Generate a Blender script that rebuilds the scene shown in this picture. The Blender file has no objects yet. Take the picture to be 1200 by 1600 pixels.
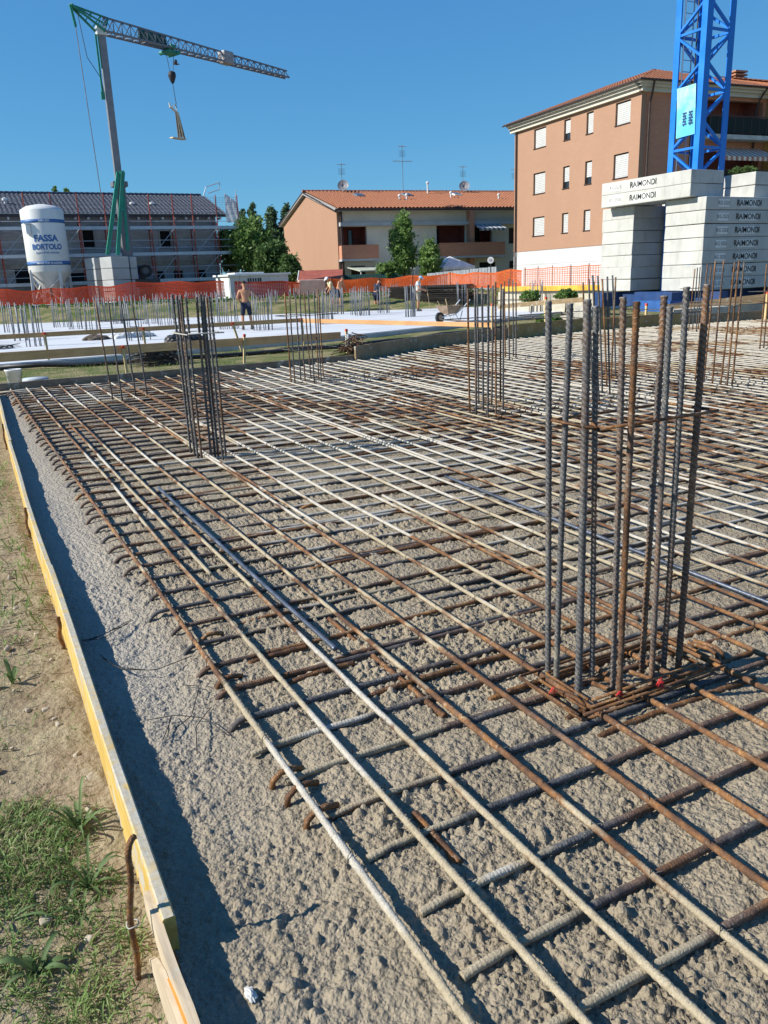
import bpy, bmesh, math, random
import numpy as np
from mathutils import Vector, Matrix

random.seed(7); RNG = np.random.default_rng(11)
R = math.radians
SC = bpy.context.scene
COL = SC.collection

# ------------------------------------------------------------------ camera, sky, sun, exposure
F, CU, CV, EYE = 1256.14, 600.0, 800.0, 1.66
PITCH, ROLL, YAW = 0.28246981, -0.03706774, 0.48682517
def camera_basis():
    cy, sy, cp, sp = math.cos(YAW), math.sin(YAW), math.cos(PITCH), math.sin(PITCH)
    fw = np.array([sy*cp, cy*cp, -sp]); r = np.array([cy, -sy, 0.0]); u = np.cross(r, fw)
    cr, sr = math.cos(ROLL), math.sin(ROLL)
    return np.array([r*cr + u*sr, -r*sr + u*cr, fw])
CB = camera_basis()
cam_data = bpy.data.cameras.new('camera'); cam = bpy.data.objects.new('camera', cam_data); COL.objects.link(cam)
cam_data.sensor_fit = 'VERTICAL'; cam_data.sensor_height = 24.0; cam_data.lens = 24.0*F/1600.0
cam_data.clip_start = 0.05; cam_data.clip_end = 3000
cam.matrix_world = Matrix(((CB[0][0], CB[1][0], -CB[2][0], 0), (CB[0][1], CB[1][1], -CB[2][1], 0), (CB[0][2], CB[1][2], -CB[2][2], EYE), (0, 0, 0, 1)))
SC.camera = cam

SUN_AZ, SUN_EL = R(286), R(35)          # azimuth clockwise from +y of the direction TO the sun
world = bpy.data.worlds.new('World'); SC.world = world; world.use_nodes = True
wn, wl = world.node_tree.nodes, world.node_tree.links
sky = wn.new('ShaderNodeTexSky'); sky.sky_type = 'NISHITA'; sky.sun_disc = False
sky.sun_elevation = SUN_EL; sky.sun_rotation = SUN_AZ
sky.air_density = 1.0; sky.dust_density = 0.1; sky.ozone_density = 2.0; sky.altitude = 1200
bg = wn['Background']; bg.inputs['Strength'].default_value = 0.068
# the clear, deep and even blue of the day: each channel's fall-off towards the horizon is set by a power
sep_ = wn.new('ShaderNodeSeparateColor'); com_ = wn.new('ShaderNodeCombineColor'); wl.new(sky.outputs['Color'], sep_.inputs[0])
for i_, (pw, k_) in enumerate(((0.8, 0.60), (0.62, 1.68), (0.36, 3.80))):
    a_ = wn.new('ShaderNodeMath'); a_.operation = 'POWER'; wl.new(sep_.outputs[i_], a_.inputs[0]); a_.inputs[1].default_value = pw
    b_ = wn.new('ShaderNodeMath'); b_.operation = 'MULTIPLY'; wl.new(a_.outputs[0], b_.inputs[0]); b_.inputs[1].default_value = k_
    wl.new(b_.outputs[0], com_.inputs[i_])
wl.new(com_.outputs[0], bg.inputs['Color'])
sun_data = bpy.data.lights.new('sun', 'SUN'); sun = bpy.data.objects.new('sun', sun_data); COL.objects.link(sun)
sun_data.energy = 5.0; sun_data.angle = R(0.55); sun_data.color = (1.0, 0.955, 0.86)
to_sun = Vector((math.sin(SUN_AZ)*math.cos(SUN_EL), math.cos(SUN_AZ)*math.cos(SUN_EL), math.sin(SUN_EL)))
sun.rotation_euler = to_sun.to_track_quat('Z', 'Y').to_euler()
SC.view_settings.view_transform = 'Standard'; SC.view_settings.look = 'None'
SC.view_settings.exposure = 0.55; SC.view_settings.gamma = 1.0; SC.view_settings.use_curve_mapping = False

# ------------------------------------------------------------------ where things stand (metres)
def ray(u, v): return CB.T @ np.array([(u-CU)/F, -(v-CV)/F, 1.0])
def at_depth(u, v, z): return ray(u, v)*z + np.array([0, 0, EYE])
def at_height(u, v, h): d = ray(u, v); return d*((h-EYE)/d[2]) + np.array([0, 0, EYE])
def at_dist(u, v, D): d = ray(u, v); return d*(D/math.hypot(d[0], d[1])) + np.array([0, 0, EYE])
M0, MX, MY = 0.275, -0.01359, 0.01861   # the mat of bars lies on a slightly tilted plane
def zmat(x, y): return M0 + MX*x + MY*y
def at_mat(u, v, dz=0.0):
    d = ray(u, v); t = (M0+dz-EYE)/(d[2]-MX*d[0]-MY*d[1]); return d*t + np.array([0, 0, EYE])
def sstep(a, b, x):
    t = np.clip((np.asarray(x, float)-a)/(b-a), 0, 1); return t*t*(3-2*t)

# ------------------------------------------------------------------ noise in numpy
def _hash(ix, iy, seed):
    h = (ix.astype(np.int64)*374761393 + iy.astype(np.int64)*668265263 + seed*1274126177) & 0xFFFFFFFF
    h = ((h ^ (h >> 13))*1103515245 + 12345) & 0xFFFFFFFF
    h = ((h ^ (h >> 16))*2246822519) & 0xFFFFFFFF
    return ((h ^ (h >> 15)) & 0xFFFFFF)/float(0xFFFFFF)
def vnoise(x, y, seed=0):
    x = np.asarray(x, float); y = np.asarray(y, float)
    ix = np.floor(x); iy = np.floor(y); fx = x-ix; fy = y-iy
    fx = fx*fx*(3-2*fx); fy = fy*fy*(3-2*fy)
    a = _hash(ix, iy, seed); b = _hash(ix+1, iy, seed); c = _hash(ix, iy+1, seed); d = _hash(ix+1, iy+1, seed)
    return (a*(1-fx)+b*fx)*(1-fy) + (c*(1-fx)+d*fx)*fy
def fbm(x, y, seed=0, oct=4):
    s = 0; a = 0.5
    for i in range(oct): s = s + a*vnoise(x*2**i, y*2**i, seed+i*17); a *= 0.5
    return s
def pebbles(x, y, cell, rmin, rmax, prob, seed):
    """height of round stones half sunk in a paste: the highest stone over each point"""
    gx = x/cell; gy = y/cell; ix = np.floor(gx); iy = np.floor(gy); out = np.zeros_like(x)
    for dx in (-1, 0, 1):
        for dy in (-1, 0, 1):
            cx, cy = ix+dx, iy+dy
            hx = _hash(cx, cy, seed); hy = _hash(cx, cy, seed+1); hr = _hash(cx, cy, seed+2); hp = _hash(cx, cy, seed+3)
            r = rmin + (rmax-rmin)*hr
            ex = (x-(cx+hx)*cell); ey = (y-(cy+hy)*cell)
            an = hp*40.0; ca, sa = np.cos(an), np.sin(an); st = 0.7+0.5*hx
            q = ((ex*ca+ey*sa)/st)**2 + (-ex*sa+ey*ca)**2
            h = np.where(hp < prob, r*np.sqrt(np.clip(1-q/(r*r), 0, None)), 0)
            out = np.maximum(out, h)
    return out

# ------------------------------------------------------------------ materials
class NM:
    def __init__(s, name, rough=0.8, metal=0.0, spec=0.3):
        s.m = bpy.data.materials.new(name); s.m.use_nodes = True; s.t = s.m.node_tree
        s.n, s.l = s.t.nodes, s.t.links; s.b = s.n['Principled BSDF']
        s.b.inputs['Roughness'].default_value = rough; s.b.inputs['Metallic'].default_value = metal
        s.b.inputs['Specular IOR Level'].default_value = spec
    def node(s, typ, **kw):
        n = s.n.new(typ)
        for k, v in kw.items():
            if hasattr(n, k): setattr(n, k, v)
            else: n.inputs[k].default_value = v
        return n
    def pos(s): return s.node('ShaderNodeNewGeometry').outputs['Position']
    def obj(s): return s.node('ShaderNodeTexCoord').outputs['Object']
    def shifted(s, vec, amount=37.0):
        r = s.node('ShaderNodeObjectInfo').outputs['Random']
        m = s.node('ShaderNodeMath', operation='MULTIPLY'); s.l.new(r, m.inputs[0]); m.inputs[1].default_value = amount
        a = s.node('ShaderNodeVectorMath', operation='ADD'); s.l.new(vec, a.inputs[0]); s.l.new(m.outputs[0], a.inputs[1]); return a.outputs[0]
    def scaled(s, vec, sc):
        a = s.node('ShaderNodeVectorMath', operation='MULTIPLY'); s.l.new(vec, a.inputs[0]); a.inputs[1].default_value = sc; return a.outputs[0]
    def noise(s, vec, scale, detail=4, rough=0.55, dist=0.0):
        n = s.node('ShaderNodeTexNoise'); n.inputs['Scale'].default_value = scale; n.inputs['Detail'].default_value = detail
        n.inputs['Roughness'].default_value = rough; n.inputs['Distortion'].default_value = dist
        if vec is not None: s.l.new(vec, n.inputs['Vector'])
        return n.outputs['Fac']
    def voro(s, vec, scale, feature='F1', out='Distance'):
        n = s.node('ShaderNodeTexVoronoi'); n.feature = feature; n.inputs['Scale'].default_value = scale
        if vec is not None: s.l.new(vec, n.inputs['Vector'])
        return n.outputs[out]
    def ramp(s, fac, stops, interp='LINEAR'):
        n = s.node('ShaderNodeValToRGB'); n.color_ramp.interpolation = interp; e = n.color_ramp.elements
        while len(e) < len(stops): e.new(0.5)
        for el, (p, c) in zip(e, stops):
            el.position = p; el.color = (c, c, c, 1) if isinstance(c, (int, float)) else (*c, 1)
        s.l.new(fac, n.inputs[0]); return n.outputs[0]
    def mix(s, fac, a, b, mode='MIX'):
        n = s.node('ShaderNodeMix', data_type='RGBA'); n.blend_type = mode
        for sock, v in ((n.inputs[0], fac), (n.inputs[6], a), (n.inputs[7], b)):
            if isinstance(v, (int, float)): sock.default_value = v
            elif isinstance(v, tuple): sock.default_value = (*v, 1)
            else: s.l.new(v, sock)
        return n.outputs[2]
    def math(s, op, a, b=None):
        n = s.node('ShaderNodeMath', operation=op)
        for i, v in enumerate((a, b)):
            if v is None: continue
            if isinstance(v, (int, float)): n.inputs[i].default_value = v
            else: s.l.new(v, n.inputs[i])
        return n.outputs[0]
    def maprange(s, v, a, b, c=0.0, d=1.0):
        n = s.node('ShaderNodeMapRange'); s.l.new(v, n.inputs[0])
        for i, q in enumerate((a, b, c, d)): n.inputs[i+1].default_value = q
        return n.outputs[0]
    def sep(s, v): n = s.node('ShaderNodeSeparateXYZ'); s.l.new(v, n.inputs[0]); return n.outputs
    def color(s, v):
        if isinstance(v, tuple): s.b.inputs['Base Color'].default_value = (*v, 1)
        else: s.l.new(v, s.b.inputs['Base Color'])
    def rough(s, v): s.l.new(v, s.b.inputs['Roughness'])
    def bump(s, h, strength=0.5, dist=0.01, prev=None):
        n = s.node('ShaderNodeBump'); n.inputs['Strength'].default_value = strength; n.inputs['Distance'].default_value = dist
        s.l.new(h, n.inputs['Height'])
        if prev is not None: s.l.new(prev, n.inputs['Normal'])
        s.l.new(n.outputs[0], s.b.inputs['Normal']); return n.outputs[0]

MATS = {}
def plain(name, col, rough=0.8, metal=0.0, var=0.25, scale=3.0, bump=0.0, spec=0.3, grime=0.0):
    """one colour with mottling, fine grain and a little grime"""
    if name in MATS: return MATS[name]
    m = NM(name, rough, metal, spec); p = m.shifted(m.obj())
    n = m.noise(p, scale, 6, 0.6)
    lo = tuple(c*(1-var) for c in col); hi = tuple(min(1, c*(1+var)) for c in col)
    c = m.ramp(n, [(0.3, lo), (0.7, hi)])
    if grime:
        g = m.ramp(m.noise(p, scale*0.35, 8, 0.7), [(0.45, 0.0), (0.75, 1.0)])
        c = m.mix(m.math('MULTIPLY', g, grime), c, (0.16, 0.14, 0.11))
    m.color(c)
    m.rough(m.maprange(n, 0.3, 0.7, max(0.05, rough-0.1), min(1, rough+0.1)))
    if bump: m.bump(m.noise(p, scale*8, 4), bump, 0.01)
    MATS[name] = m.m; return m.m

def mat_concrete():
    m = NM('fresh_concrete', 0.8, 0, 0.35); p = m.pos()
    big = m.noise(p, 1.3, 5, 0.6); mid = m.noise(p, 14, 5, 0.6); fine = m.noise(p, 160, 4, 0.7); st = m.noise(p, 4.5, 6, 0.7, 0.4)
    c = m.ramp(big, [(0.3, (0.240, 0.197, 0.136)), (0.55, (0.304, 0.251, 0.175)), (0.75, (0.359, 0.300, 0.214))])
    c = m.mix(m.ramp(mid, [(0.35, 0.0), (0.7, 0.5)]), c, (0.214, 0.172, 0.117))
    c = m.mix(m.ramp(fine, [(0.4, 0.0), (0.75, 0.5)]), c, (0.427, 0.359, 0.259))
    c = m.mix(m.ramp(st, [(0.56, 0.0), (0.70, 0.45)]), c, (0.166, 0.138, 0.098))         # damp patches
    c = m.mix(m.ramp(st, [(0.28, 0.35), (0.40, 0.0)]), c, (0.469, 0.408, 0.311))         # dry laitance
    # the strip along the left form is wetter and greyer
    x = m.sep(p)[0]; wet = m.maprange(m.math('ADD', x, m.maprange(mid, 0, 1, -0.12, 0.12)), 0.45, 0.75, 1.0, 0.0); wet = m.math('MULTIPLY', wet, m.maprange(m.math('ADD', m.sep(p)[1], m.maprange(mid, 0, 1, -0.3, 0.3)), 1.7, 2.9, 0.12, 1.0))
    c = m.mix(m.math('MULTIPLY', wet, 0.7), c, (0.355, 0.329, 0.288))
    m.color(c)
    v1 = m.voro(p, 55, 'SMOOTH_F1'); v2 = m.voro(p, 130, 'SMOOTH_F1')
    h = m.math('ADD', m.math('MULTIPLY', v1, -0.7), m.math('MULTIPLY', v2, -0.4)); h = m.math('ADD', h, m.math('MULTIPLY', fine, 0.3))
    m.bump(h, 1.0, 0.018)
    return m.m

def mat_rebar(name, white=0.5, coat=0.5, rust=0.5, steel=0.3, scale=1.0, fade=True, rib_shade=False):
    """ribbed bar: mill-grey and rust under splashed, drying cement"""
    m = NM(name, 0.7, 0.0, 0.35); w = m.pos(); p = m.shifted(w, 61.0)
    n0 = m.noise(p, 1.5*scale, 3, 0.5); n1 = m.noise(p, 5*scale, 4, 0.6); n2 = m.noise(p, 30*scale, 5, 0.65); n3 = m.noise(p, 220, 3, 0.6)
    rustc = m.ramp(m.mix(0.5, n1, n2), [(0.33, (0.055, 0.034, 0.024)), (0.46, (0.13, 0.062, 0.030)), (0.55, (0.23, 0.105, 0.038)), (0.68, (0.40, 0.19, 0.055))])
    steelc = m.ramp(n2, [(0.3, (0.045, 0.047, 0.052)), (0.7, (0.13, 0.13, 0.135))])
    c = m.mix(m.ramp(m.noise(p, 1.1*scale, 3, 0.5), [(steel-0.08+0.12, 1.0), (steel+0.08+0.12, 0.0)]), rustc, steelc)
    cem = m.ramp(n2, [(0.3, (0.336, 0.277, 0.183)), (0.7, (0.454, 0.381, 0.262))])
    whi = m.ramp(n2, [(0.3, (0.400, 0.365, 0.304)), (0.7, (0.560, 0.518, 0.445))])
    nz = m.sep(m.node('ShaderNodeNewGeometry').outputs['Normal'])[2]
    s = m.sep(w); d = m.math('ADD', s[0], s[1])
    if fade:
        near = m.maprange(d, 2.0, 3.6, 0.22, 0.0); far = m.maprange(d, 4.0, 10.0, -0.06, 0.17)
        dv = m.node('ShaderNodeVectorMath', operation='DISTANCE'); m.l.new(w, dv.inputs[0]); dv.inputs[1].default_value = (2.25, 1.45, 0.3)
        clean = m.math('ADD', m.maprange(dv.outputs['Value'], 0.75, 1.25, 0.34, 0.0), m.math('MULTIPLY', m.maprange(s[0], 0.70, 0.86, 0.22, 0.0), m.maprange(s[1], 1.9, 2.5)))      # the bars round the nearest column stayed clean
        rz_ = None        # parts of the mat that caught few splashes and rusted
        for cx_, cy_, r_, k_ in ((1.4, 9.3, 2.6, 0.26), (3.4, 7.4, 1.6, 0.16), (7.6, 9.4, 2.2, 0.18), (5.2, 5.0, 1.5, 0.10)):
            dz_ = m.node('ShaderNodeVectorMath', operation='DISTANCE'); m.l.new(w, dz_.inputs[0]); dz_.inputs[1].default_value = (cx_, cy_, 0.4)
            q_ = m.maprange(dz_.outputs['Value'], r_*0.45, r_, k_, 0.0); rz_ = q_ if rz_ is None else m.math('ADD', rz_, q_)
        cf = m.math('ADD', m.math('ADD', m.noise(p, 1.0*scale, 4, 0.55), m.math('MULTIPLY', m.math('SUBTRACT', n1, 0.5), 0.5)), near)
        cf = m.math('SUBTRACT', m.math('ADD', cf, m.math('MULTIPLY', nz, 0.05)), m.math('ADD', clean, m.math('MULTIPLY', rz_, 0.35)))
        c = m.mix(m.ramp(cf, [(1-coat-0.035, 0.0), (1-coat+0.035, 1.0)]), c, cem)
        # patches several metres wide where the splashes dried white, shared by all the bars of the patch
        wp = m.math('MULTIPLY', m.math('SUBTRACT', m.noise(w, 0.55, 4, 0.6), 0.5), 2.0)
        wf = m.math('ADD', m.math('ADD', m.math('MULTIPLY', m.math('SUBTRACT', n0, 0.5), 0.7), m.math('MULTIPLY', m.math('SUBTRACT', n1, 0.5), 0.35)), wp)
        wf = m.math('ADD', m.math('ADD', wf, 0.5), far); wf = m.math('SUBTRACT', m.math('ADD', wf, m.math('MULTIPLY', nz, 0.05)), m.math('ADD', clean, m.math('ADD', rz_, m.math('MULTIPLY', near, 0.5))))
        c = m.mix(m.ramp(wf, [(1-white-0.03, 0.0), (1-white+0.03, 1.0)]), c, whi)
    else:
        cf = m.math('ADD', m.math('MULTIPLY', n1, 0.6), m.math('MULTIPLY', n2, 0.4))
        c = m.mix(m.ramp(cf, [(1-coat-0.05, 0.0), (1-coat+0.05, 0.8)]), c, cem)
    if rib_shade:        # painted rib contrast: highlights on the ridges, shade in the valleys between
        pt = m.node('ShaderNodeNewGeometry').outputs['Pointiness']
        c = m.mix(m.ramp(pt, [(0.42, 0.75), (0.50, 0.0)]), c, (0.022, 0.02, 0.019)); c = m.mix(m.ramp(pt, [(0.51, 0.0), (0.60, 0.55)]), c, (0.42, 0.41, 0.40))
    c = m.mix(m.ramp(n3, [(0.4, 0.0), (0.8, 0.35)]), c, (0.05, 0.035, 0.025))
    sp = m.ramp(m.noise(p, 75, 5, 0.7), [(0.36, 0.45), (0.47, 0.0), (0.60, 0.0), (0.72, 0.28)])
    c = m.mix(sp, c, m.mix(m.ramp(n1, [(0.45, 0.0), (0.55, 1.0)]), (0.06, 0.042, 0.03), (0.50, 0.44, 0.33)))
    m.color(c); m.bump(m.mix(0.5, m.noise(p, 110, 5, 0.7), n3), 0.75, 0.006)
    m.rough(m.maprange(n2, 0.3, 0.7, 0.65 if fade else 0.42, 0.92 if fade else 0.72)); m.b.inputs['Metallic'].default_value = 0.0 if fade else 0.35
    return m.m

def mat_ground():
    m = NM('earth_and_grass', 0.95, 0, 0.15); p = m.pos(); s = m.sep(p)
    a = m.noise(p, 0.9, 6, 0.65); b = m.noise(p, 6, 5, 0.6); f = m.noise(p, 70, 4, 0.65); g = m.noise(p, 0.33, 5, 0.65)
    soil = m.ramp(b, [(0.3, (0.240, 0.180, 0.114)), (0.55, (0.360, 0.288, 0.196)), (0.75, (0.440, 0.365, 0.263))])
    soil = m.mix(m.ramp(f, [(0.35, 0.55), (0.6, 0.0)]), soil, (0.160, 0.115, 0.071))
    grass = m.ramp(f, [(0.3, (0.040, 0.065, 0.014)), (0.55, (0.096, 0.127, 0.032)), (0.75, (0.176, 0.180, 0.064))])
    dry = m.ramp(f, [(0.3, (0.192, 0.154, 0.078)), (0.7, (0.352, 0.296, 0.171))])
    veg = m.mix(m.ramp(a, [(0.40, 0.0), (0.60, 0.95)]), grass, dry)
    # grass only beyond the pour and in the far field; bare earth by the left form
    k = m.ramp(m.math('ADD', m.math('MULTIPLY', a, 0.5), m.math('MULTIPLY', b, 0.5)), [(0.44, 0.0), (0.56, 0.9)])
    far = m.maprange(s[1], 9.0, 12.0)
    k = m.mix(far, m.math('MULTIPLY', k, 0.35), m.ramp(g, [(0.32, 0.6), (0.44, 1.0)]))
    m.color(m.mix(k, soil, veg))
    h = m.math('ADD', m.math('MULTIPLY', b, 0.8), m.math('MULTIPLY', f, 0.5)); h = m.math('ADD', h, m.math('MULTIPLY', m.voro(p, 38, 'SMOOTH_F1'), -0.4))
    m.bump(h, 0.8, 0.03)
    return m.m

def mat_wood(name, dark, light, axis=1, scale=1.0, cement=0.0, rough=0.75, splash=0.0):
    """grain along one object axis, knots, optional cement splashes"""
    m = NM(name, rough, 0, 0.25); p = m.shifted(m.obj(), 23.0)
    sc = [60.0*scale]*3; sc[axis] = 1.6*scale
    n = m.noise(m.scaled(p, tuple(sc)), 1.0, 5, 0.6, 0.6); b = m.noise(p, 3*scale, 4)
    c = m.ramp(n, [(0.3, dark), (0.5, tuple((a+b_)/2 for a, b_ in zip(dark, light))), (0.72, light)])
    c = m.mix(m.ramp(b, [(0.4, 0.35), (0.65, 0.0)]), c, tuple(v*0.55 for v in dark))
    if cement:
        k = m.ramp(m.noise(p, 9*scale, 6, 0.7), [(0.62-0.25*cement, 0.0), (0.70-0.25*cement, 0.9)])
        c = m.mix(k, c, (0.42, 0.40, 0.35))
    if splash:      # cement slopped on the upper edge while pouring
        nz = m.sep(m.node('ShaderNodeNewGeometry').outputs['Normal'])[2]; up = m.ramp(nz, [(0.55, 0.0), (0.8, 1.0)])
        k = m.ramp(m.noise(p, 13, 6, 0.75), [(0.36, 0.05), (0.52, 1.0)]); c = m.mix(m.math('MULTIPLY', m.math('MULTIPLY', k, up), splash), c, m.ramp(m.noise(p, 60, 4, 0.7), [(0.3, (0.30, 0.28, 0.235)), (0.7, (0.50, 0.47, 0.39))]))
    m.color(c); m.bump(n, 0.35, 0.004); return m.m

def mat_brick(name, c1, c2, mortar, scale=4.0, flat=None):
    m = NM(name, 0.9, 0, 0.15); p = m.obj()
    b = m.node('ShaderNodeTexBrick'); b.inputs['Scale'].default_value = scale
    b.inputs['Color1'].default_value = (*c1, 1); b.inputs['Color2'].default_value = (*c2, 1); b.inputs['Mortar'].default_value = (*mortar, 1)
    b.inputs['Mortar Size'].default_value = 0.012; b.inputs['Bias'].default_value = 0.1
    b.inputs['Brick Width'].default_value = 1.0; b.inputs['Row Height'].default_value = 0.28
    s = m.sep(p); cx = m.node('ShaderNodeCombineXYZ'); m.l.new(m.math('ADD', s[0], s[1]), cx.inputs[0]); m.l.new(s[2], cx.inputs[1]); m.l.new(cx.outputs[0], b.inputs['Vector'])
    w = m.noise(p, 0.5, 6, 0.65); g = m.noise(m.scaled(p, (3, 3, 0.35)), 1.0, 5, 0.6)
    c = m.mix(m.ramp(w, [(0.35, 0.0), (0.75, 0.22)]), b.outputs['Color'], tuple(v*0.7 for v in c1))
    c = m.mix(m.ramp(g, [(0.5, 0.0), (0.8, 0.18)]), c, mortar)
    m.color(c); m.bump(b.outputs['Fac'], -0.3, 0.01); return m.m

def mat_leaf(name, a, b, c3):
    m = NM(name, 0.6, 0, 0.3); p = m.pos()
    n = m.noise(p, 1.1, 4, 0.6); k = m.noise(p, 9.0, 2, 0.5)
    col = m.ramp(m.math('ADD', m.math('MULTIPLY', n, 0.45), m.math('MULTIPLY', k, 0.55)), [(0.36, a), (0.5, b), (0.64, c3)])
    m.color(col)
    m.b.inputs['Transmission Weight'].default_value = 0.0
    t = m.node('ShaderNodeBsdfTranslucent'); m.l.new(col, t.inputs[0]); mx = m.node('ShaderNodeMixShader'); mx.inputs[0].default_value = 0.36
    out = m.n['Material Output']; m.l.new(m.b.outputs[0], mx.inputs[1]); m.l.new(t.outputs[0], mx.inputs[2]); m.l.new(mx.outputs[0], out.inputs[0])
    return m.m

# ------------------------------------------------------------------ mesh builder and scene tree
def frame_of(d):
    d = Vector(d).normalized(); a = Vector((0, 0, 1)) if abs(d.z) < 0.9 else Vector((1, 0, 0))
    x = d.cross(a).normalized(); return x, d.cross(x).normalized(), d
class MB:
    def __init__(s): s.v = []; s.f = []
    def add(s, vs, fs):
        o = len(s.v); s.v += [tuple(float(c) for c in p) for p in vs]; s.f += [tuple(int(i)+o for i in q) for q in fs]; return s
    def box(s, c, size, rz=0.0, rot=None):
        hx, hy, hz = (k/2 for k in size); M = rot if rot is not None else Matrix.Rotation(rz, 3, 'Z'); c = Vector(c)
        vs = [c + M @ Vector((sx*hx, sy*hy, sz*hz)) for sz in (-1, 1) for sx, sy in ((-1, -1), (1, -1), (1, 1), (-1, 1))]
        return s.add(vs, [(3, 2, 1, 0), (4, 5, 6, 7), (0, 1, 5, 4), (1, 2, 6, 5), (2, 3, 7, 6), (3, 0, 4, 7)])
    def bbox(s, c, size, bev=0.01, rz=0.0, rot=None, jit=0.0):
        """box with bevelled edges (and slightly uneven corners)"""
        bm = bmesh.new(); bmesh.ops.create_cube(bm, size=1.0)
        for v in bm.verts: v.co = Vector((v.co.x*size[0], v.co.y*size[1], v.co.z*size[2])) + Vector([random.uniform(-jit, jit) for _ in range(3)])
        bmesh.ops.bevel(bm, geom=bm.edges[:], offset=min(bev, min(size)*0.45), segments=2, affect='EDGES', profile=0.6)
        M = rot if rot is not None else Matrix.Rotation(rz, 3, 'Z'); c = Vector(c); bm.verts.index_update()
        s.add([c + M @ v.co for v in bm.verts], [[v.index for v in f.verts] for f in bm.faces]); bm.free(); return s
    def beam(s, p, q, w, h=None, up=(0, 0, 1)):
        """rectangular bar between two points"""
        p, q = Vector(p), Vector(q); h = w if h is None else h; d = (q-p).normalized(); u = Vector(up)
        if abs(d.dot(u)) > 0.95: u = Vector((0, 1, 0)) if abs(d.y) < 0.9 else Vector((1, 0, 0))
        x = d.cross(u).normalized(); z = x.cross(d).normalized()
        vs = [e + x*(a*w/2) + z*(b*h/2) for e in (p, q) for a, b in ((-1, -1), (1, -1), (1, 1), (-1, 1))]
        return s.add(vs, [(0, 1, 2, 3), (7, 6, 5, 4), (0, 4, 5, 1), (1, 5, 6, 2), (2, 6, 7, 3), (3, 7, 4, 0)])
    def tube(s, pts, r, n=6, cap=True):
        pts = [Vector(p) for p in pts]; rs = r if isinstance(r, (list, tuple)) else [r]*len(pts); vs = []; x = None
        for i, p in enumerate(pts):
            t = (pts[min(i+1, len(pts)-1)] - pts[max(i-1, 0)])
            if t.length < 1e-9: t = Vector((0, 0, 1))
            t.normalize()
            if x is None: x = frame_of(t)[0]
            x = (x - t*x.dot(t)); x = x.normalized() if x.length > 1e-6 else frame_of(t)[0]
            y = t.cross(x)
            vs += [p + (x*math.cos(2*math.pi*k/n) + y*math.sin(2*math.pi*k/n))*rs[i] for k in range(n)]
        fs = [(i*n+k, i*n+(k+1) % n, (i+1)*n+(k+1) % n, (i+1)*n+k) for i in range(len(pts)-1) for k in range(n)]
        if cap: fs += [tuple(reversed(range(n))), tuple(range((len(pts)-1)*n, len(pts)*n))]
        return s.add(vs, fs)
    def lathe(s, prof, n=24, c=(0, 0, 0)):
        vs = [(c[0]+r*math.cos(2*math.pi*k/n), c[1]+r*math.sin(2*math.pi*k/n), c[2]+z) for r, z in prof for k in range(n)]
        fs = [(i*n+k, i*n+(k+1) % n, (i+1)*n+(k+1) % n, (i+1)*n+k) for i in range(len(prof)-1) for k in range(n)]
        fs += [tuple(reversed(range(n))), tuple(range((len(prof)-1)*n, len(prof)*n))]
        return s.add(vs, fs)
    def poly(s, pts): return s.add(pts, [tuple(range(len(pts)))])
    def prism(s, pts, d):
        """closed prism: polygon swept by vector d"""
        n = len(pts); d = Vector(d); a = [Vector(p) for p in pts]; b = [p+d for p in a]
        return s.add(a+b, [tuple(reversed(range(n))), tuple(range(n, 2*n))] + [(i, (i+1) % n, n+(i+1) % n, n+i) for i in range(n)])
    def mesh(s, name, mat=None, smooth=False, off=(0, 0, 0)):
        me = bpy.data.meshes.new(name); v = s.v
        if off != (0, 0, 0): v = [(a-off[0], b-off[1], c-off[2]) for a, b, c in v]
        me.from_pydata(v, [], s.f); me.update()
        if mat: me.materials.append(mat)
        if smooth: me.polygons.foreach_set('use_smooth', [True]*len(me.polygons))
        return me
    def build(s, name, mat, parent=None, smooth=False, local=False):
        off = tuple(parent_loc(parent)) if (parent is not None and not local) else (0, 0, 0)
        return link(name, s.mesh(name, mat, smooth, off), parent)
def parent_loc(o):
    v = Vector((0, 0, 0))
    while o is not None: v += o.location; o = o.parent
    return v
def link(name, data, parent=None, loc=None, rot=None):
    o = bpy.data.objects.new(name, data); COL.objects.link(o)
    if parent is not None: o.parent = parent
    if loc is not None: o.location = loc
    if rot is not None: o.rotation_euler = rot
    return o
def tag(o, label=None, cat=None, group=None, kind=None):
    for k, v in (('label', label), ('category', cat), ('group', group), ('kind', kind)):
        if v: o[k] = v
    return o
def thing(name, label, cat, loc=(0, 0, 0), rz=0.0, group=None):
    return tag(link(name, None, None, tuple(float(c) for c in loc), (0, 0, rz)), label, cat, group)
def np_mesh(name, V, Fq, mat, smooth=True):
    me = bpy.data.meshes.new(name); V = np.asarray(V, np.float32); Fq = np.asarray(Fq, np.int32)
    me.vertices.add(len(V)); me.vertices.foreach_set('co', V.ravel()); k = Fq.shape[1]
    me.loops.add(Fq.size); me.loops.foreach_set('vertex_index', Fq.ravel())
    me.polygons.add(len(Fq)); me.polygons.foreach_set('loop_start', np.arange(0, Fq.size, k, dtype=np.int32))
    me.polygons.foreach_set('loop_total', np.full(len(Fq), k, np.int32))
    if smooth: me.polygons.foreach_set('use_smooth', np.ones(len(Fq), bool))
    me.materials.append(mat); me.update(calc_edges=True); return me
def copy_tree(o, loc=None, rz=None, label=None, group=None):
    c = o.copy(); COL.objects.link(c)
    if loc is not None: c.location = loc
    if rz is not None: c.rotation_euler = (0, 0, rz)
    if label: c['label'] = label
    if group: c['group'] = group
    for ch in list(o.children):
        k = ch.copy(); COL.objects.link(k); k.parent = c
        for g in ch.children: q = g.copy(); COL.objects.link(q); q.parent = k
    return c
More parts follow.
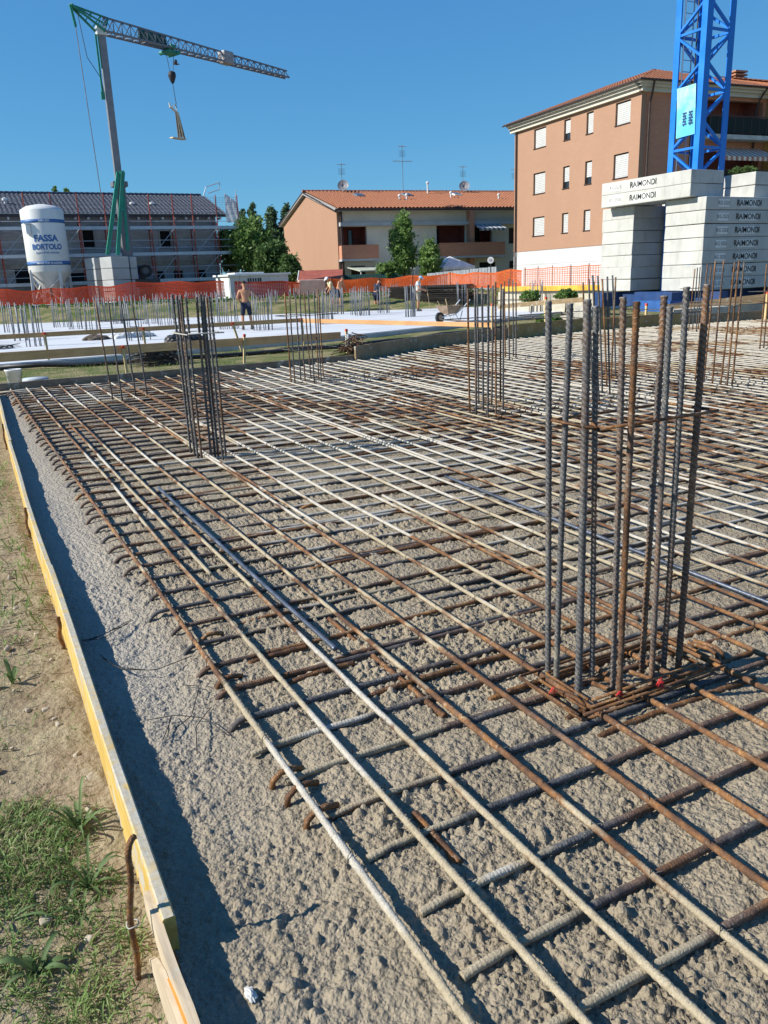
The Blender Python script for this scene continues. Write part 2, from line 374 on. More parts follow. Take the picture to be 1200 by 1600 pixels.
def text_geo(txt, size, offset=0.0, extrude=0.002, spacing=1.0):
    """letters as a small solid, centred, in the xy plane"""
    cu = bpy.data.curves.new('letters', 'FONT'); cu.body = txt; cu.size = size; cu.offset = offset; cu.extrude = extrude
    cu.space_character = spacing; cu.align_x = 'CENTER'; cu.align_y = 'CENTER'; cu.resolution_u = 3
    o = bpy.data.objects.new('letters', cu); COL.objects.link(o)
    dg = bpy.context.evaluated_depsgraph_get(); me = o.evaluated_get(dg).to_mesh()
    vs = [tuple(v.co) for v in me.vertices]; fs = [tuple(p.vertices) for p in me.polygons]
    o.evaluated_get(dg).to_mesh_clear(); bpy.data.objects.remove(o); bpy.data.curves.remove(cu)
    return vs, fs
def text_on(mb, txt, size, origin, right, up, offset=0.0, stretch=1.0):
    vs, fs = text_geo(txt, size, offset); r, u, o = Vector(right), Vector(up), Vector(origin); n = r.cross(u)
    return mb.add([o + r*(x*stretch) + u*y + n*z for x, y, z in vs], fs)
def skin_mesh(name, nodes, edges, mat, sub=1):
    """one continuous surface grown over a skeleton: nodes = [(xyz, radius)]"""
    me = bpy.data.meshes.new(name); me.from_pydata([n[0] for n in nodes], edges, []); me.update()
    o = bpy.data.objects.new(name, me); COL.objects.link(o)
    md = o.modifiers.new('skin', 'SKIN'); md.use_smooth_shade = True
    if not me.skin_vertices: me.attributes
    for i, (_, r) in enumerate(nodes):
        sv = me.skin_vertices[0].data[i]; rr = r if isinstance(r, tuple) else (r, r); sv.radius = rr; sv.use_root = (i == 0)
    ss = o.modifiers.new('subsurf', 'SUBSURF'); ss.levels = sub; ss.render_levels = sub
    dg = bpy.context.evaluated_depsgraph_get(); out = bpy.data.meshes.new_from_object(o.evaluated_get(dg))
    bpy.data.objects.remove(o); bpy.data.meshes.remove(me)
    out.name = name; out.materials.clear(); out.materials.append(mat)
    out.polygons.foreach_set('use_smooth', [True]*len(out.polygons)); return out

# ------------------------------------------------------------------ ground, concrete bed, slab
CONC = mat_concrete(); GROUND = mat_ground()
def ground(x, y):
    x = np.asarray(x, float); y = np.asarray(y, float); d = x*math.sin(YAW) + y*math.cos(YAW)
    near = np.minimum(0.12 + 0.017*np.clip(y, -3, 11.5), 0.3)
    near = near*(1-0.75*sstep(1.2, 5, np.abs(x+0.2)))                       # the pour stands proud of the plot around it
    z = near*(1-sstep(11.5, 16.5, y)) + (-0.10)*sstep(11.5, 16.5, y)*(1-sstep(17.5, 20.5, y)) + (-0.15)*sstep(17.5, 20.5, y)
    z = z*(1-sstep(44, 48.5, d)) + 0.74*sstep(44, 48.5, d)
    amp = 0.03 + 0.05*sstep(14, 60, d)
    return z + (fbm(x*0.7, y*0.7, 5, 4)-0.47)*amp*2
def on_ground(u, v):
    h = 0.0
    for _ in range(25): p = at_height(u, v, h); h = 0.5*h+0.5*float(ground(p[0], p[1]))
    return p
def axis(stops):
    out = []
    for (a, b, st) in stops: out += list(np.arange(a, b-st*0.3, st))
    return np.array(out + [stops[-1][1]])
gx = np.concatenate([-np.geomspace(1500, 40, 14), axis([(-36, -4, 2.0), (-4, -1.2, 0.25), (-1.2, 0.34, 0.011), (0.34, 1.0, 0.2), (1.0, 36, 0.5), (36, 90, 2.5)]), np.geomspace(110, 1500, 12)])
gy = np.concatenate([-np.geomspace(800, 20, 8), axis([(-16, 0, 2.0), (0, 1.3, 0.2), (1.3, 4.2, 0.012), (4.2, 12, 0.12), (12, 26, 0.35), (26, 60, 1.0), (60, 130, 3.0)]), np.geomspace(145, 1600, 14)])
GX, GY = np.meshgrid(gx, gy); GZ = ground(GX, GY)
nearm = sstep(-2.5, -0.9, GX)*(1-sstep(0.22, 0.3, GX))*sstep(0.6, 1.2, GY)*(1-sstep(5, 8, GY))
clod = pebbles(GX+0.01*fbm(GX*30, GY*30, 3), GY, 0.055, 0.006, 0.020, 0.30, 41) + 0.8*pebbles(GX, GY, 0.026, 0.004, 0.010, 0.45, 47)
GZ = GZ + nearm*(clod*0.55*sstep(0.35, 0.6, fbm(GX*2.3, GY*2.3, 9)) + (fbm(GX*9, GY*9, 21)-0.47)*0.03 + (fbm(GX*45, GY*45, 23)-0.47)*0.010)
GZ = GZ + nearm*0.028*sstep(0.02, 0.24, GX)*fbm(GX*6, GY*6, 31)             # earth banked against the form board
def grid_faces(nx, ny):
    i = np.arange(nx*ny).reshape(ny, nx); return np.stack([i[:-1, :-1], i[:-1, 1:], i[1:, 1:], i[1:, :-1]], -1).reshape(-1, 4)
tag(link('ground', np_mesh('ground', np.stack([GX, GY, GZ], -1).reshape(-1, 3), grid_faces(len(gx), len(gy)), GROUND)), kind='structure')

BOARD = [(0.17, 0.60), (0.25, 1.55), (0.283, 3.2), (0.33, 5.6), (0.42, 8.4), (0.52, 11.2)]     # inner face of the left form
def board_x(y): return np.interp(y, [p[1] for p in BOARD], [p[0] for p in BOARD])
FARX, FARY = (-1.0, 0.5, 5.9, 8.0, 12.6, 28.0), (11.2, 11.33, 11.82, 13.0, 14.2, 14.45)       # far edge of the pour
def y_far(x): return np.interp(x, FARX, FARY)
def y_near(x): return np.maximum(0.5, 0.78*np.asarray(x)-1.7)
def bed_z(x, y):
    low = -0.033 - 0.032*(1-sstep(0.48, 0.85, x)) + (fbm(x*1.6, y*1.6, 77, 3)-0.45)*0.020
    low = low + (fbm(x*7, y*7, 78, 3)-0.45)*0.020
    # low mounds in the middle of the cells
    low = low + 0.006*np.abs(np.sin(np.pi*(y-1.127)/0.2))*np.abs(np.sin(np.pi*(x-0.679)/0.2))
    return zmat(x, y) + low
bx = axis([(0.10, 2.35, 0.0052), (2.35, 3.4, 0.012), (3.4, 6.0, 0.03), (6.0, 12.0, 0.07), (12.0, 27.5, 0.25)])
by = axis([(0.45, 2.75, 0.0052), (2.75, 4.0, 0.012), (4.0, 7.0, 0.03), (7.0, 12.6, 0.06), (12.6, 27.0, 0.25)])
BX, BY = np.meshgrid(bx, by); BZ = bed_z(BX, BY)
wx = BX + 0.006*(fbm(BX*40, BY*40, 61, 2)-0.4); wy = BY + 0.006*(fbm(BX*40+9, BY*40, 62, 2)-0.4)
fine = 1-sstep(3.2, 5.5, np.hypot(BX, BY)*0.8)
patch = sstep(0.30, 0.62, fbm(BX*2.1+3, BY*2.1, 91, 3)); strip = np.maximum(sstep(0.42, 0.85, BX+0.1*(fbm(BX*3, BY*3, 4)-0.5)), 0.9*(1-sstep(1.7, 2.9, BY+0.5*(fbm(BX*4, BY*4, 8)-0.5)))*sstep(0.3, 0.42, BX))
cover = (0.35+0.65*patch)*(0.50+0.50*strip)
peb = np.maximum(pebbles(wx, wy, 0.036, 0.006, 0.0145, 0.42, 101), pebbles(wx, wy, 0.019, 0.004, 0.0085, 0.62, 111))
peb = np.maximum(peb, 0.85*pebbles(wx, wy, 0.075, 0.011, 0.020, 0.30, 141))
peb = np.maximum(peb, 0.95*pebbles(wx, wy, 0.0125, 0.003, 0.006, 0.75, 121))
BZ = BZ + fine*(peb*1.6*cover + (fbm(BX*70, BY*70, 131, 3)-0.45)*0.0075*(0.4+0.6*strip) + (fbm(BX*22, BY*22, 133, 3)-0.45)*0.016*(0.3+0.7*strip))
fcs = grid_faces(len(bx), len(by))
cxm = BX.reshape(-1)[fcs].mean(1); cym = BY.reshape(-1)[fcs].mean(1)
keep = (cxm > board_x(cym)-0.01) & (cym < y_far(cxm)) & (cym > np.maximum(0.45, 0.78*cxm-2.6))
fcs = fcs[keep]; used, inv = np.unique(fcs, return_inverse=True)
bed = tag(link('concrete_bed', np_mesh('concrete_bed', np.stack([BX, BY, BZ], -1).reshape(-1, 3)[used], inv.reshape(-1, 4), CONC)), kind='structure')
del BX, BY, BZ, wx, wy, peb, fcs

def mat_slab():
    m = NM('pale_finished_concrete', 0.8, 0, 0.25); p = m.pos(); s = m.sep(p)
    n = m.noise(p, 0.8, 5, 0.6); c = m.ramp(n, [(0.3, (0.53, 0.55, 0.58)), (0.7, (0.61, 0.635, 0.665))])
    l = m.noise(m.scaled(p, (0.25, 5.0, 1.0)), 1.0, 3, 0.5); c = m.mix(m.ramp(l, [(0.45, 0.0), (0.7, 0.7)]), c, (0.46, 0.46, 0.455)); st = m.noise(p, 0.25, 6, 0.7); c = m.mix(m.ramp(st, [(0.52, 0.0), (0.66, 0.4)]), c, (0.36, 0.35, 0.33))
    m.color(c); m.bump(m.noise(p, 30, 4), 0.15, 0.01); return m.m
SLAB = mat_slab()
slab_pts = [(-16, 20.4), (3.4, 22.0), (11.3, 23.2), (15.4, 24.6), (18.4, 25.9), (24, 28.2), (35, 33), (30, 38), (23.5, 43.0), (20, 45.2), (6, 50.4), (-16, 56)]
mb = MB(); mb.prism([(x, y, -0.55) for x, y in slab_pts], (0, 0, 0.55)); tag(mb.build('slab', SLAB, None), kind='structure')
mb = MB()
for i in range(5):      # formwork joints and a low kerb along the near edge of the slab
    a, b = slab_pts[i], slab_pts[i+1]; mb.beam((a[0], a[1]-0.03, -0.2), (b[0], b[1]-0.03, -0.2), 0.06, 0.36)
mb.build('kerb', plain('grey_kerb_concrete', (0.50, 0.50, 0.49), 0.85, var=0.2, scale=1.5, grime=0.3), None)['kind'] = 'structure'

# ------------------------------------------------------------------ the mat of reinforcing bars
MAT_A = mat_rebar('bar_along', white=0.41, coat=0.47, steel=0.20)
MAT_B = mat_rebar('bar_across', white=0.36, coat=0.40, steel=0.40)
MAT_COL = mat_rebar('starter_steel', coat=0.28, steel=0.48, scale=1.4, fade=False)
MAT_COLRUST = mat_rebar('starter_rust', coat=0.24, steel=0.30, scale=1.2, fade=False)
RIBSHADE_COL = mat_rebar('rib_shaded_starter_steel', coat=0.28, steel=0.46, scale=1.4, fade=False, rib_shade=True)
RIBSHADE_RUST = mat_rebar('rib_shaded_starter_rust', coat=0.24, steel=0.32, scale=1.2, fade=False, rib_shade=True)
RIBSHADE_GREY = mat_rebar('rib_shaded_grey_starter', coat=0.40, steel=0.60, scale=0.8, fade=False, rib_shade=True)
MAT_GREY = mat_rebar('grey_starter_steel', coat=0.46, steel=0.56, scale=0.8, fade=False)
MAT_RUST = mat_rebar('rusty_tie_bar', coat=0.22, steel=0.12, scale=1.2, fade=False)
MAT_STEEL = plain('bare_blue_steel', (0.15, 0.165, 0.20), 0.42, 0.7, 0.35, 9, 0.2)

def rod(path, b, r0, n=6, pitch=0.0, rib=0.0, ribmask=None, lump=0.0, seed=0):
    """a bar along a path that lies in the plane with normal b; ribs wind over it where ribmask is set"""
    path = np.asarray(path, float); t = np.gradient(path, axis=0); t /= np.linalg.norm(t, axis=1)[:, None] + 1e-12
    b = np.asarray(b, float); nn = np.cross(t, b); nn /= np.linalg.norm(nn, axis=1)[:, None]+1e-12; bb = np.cross(t, nn)
    s = np.concatenate([[0], np.cumsum(np.linalg.norm(np.diff(path, axis=0), axis=1))])
    th = np.arange(n)*2*np.pi/n; S, T = np.meshgrid(s, th, indexing='ij'); r = np.ones_like(S)*(r0 if np.isscalar(r0) else np.asarray(r0)[:, None])
    if pitch:
        side = np.where(T < np.pi, T/np.pi, (2*np.pi-T)/np.pi)
        ph = (S/pitch + 1.25*side) % 1.0
        bumpv = np.clip(1.2-np.abs(ph-0.5)*5.6, 0, 1)*np.sin(np.clip(side, 0.06, 0.94)*np.pi)**0.35
        mk = 1.0 if ribmask is None else np.asarray(ribmask, float)[:, None]
        r = r + rib*bumpv*mk
    if lump:
        mk = 1.0 if ribmask is None else np.asarray(ribmask, float)[:, None]
        r = r + lump*mk*(2.2*np.clip(vnoise(S*90, T*1.3, seed)-0.55, 0, 1) + 0.9*vnoise(S*260, T*2.0, seed+3))*(0.35+1.3*vnoise(S*5, T*0, seed+5))
    P = path[:, None, :] + nn[:, None, :]*(np.cos(T)*r)[..., None] + bb[:, None, :]*(np.sin(T)*r)[..., None]
    m = len(path); i = np.arange(m*n).reshape(m, n)
    q = np.stack([i[:-1], np.roll(i[:-1], -1, 1), np.roll(i[1:], -1, 1), i[1:]], -1).reshape(-1, 4)
    V = np.concatenate([P.reshape(-1, 3), path[:1], path[-1:]]); k = m*n
    c0 = np.stack([i[0], np.roll(i[0], -1), np.full(n, k), np.full(n, k)], 1)[:, [1, 0, 2, 3]]
    c1 = np.stack([i[-1], np.roll(i[-1], -1), np.full(n, k+1), np.full(n, k+1)], 1)
    return V, q, c0[:, :3], c1[:, :3]
def rod_mesh(name, mat, *a, **k):
    off = k.pop('off', (0, 0, 0)); V, q, c0, c1 = rod(*a, **k); V = V - np.asarray(off)
    me = bpy.data.meshes.new(name); me.from_pydata(V.tolist(), [], q.tolist()+c0.tolist()+c1.tolist()); me.materials.append(mat)
    me.polygons.foreach_set('use_smooth', [True]*len(me.polygons)); return me
def samples(a, b, dist, step):
    """stations along a bar: close together where the camera is near, metres apart far off"""
    out = [a]
    while out[-1] < b:
        d = dist(out[-1]); out.append(out[-1] + (step if d < 2.7 else 0.012 if d < 3.6 else 0.06 if d < 6 else 0.35))
    out[-1] = b; return np.array(out)

mat_t = thing('rebar_mat', 'wide two-way mat of ribbed reinforcing bars splashed with cement, lying on the fresh concrete', 'rebar mat', (0, 0, 0))
X0, DX, Y0 = 0.679, 0.2, 1.127
def along(x0, ya, yb, dz=0.0, r=0.0089, mat=None, name='longitudinal_bar', skew=0.0, seed=1):
    seed_o = seed*7.3
    s = samples(ya, yb, lambda y: math.hypot(x0, y), 0.0028)
    xx = x0 + skew*(s-ya) + 0.010*(vnoise(s*0.5, s*0+seed_o, 3)-0.5)*2; z = zmat(xx, s) + dz + 0.008*(vnoise(s*0.9, s*0+seed_o, 4)-0.5)
    near = np.hypot(xx, s) < 2.9
    link(name, rod_mesh(name, mat or MAT_A, np.stack([xx, s, z], 1), (1, 0, 0), r*(1+0.13*sstep(2.5, 7, np.hypot(xx, s))), 8 if near.any() else 5, pitch=0.0115 if near.any() else 0, rib=0.0010, ribmask=near, lump=0.0017 if near.any() else 0, seed=seed), mat_t)
def across(y0, xa, xb, dz=-0.0188, r=0.0094, mat=None, name='cross_bar', hook=True, seed=1, skew=0.0):
    seed_o = seed*5.1
    s = samples(xa+(0.075 if hook else 0), xb, lambda x: math.hypot(x, y0), 0.0021)
    yy = y0 + 0.012*(vnoise(s*0.5, s*0+seed_o, 13)-0.5)*2 + skew*(s-xa); z = zmat(s, yy) + dz + 0.010*(vnoise(s*0.8, s*0+seed_o, 14)-0.5) - (0 if hook else 0.014*np.exp(-(s-xa)/0.06))
    p = np.stack([s, yy, z], 1)
    if hook:        # the end is bent down into the pour
        k = np.array([(-math.sin(a)*0.065, 0, -0.065+math.cos(a)*0.065) for a in np.linspace(R(90), R(8), 8)])
        h0 = p[0]+k[0]; down = np.array([h0+(0.004, 0, -0.11), h0+(0.002, 0, -0.05)])
        p = np.concatenate([down, p[0]+k, p])
    near = np.hypot(p[:, 0], p[:, 1]) < 2.9
    link(name, rod_mesh(name, mat or MAT_B, p, (0, 1, 0), r*(1+0.18*sstep(2.5, 7, np.hypot(p[:, 0], p[:, 1]))), 8 if near.any() else 5, pitch=0.0105 if near.any() else 0, rib=0.0019, ribmask=near, lump=0.0013 if near.any() else 0, seed=seed+50), mat_t)
for i in range(0, 130):
    x = X0 + DX*i + random.uniform(-0.012, 0.012)
    ya, yb = float(y_near(x)), float(y_far(x))-0.05
    if yb < ya+0.5: break
    along(x, ya, yb, random.uniform(-0.002, 0.003), seed=i+1, skew=random.uniform(-0.0012, 0.0012))
j = 0; y = Y0-3*0.2
while y < 14.3:
    xa = 0.60 if y < 11.3 else float(np.interp(y, FARY, FARX))+0.06
    if y < 11.25: xa += random.uniform(-0.025, 0.025) + (0.13*(1-float(sstep(1.6, 2.4, y))))
    xb = min(26.5, (y+1.7)/0.78)
    if xb > xa+0.4: across(y+random.uniform(-0.012, 0.012), xa, xb, -0.0188+random.uniform(-0.004, 0.002), hook=2.2 < y < 11.25, seed=j+1, skew=random.uniform(-0.002, 0.002))
    j += 1; y += 0.2
# lapped bars beside the main ones: bare blue steel, rusty and splashed
for (x, ya, yb, mt, dz) in ((1.115, 2.55, 5.3, MAT_STEEL, 0.018), (2.93, 1.6, 4.6, MAT_STEEL, 0.002), (2.33, 2.2, 4.4, None, 0.0), (0.95, 3.6, 8.2, None, 0.0), (1.72, 3.9, 9.0, None, 0.0), (3.53, 3.2, 7.0, None, 0.0),
                            (4.35, 3.4, 8.0, None, 0.0), (5.16, 4.2, 10.0, None, 0.0), (2.05, 6.4, 10.8, None, 0.0), (3.13, 5.0, 10.9, None, 0.0), (6.75, 5.2, 11.5, None, 0.0), (1.255, 2.0, 2.9, MAT_RUST, -0.03), (0.92, 1.40, 1.62, MAT_RUST, -0.028)):
    along(x, ya, yb, dz*0.85, 0.0092, mt, 'lapped_bar', seed=int(x*40))
for (y, xa, xb, mt, dz) in ((1.93, 1.28, 1.75, None, -0.024), (2.02, 1.45, 2.9, MAT_RUST, -0.026), (2.24, 1.1, 1.95, MAT_RUST, -0.022), (2.47, 0.9, 1.16, MAT_RUST, -0.022), (2.68, 0.82, 1.06, MAT_RUST, -0.022), (2.85, 1.6, 3.4, None, -0.03), (3.05, 0.9, 2.2, None, -0.026), (3.5, 1.4, 3.6, MAT_RUST, -0.026), (4.1, 0.8, 2.9, None, -0.026),
                            (4.52, 1.8, 5.5, MAT_RUST, -0.024), (5.1, 0.9, 4.2, None, -0.026), (5.63, 2.5, 7.4, MAT_RUST, -0.022), (6.32, 0.9, 5.8, MAT_RUST, -0.024), (7.2, 2.2, 9.6, None, -0.024), (8.1, 0.9, 6.4, MAT_RUST, -0.024), (8.9, 3.2, 12.0, MAT_RUST, -0.024), (9.6, 1.0, 8.2, None, -0.024), (1.80, 1.6, 2.5, MAT_RUST, -0.03), (1.66, 1.62, 2.35, MAT_RUST, -0.034)):
    across(y, xa, xb, dz*0.85, 0.0098, mt, 'lapped_cross_bar', hook=False, seed=int(y*30))
# a second, lower run of cross bars lies half drowned between the upper ones
rr_ = random.Random(3); y = 2.55
while y < 12.5:
    xa = rr_.uniform(0.85, 1.6) if y < 11.3 else float(np.interp(y, FARY, FARX))+0.3
    xe = min(26.0, (y+1.6)/0.78)
    while xa < xe-0.8:
        xb = min(xe, xa+rr_.uniform(1.6, 4.5)); across(y+rr_.uniform(-0.03, 0.03), xa, xb, -0.0235+rr_.uniform(-0.005, 0.003), 0.0094, MAT_RUST if rr_.random() < 0.22 else None, 'lower_cross_bar', False, int(y*70), rr_.uniform(-0.006, 0.006)); xa = xb+rr_.uniform(0.0, 0.7)
    y += rr_.choice((0.2, 0.2, 0.2, 0.4))
# small loops of black wire that tie the crossings
m_ = MB()
for i in range(0, 12):
    for k in range(-2, 14):
        if rr_.random() < 0.35: continue
        x, yy = X0+DX*i, Y0+0.2*k; z = zmat(x, yy); a = rr_.uniform(0.5, 1.1)
        m_.tube([(x-0.016*math.cos(a), yy-0.016*math.sin(a), z-0.024), (x-0.010*math.cos(a), yy-0.010*math.sin(a), z+0.010), (x, yy, z+0.0135), (x+0.010*math.cos(a), yy+0.010*math.sin(a), z+0.010), (x+0.016*math.cos(a), yy+0.016*math.sin(a), z-0.022)], 0.0012, 4)
        m_.tube([(x+0.006, yy-0.012, z+0.006), (x+0.012, yy-0.022, z+0.012+0.008*rr_.random())], 0.0012, 4)
m_.build('tie_wire', plain('black_tie_wire', (0.035, 0.033, 0.032), 0.5, 0.5, 0.4), mat_t)['kind'] = 'stuff'
# rusty bent ends that poke out of the pour beside the edge bar
for (u, v) in ((432, 1222), (456, 1246), (486, 1283), (318, 1003), (345, 1072)):
    p = at_mat(u, v, -0.035); q = [p+(0.085, 0.01, 0.012), p+(0.05, 0.005, 0.024), p+(0.015, 0.0, 0.026), p+(-0.012, -0.002, 0.006), p+(-0.018, -0.003, -0.03)]
    me = MB().tube(q, 0.0095, 8).mesh('bent_end', MAT_RUST, True); link('bent_end', me, mat_t)

# ------------------------------------------------------------------ starter-bar cages of the columns
def straight(p, q, step=0.0045, bow=0.0):
    n = max(2, int(np.linalg.norm(np.subtract(q, p))/step)); t = np.linspace(0, 1, n)[:, None]
    P = np.asarray(p)*(1-t)+np.asarray(q)*t; P[:, 0] += bow*np.sin(np.pi*t[:, 0]); return P
def loop(rect, z, lean=(0, 0), jit=0.004):
    x0, y0, x1, y1 = rect; c = [(x0, y0), (x1, y0), (x1, y1), (x0, y1)]
    pts = []
    for k in range(5):
        a = c[k % 4]; zz = z + random.uniform(-jit, jit)
        for f in ((0.04,) if k == 0 else (-0.04, 0.04) if k < 4 else (-0.04,)):
            o = c[(k+1) % 4] if f > 0 else c[(k-1) % 4]; g = abs(f)*0.5
            pts.append((a[0]+(o[0]-a[0])*g, a[1]+(o[1]-a[1])*g, zz))
    return pts
c1 = at_mat(960, 1070)
cage = thing('column_starter_bars', 'nearest thick ribbed column bars tied by one stirrup in the right foreground', 'rebar cage', (1.92, 1.87, zmat(1.92, 1.87)), group='column starter bars on the mat')
CAGE1 = [(856, 1060, 857, 470, .0116), (869, 1066, 891, 474, .0118), (903, 1092, 918, 468, .0142), (925, 1052, 931, 478, .0105), (957, 1080, 974, 464, .0112), (967, 1096, 995, 471, .0118), (1003, 1046, 1038, 462, .0122), (1018, 1063, 1047, 479, .0112), (1037, 1037, 1073, 448, .0118), (1060, 1038, 1105, 444, .0132)]
for k, (ub, vb, ut, vt, r) in enumerate(CAGE1):
    b = at_mat(ub, vb); t = at_dist(ut, vt, math.hypot(b[0], b[1])); b = b + (b-t)*0.06
    P = straight(b, t, 0.0032, random.uniform(-0.003, 0.003)); an = 0.775+(0.0, 0.15, -0.1, 0.9, 0.8, 0.2, 1.5, -0.3, 0.5, -0.6)[k]; bn = Vector((math.cos(an), math.sin(an), 0))
    me = rod_mesh('starter_bar', [RIBSHADE_COL, RIBSHADE_GREY, RIBSHADE_COL, RIBSHADE_COL, RIBSHADE_RUST, MAT_COLRUST, RIBSHADE_RUST, RIBSHADE_COL, RIBSHADE_COL, RIBSHADE_RUST][k], P, bn, r*0.80, 16, pitch=0.0185, rib=0.0032, off=tuple(cage.location), seed=k)
    link('starter_bar', me, cage)
rect1 = (1.665, 1.765, 2.175, 1.985)
zl = float(at_dist(852, 655, math.hypot(1.69, 1.96))[2])
MB().tube(loop(rect1, zl) + [(1.665, 1.80, zl+0.012)], 0.0052, 8).build('stirrup', MAT_RUST, cage, True)
for dz, g in ((0.012, 0.02), (0.03, 0.0), (-0.012, 0.05), (0.022, 0.08)):
    rr = (rect1[0]-g, rect1[1]-g*0.6, rect1[2]+g, rect1[3]+g*0.6); MB().tube(loop(rr, zmat(1.92, 1.87)+dz), 0.0055, 8).build('base_stirrup', MAT_RUST, cage, True)
REDTIE = plain('red_plastic_tie', (0.55, 0.03, 0.03), 0.5, var=0.15)
for (u, v) in ((862, 1082), (967, 1085), (1030, 1068), (1031, 1074)):
    p = at_mat(u, v, 0.03); m_ = MB()
    for q in range(3): m_.tube([p+Vector((0.011*math.cos(a)+0.003*q, 0.008*math.sin(a), 0.008*math.sin(a*2)+0.004*q)) for a in np.linspace(0, 6.0, 9)], 0.0014, 5)
    m_.build('red_tie', REDTIE, cage, True)
for (x, y, dy) in ((1.80, 1.775, -.05), (1.86, 1.775, -.05), (1.97, 1.775, -.05), (1.66, 1.80, -.05), (2.33, 1.83, -.04), (2.36, 1.83, -.04)):       # hooked feet hanging into the pour
    z = zmat(x, y); MB().tube([(x-0.02, y+0.10, z+0.012), (x, y+0.02, z+0.014), (x+0.004, y-0.012, z+0.002), (x+0.004, y-0.02, z-0.03), (x+0.002, y-0.015, z-0.07)], 0.0085, 8).build('hooked_foot', MAT_RUST, cage, True)

def cage_from(name_label, bars, r, hoops, mt, wire=None, group='column starter bars on the mat'):
    bs = [at_mat(ub, vb) for ub, vb, _, _ in bars]; c = np.mean(bs, 0)
    t = thing('column_starter_bars', name_label, 'rebar cage', c, group=group)
    for k, ((ub, vb, ut, vt), b) in enumerate(zip(bars, bs)):
        top = at_dist(ut, vt, math.hypot(b[0], b[1])); b2 = b + (b-top)*0.05; near = math.hypot(b[0], b[1]) < 8
        bn = Vector((math.cos(k), math.sin(k), 0))
        link('starter_bar', rod_mesh('starter_bar', mt if (k % 4 or len(bars) > 10) else MAT_COLRUST, straight(b2, top, 0.0075 if near else 0.12, random.uniform(-.006, .006)), bn, r*random.uniform(.92, 1.06), 8 if near else 6, pitch=0.03 if near else 0, rib=0.0036 if near else 0, off=tuple(t.location), seed=k), t)
    xs = [b[0] for b in bs]; ys = [b[1] for b in bs]
    for h in hoops:
        MB().tube(loop((min(xs)-0.03, min(ys)-0.03, max(xs)+0.03, max(ys)+0.03), c[2]+h), 0.0055, 6).build('stirrup', wire or MAT_COL, t, True)
    return t
WIRE = plain('cement_covered_wire', (0.45, 0.43, 0.38), 0.8)
cage_from('dense bundle of tall starter bars in two groups left of centre',
          [(298, 704, 269, 460), (304, 708, 276, 462), (309, 711, 283, 461), (315, 713, 290, 463), (306, 700, 280, 468), (330, 712, 307, 464), (336, 709, 313, 460), (341, 711, 318, 461), (348, 713, 323, 465), (352, 707, 327, 463), (340, 703, 316, 468)], 0.0086, (0.945,), MAT_COL, WIRE)
cage_from('four thin starter bars in a row near the left far corner of the mat', [(176, 622, 149, 470), (191, 624, 169, 470), (212, 617, 188, 469), (230, 618, 205, 465)], 0.0105, (0.88,), MAT_COL)
cage_from('open cage of nine starter bars with two stirrups beside the pile of bent bars',
          [(455, 597, 445, 457), (461, 599, 452, 456), (470, 593, 461, 458), (477, 597, 468, 454), (486, 591, 475, 458), (491, 595, 481, 453), (498, 590, 490, 455), (502, 593, 495, 456), (505, 588, 497, 452)], 0.0094, (0.42, 0.84), MAT_COL)
cage_from('narrow cage of starter bars standing in the middle of the mat',
          [(734, 641, 731, 450), (744, 646, 742, 449), (755, 643, 753, 448), (762, 652, 763, 445), (775, 647, 774, 440), (786, 640, 786, 451), (768, 632, 770, 446), (748, 630, 746, 452), (782, 628, 783, 444)], 0.0100, (0.9,), MAT_COL)
cage_from('starter bars right behind the nearest column bars, in front of the left weight stack',
          [(917, 618, 911, 441), (926, 622, 920, 436), (936, 626, 926, 430), (941, 612, 934, 431), (948, 602, 941, 436), (953, 616, 949, 432), (962, 588, 957, 430), (931, 600, 928, 440), (955, 590, 962, 433)], 0.0104, (0.86,), MAT_COL)
cage_from('tall starter bars on the right standing before the lettered weights', [(1086, 596, 1106, 412), (1100, 593, 1118, 408), (1113, 599, 1131, 407), (1126, 600, 1148, 410), (1136, 603, 1155, 407), (1144, 601, 1163, 409), (1094, 585, 1112, 414)], 0.0106, (0.93, ), MAT_COLRUST)
cage_from('small far starter cage under the right weight stack', [(1076, 517, 1086, 420), (1082, 516, 1090, 418), (1088, 518, 1094, 417), (1091, 514, 1097, 421)], 0.0125, (0.9,), MAT_COL)
cage_from('starter bars cut by the right edge of the photo, near the rail post', [(1187, 546, 1198, 413), (1193, 544, 1204, 410), (1200, 541, 1212, 412), (1206, 546, 1219, 409)], 0.0125, (0.95,), MAT_COLRUST)
cage_from('starter bars behind the middle cage, close to the far brown form board', [(790, 560, 788, 440), (796, 562, 795, 436), (802, 556, 801, 438), (806, 559, 806, 442)], 0.012, (0.9,), MAT_COL)

# ------------------------------------------------------------------ form boards and stakes round the pour
YEL = mat_wood('yellow_form_wood', (0.47, 0.30, 0.06), (0.70, 0.49, 0.155), 1, 1.0, 0.35, splash=0.9)
YELTOP = YEL
GREYWOOD = mat_wood('weathered_form_wood', (0.17, 0.125, 0.085), (0.33, 0.26, 0.19), 0, 1.0, 0.25)
BROWNWOOD = mat_wood('brown_form_wood', (0.22, 0.15, 0.085), (0.40, 0.29, 0.17), 0, 1.0, 0.2)
ORANGEWOOD = mat_wood('ochre_form_wood', (0.30, 0.18, 0.06), (0.50, 0.33, 0.13), 0, 1.0, 0.2)
PALEWOOD = mat_wood('pale_split_wood', (0.42, 0.33, 0.22), (0.66, 0.55, 0.41), 1, 1.2, 0.25)
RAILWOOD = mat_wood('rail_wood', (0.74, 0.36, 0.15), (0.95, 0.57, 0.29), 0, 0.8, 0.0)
PEGWOOD = mat_wood('peg_wood', (0.52, 0.38, 0.18), (0.76, 0.58, 0.32), 2, 1.0, 0.0)
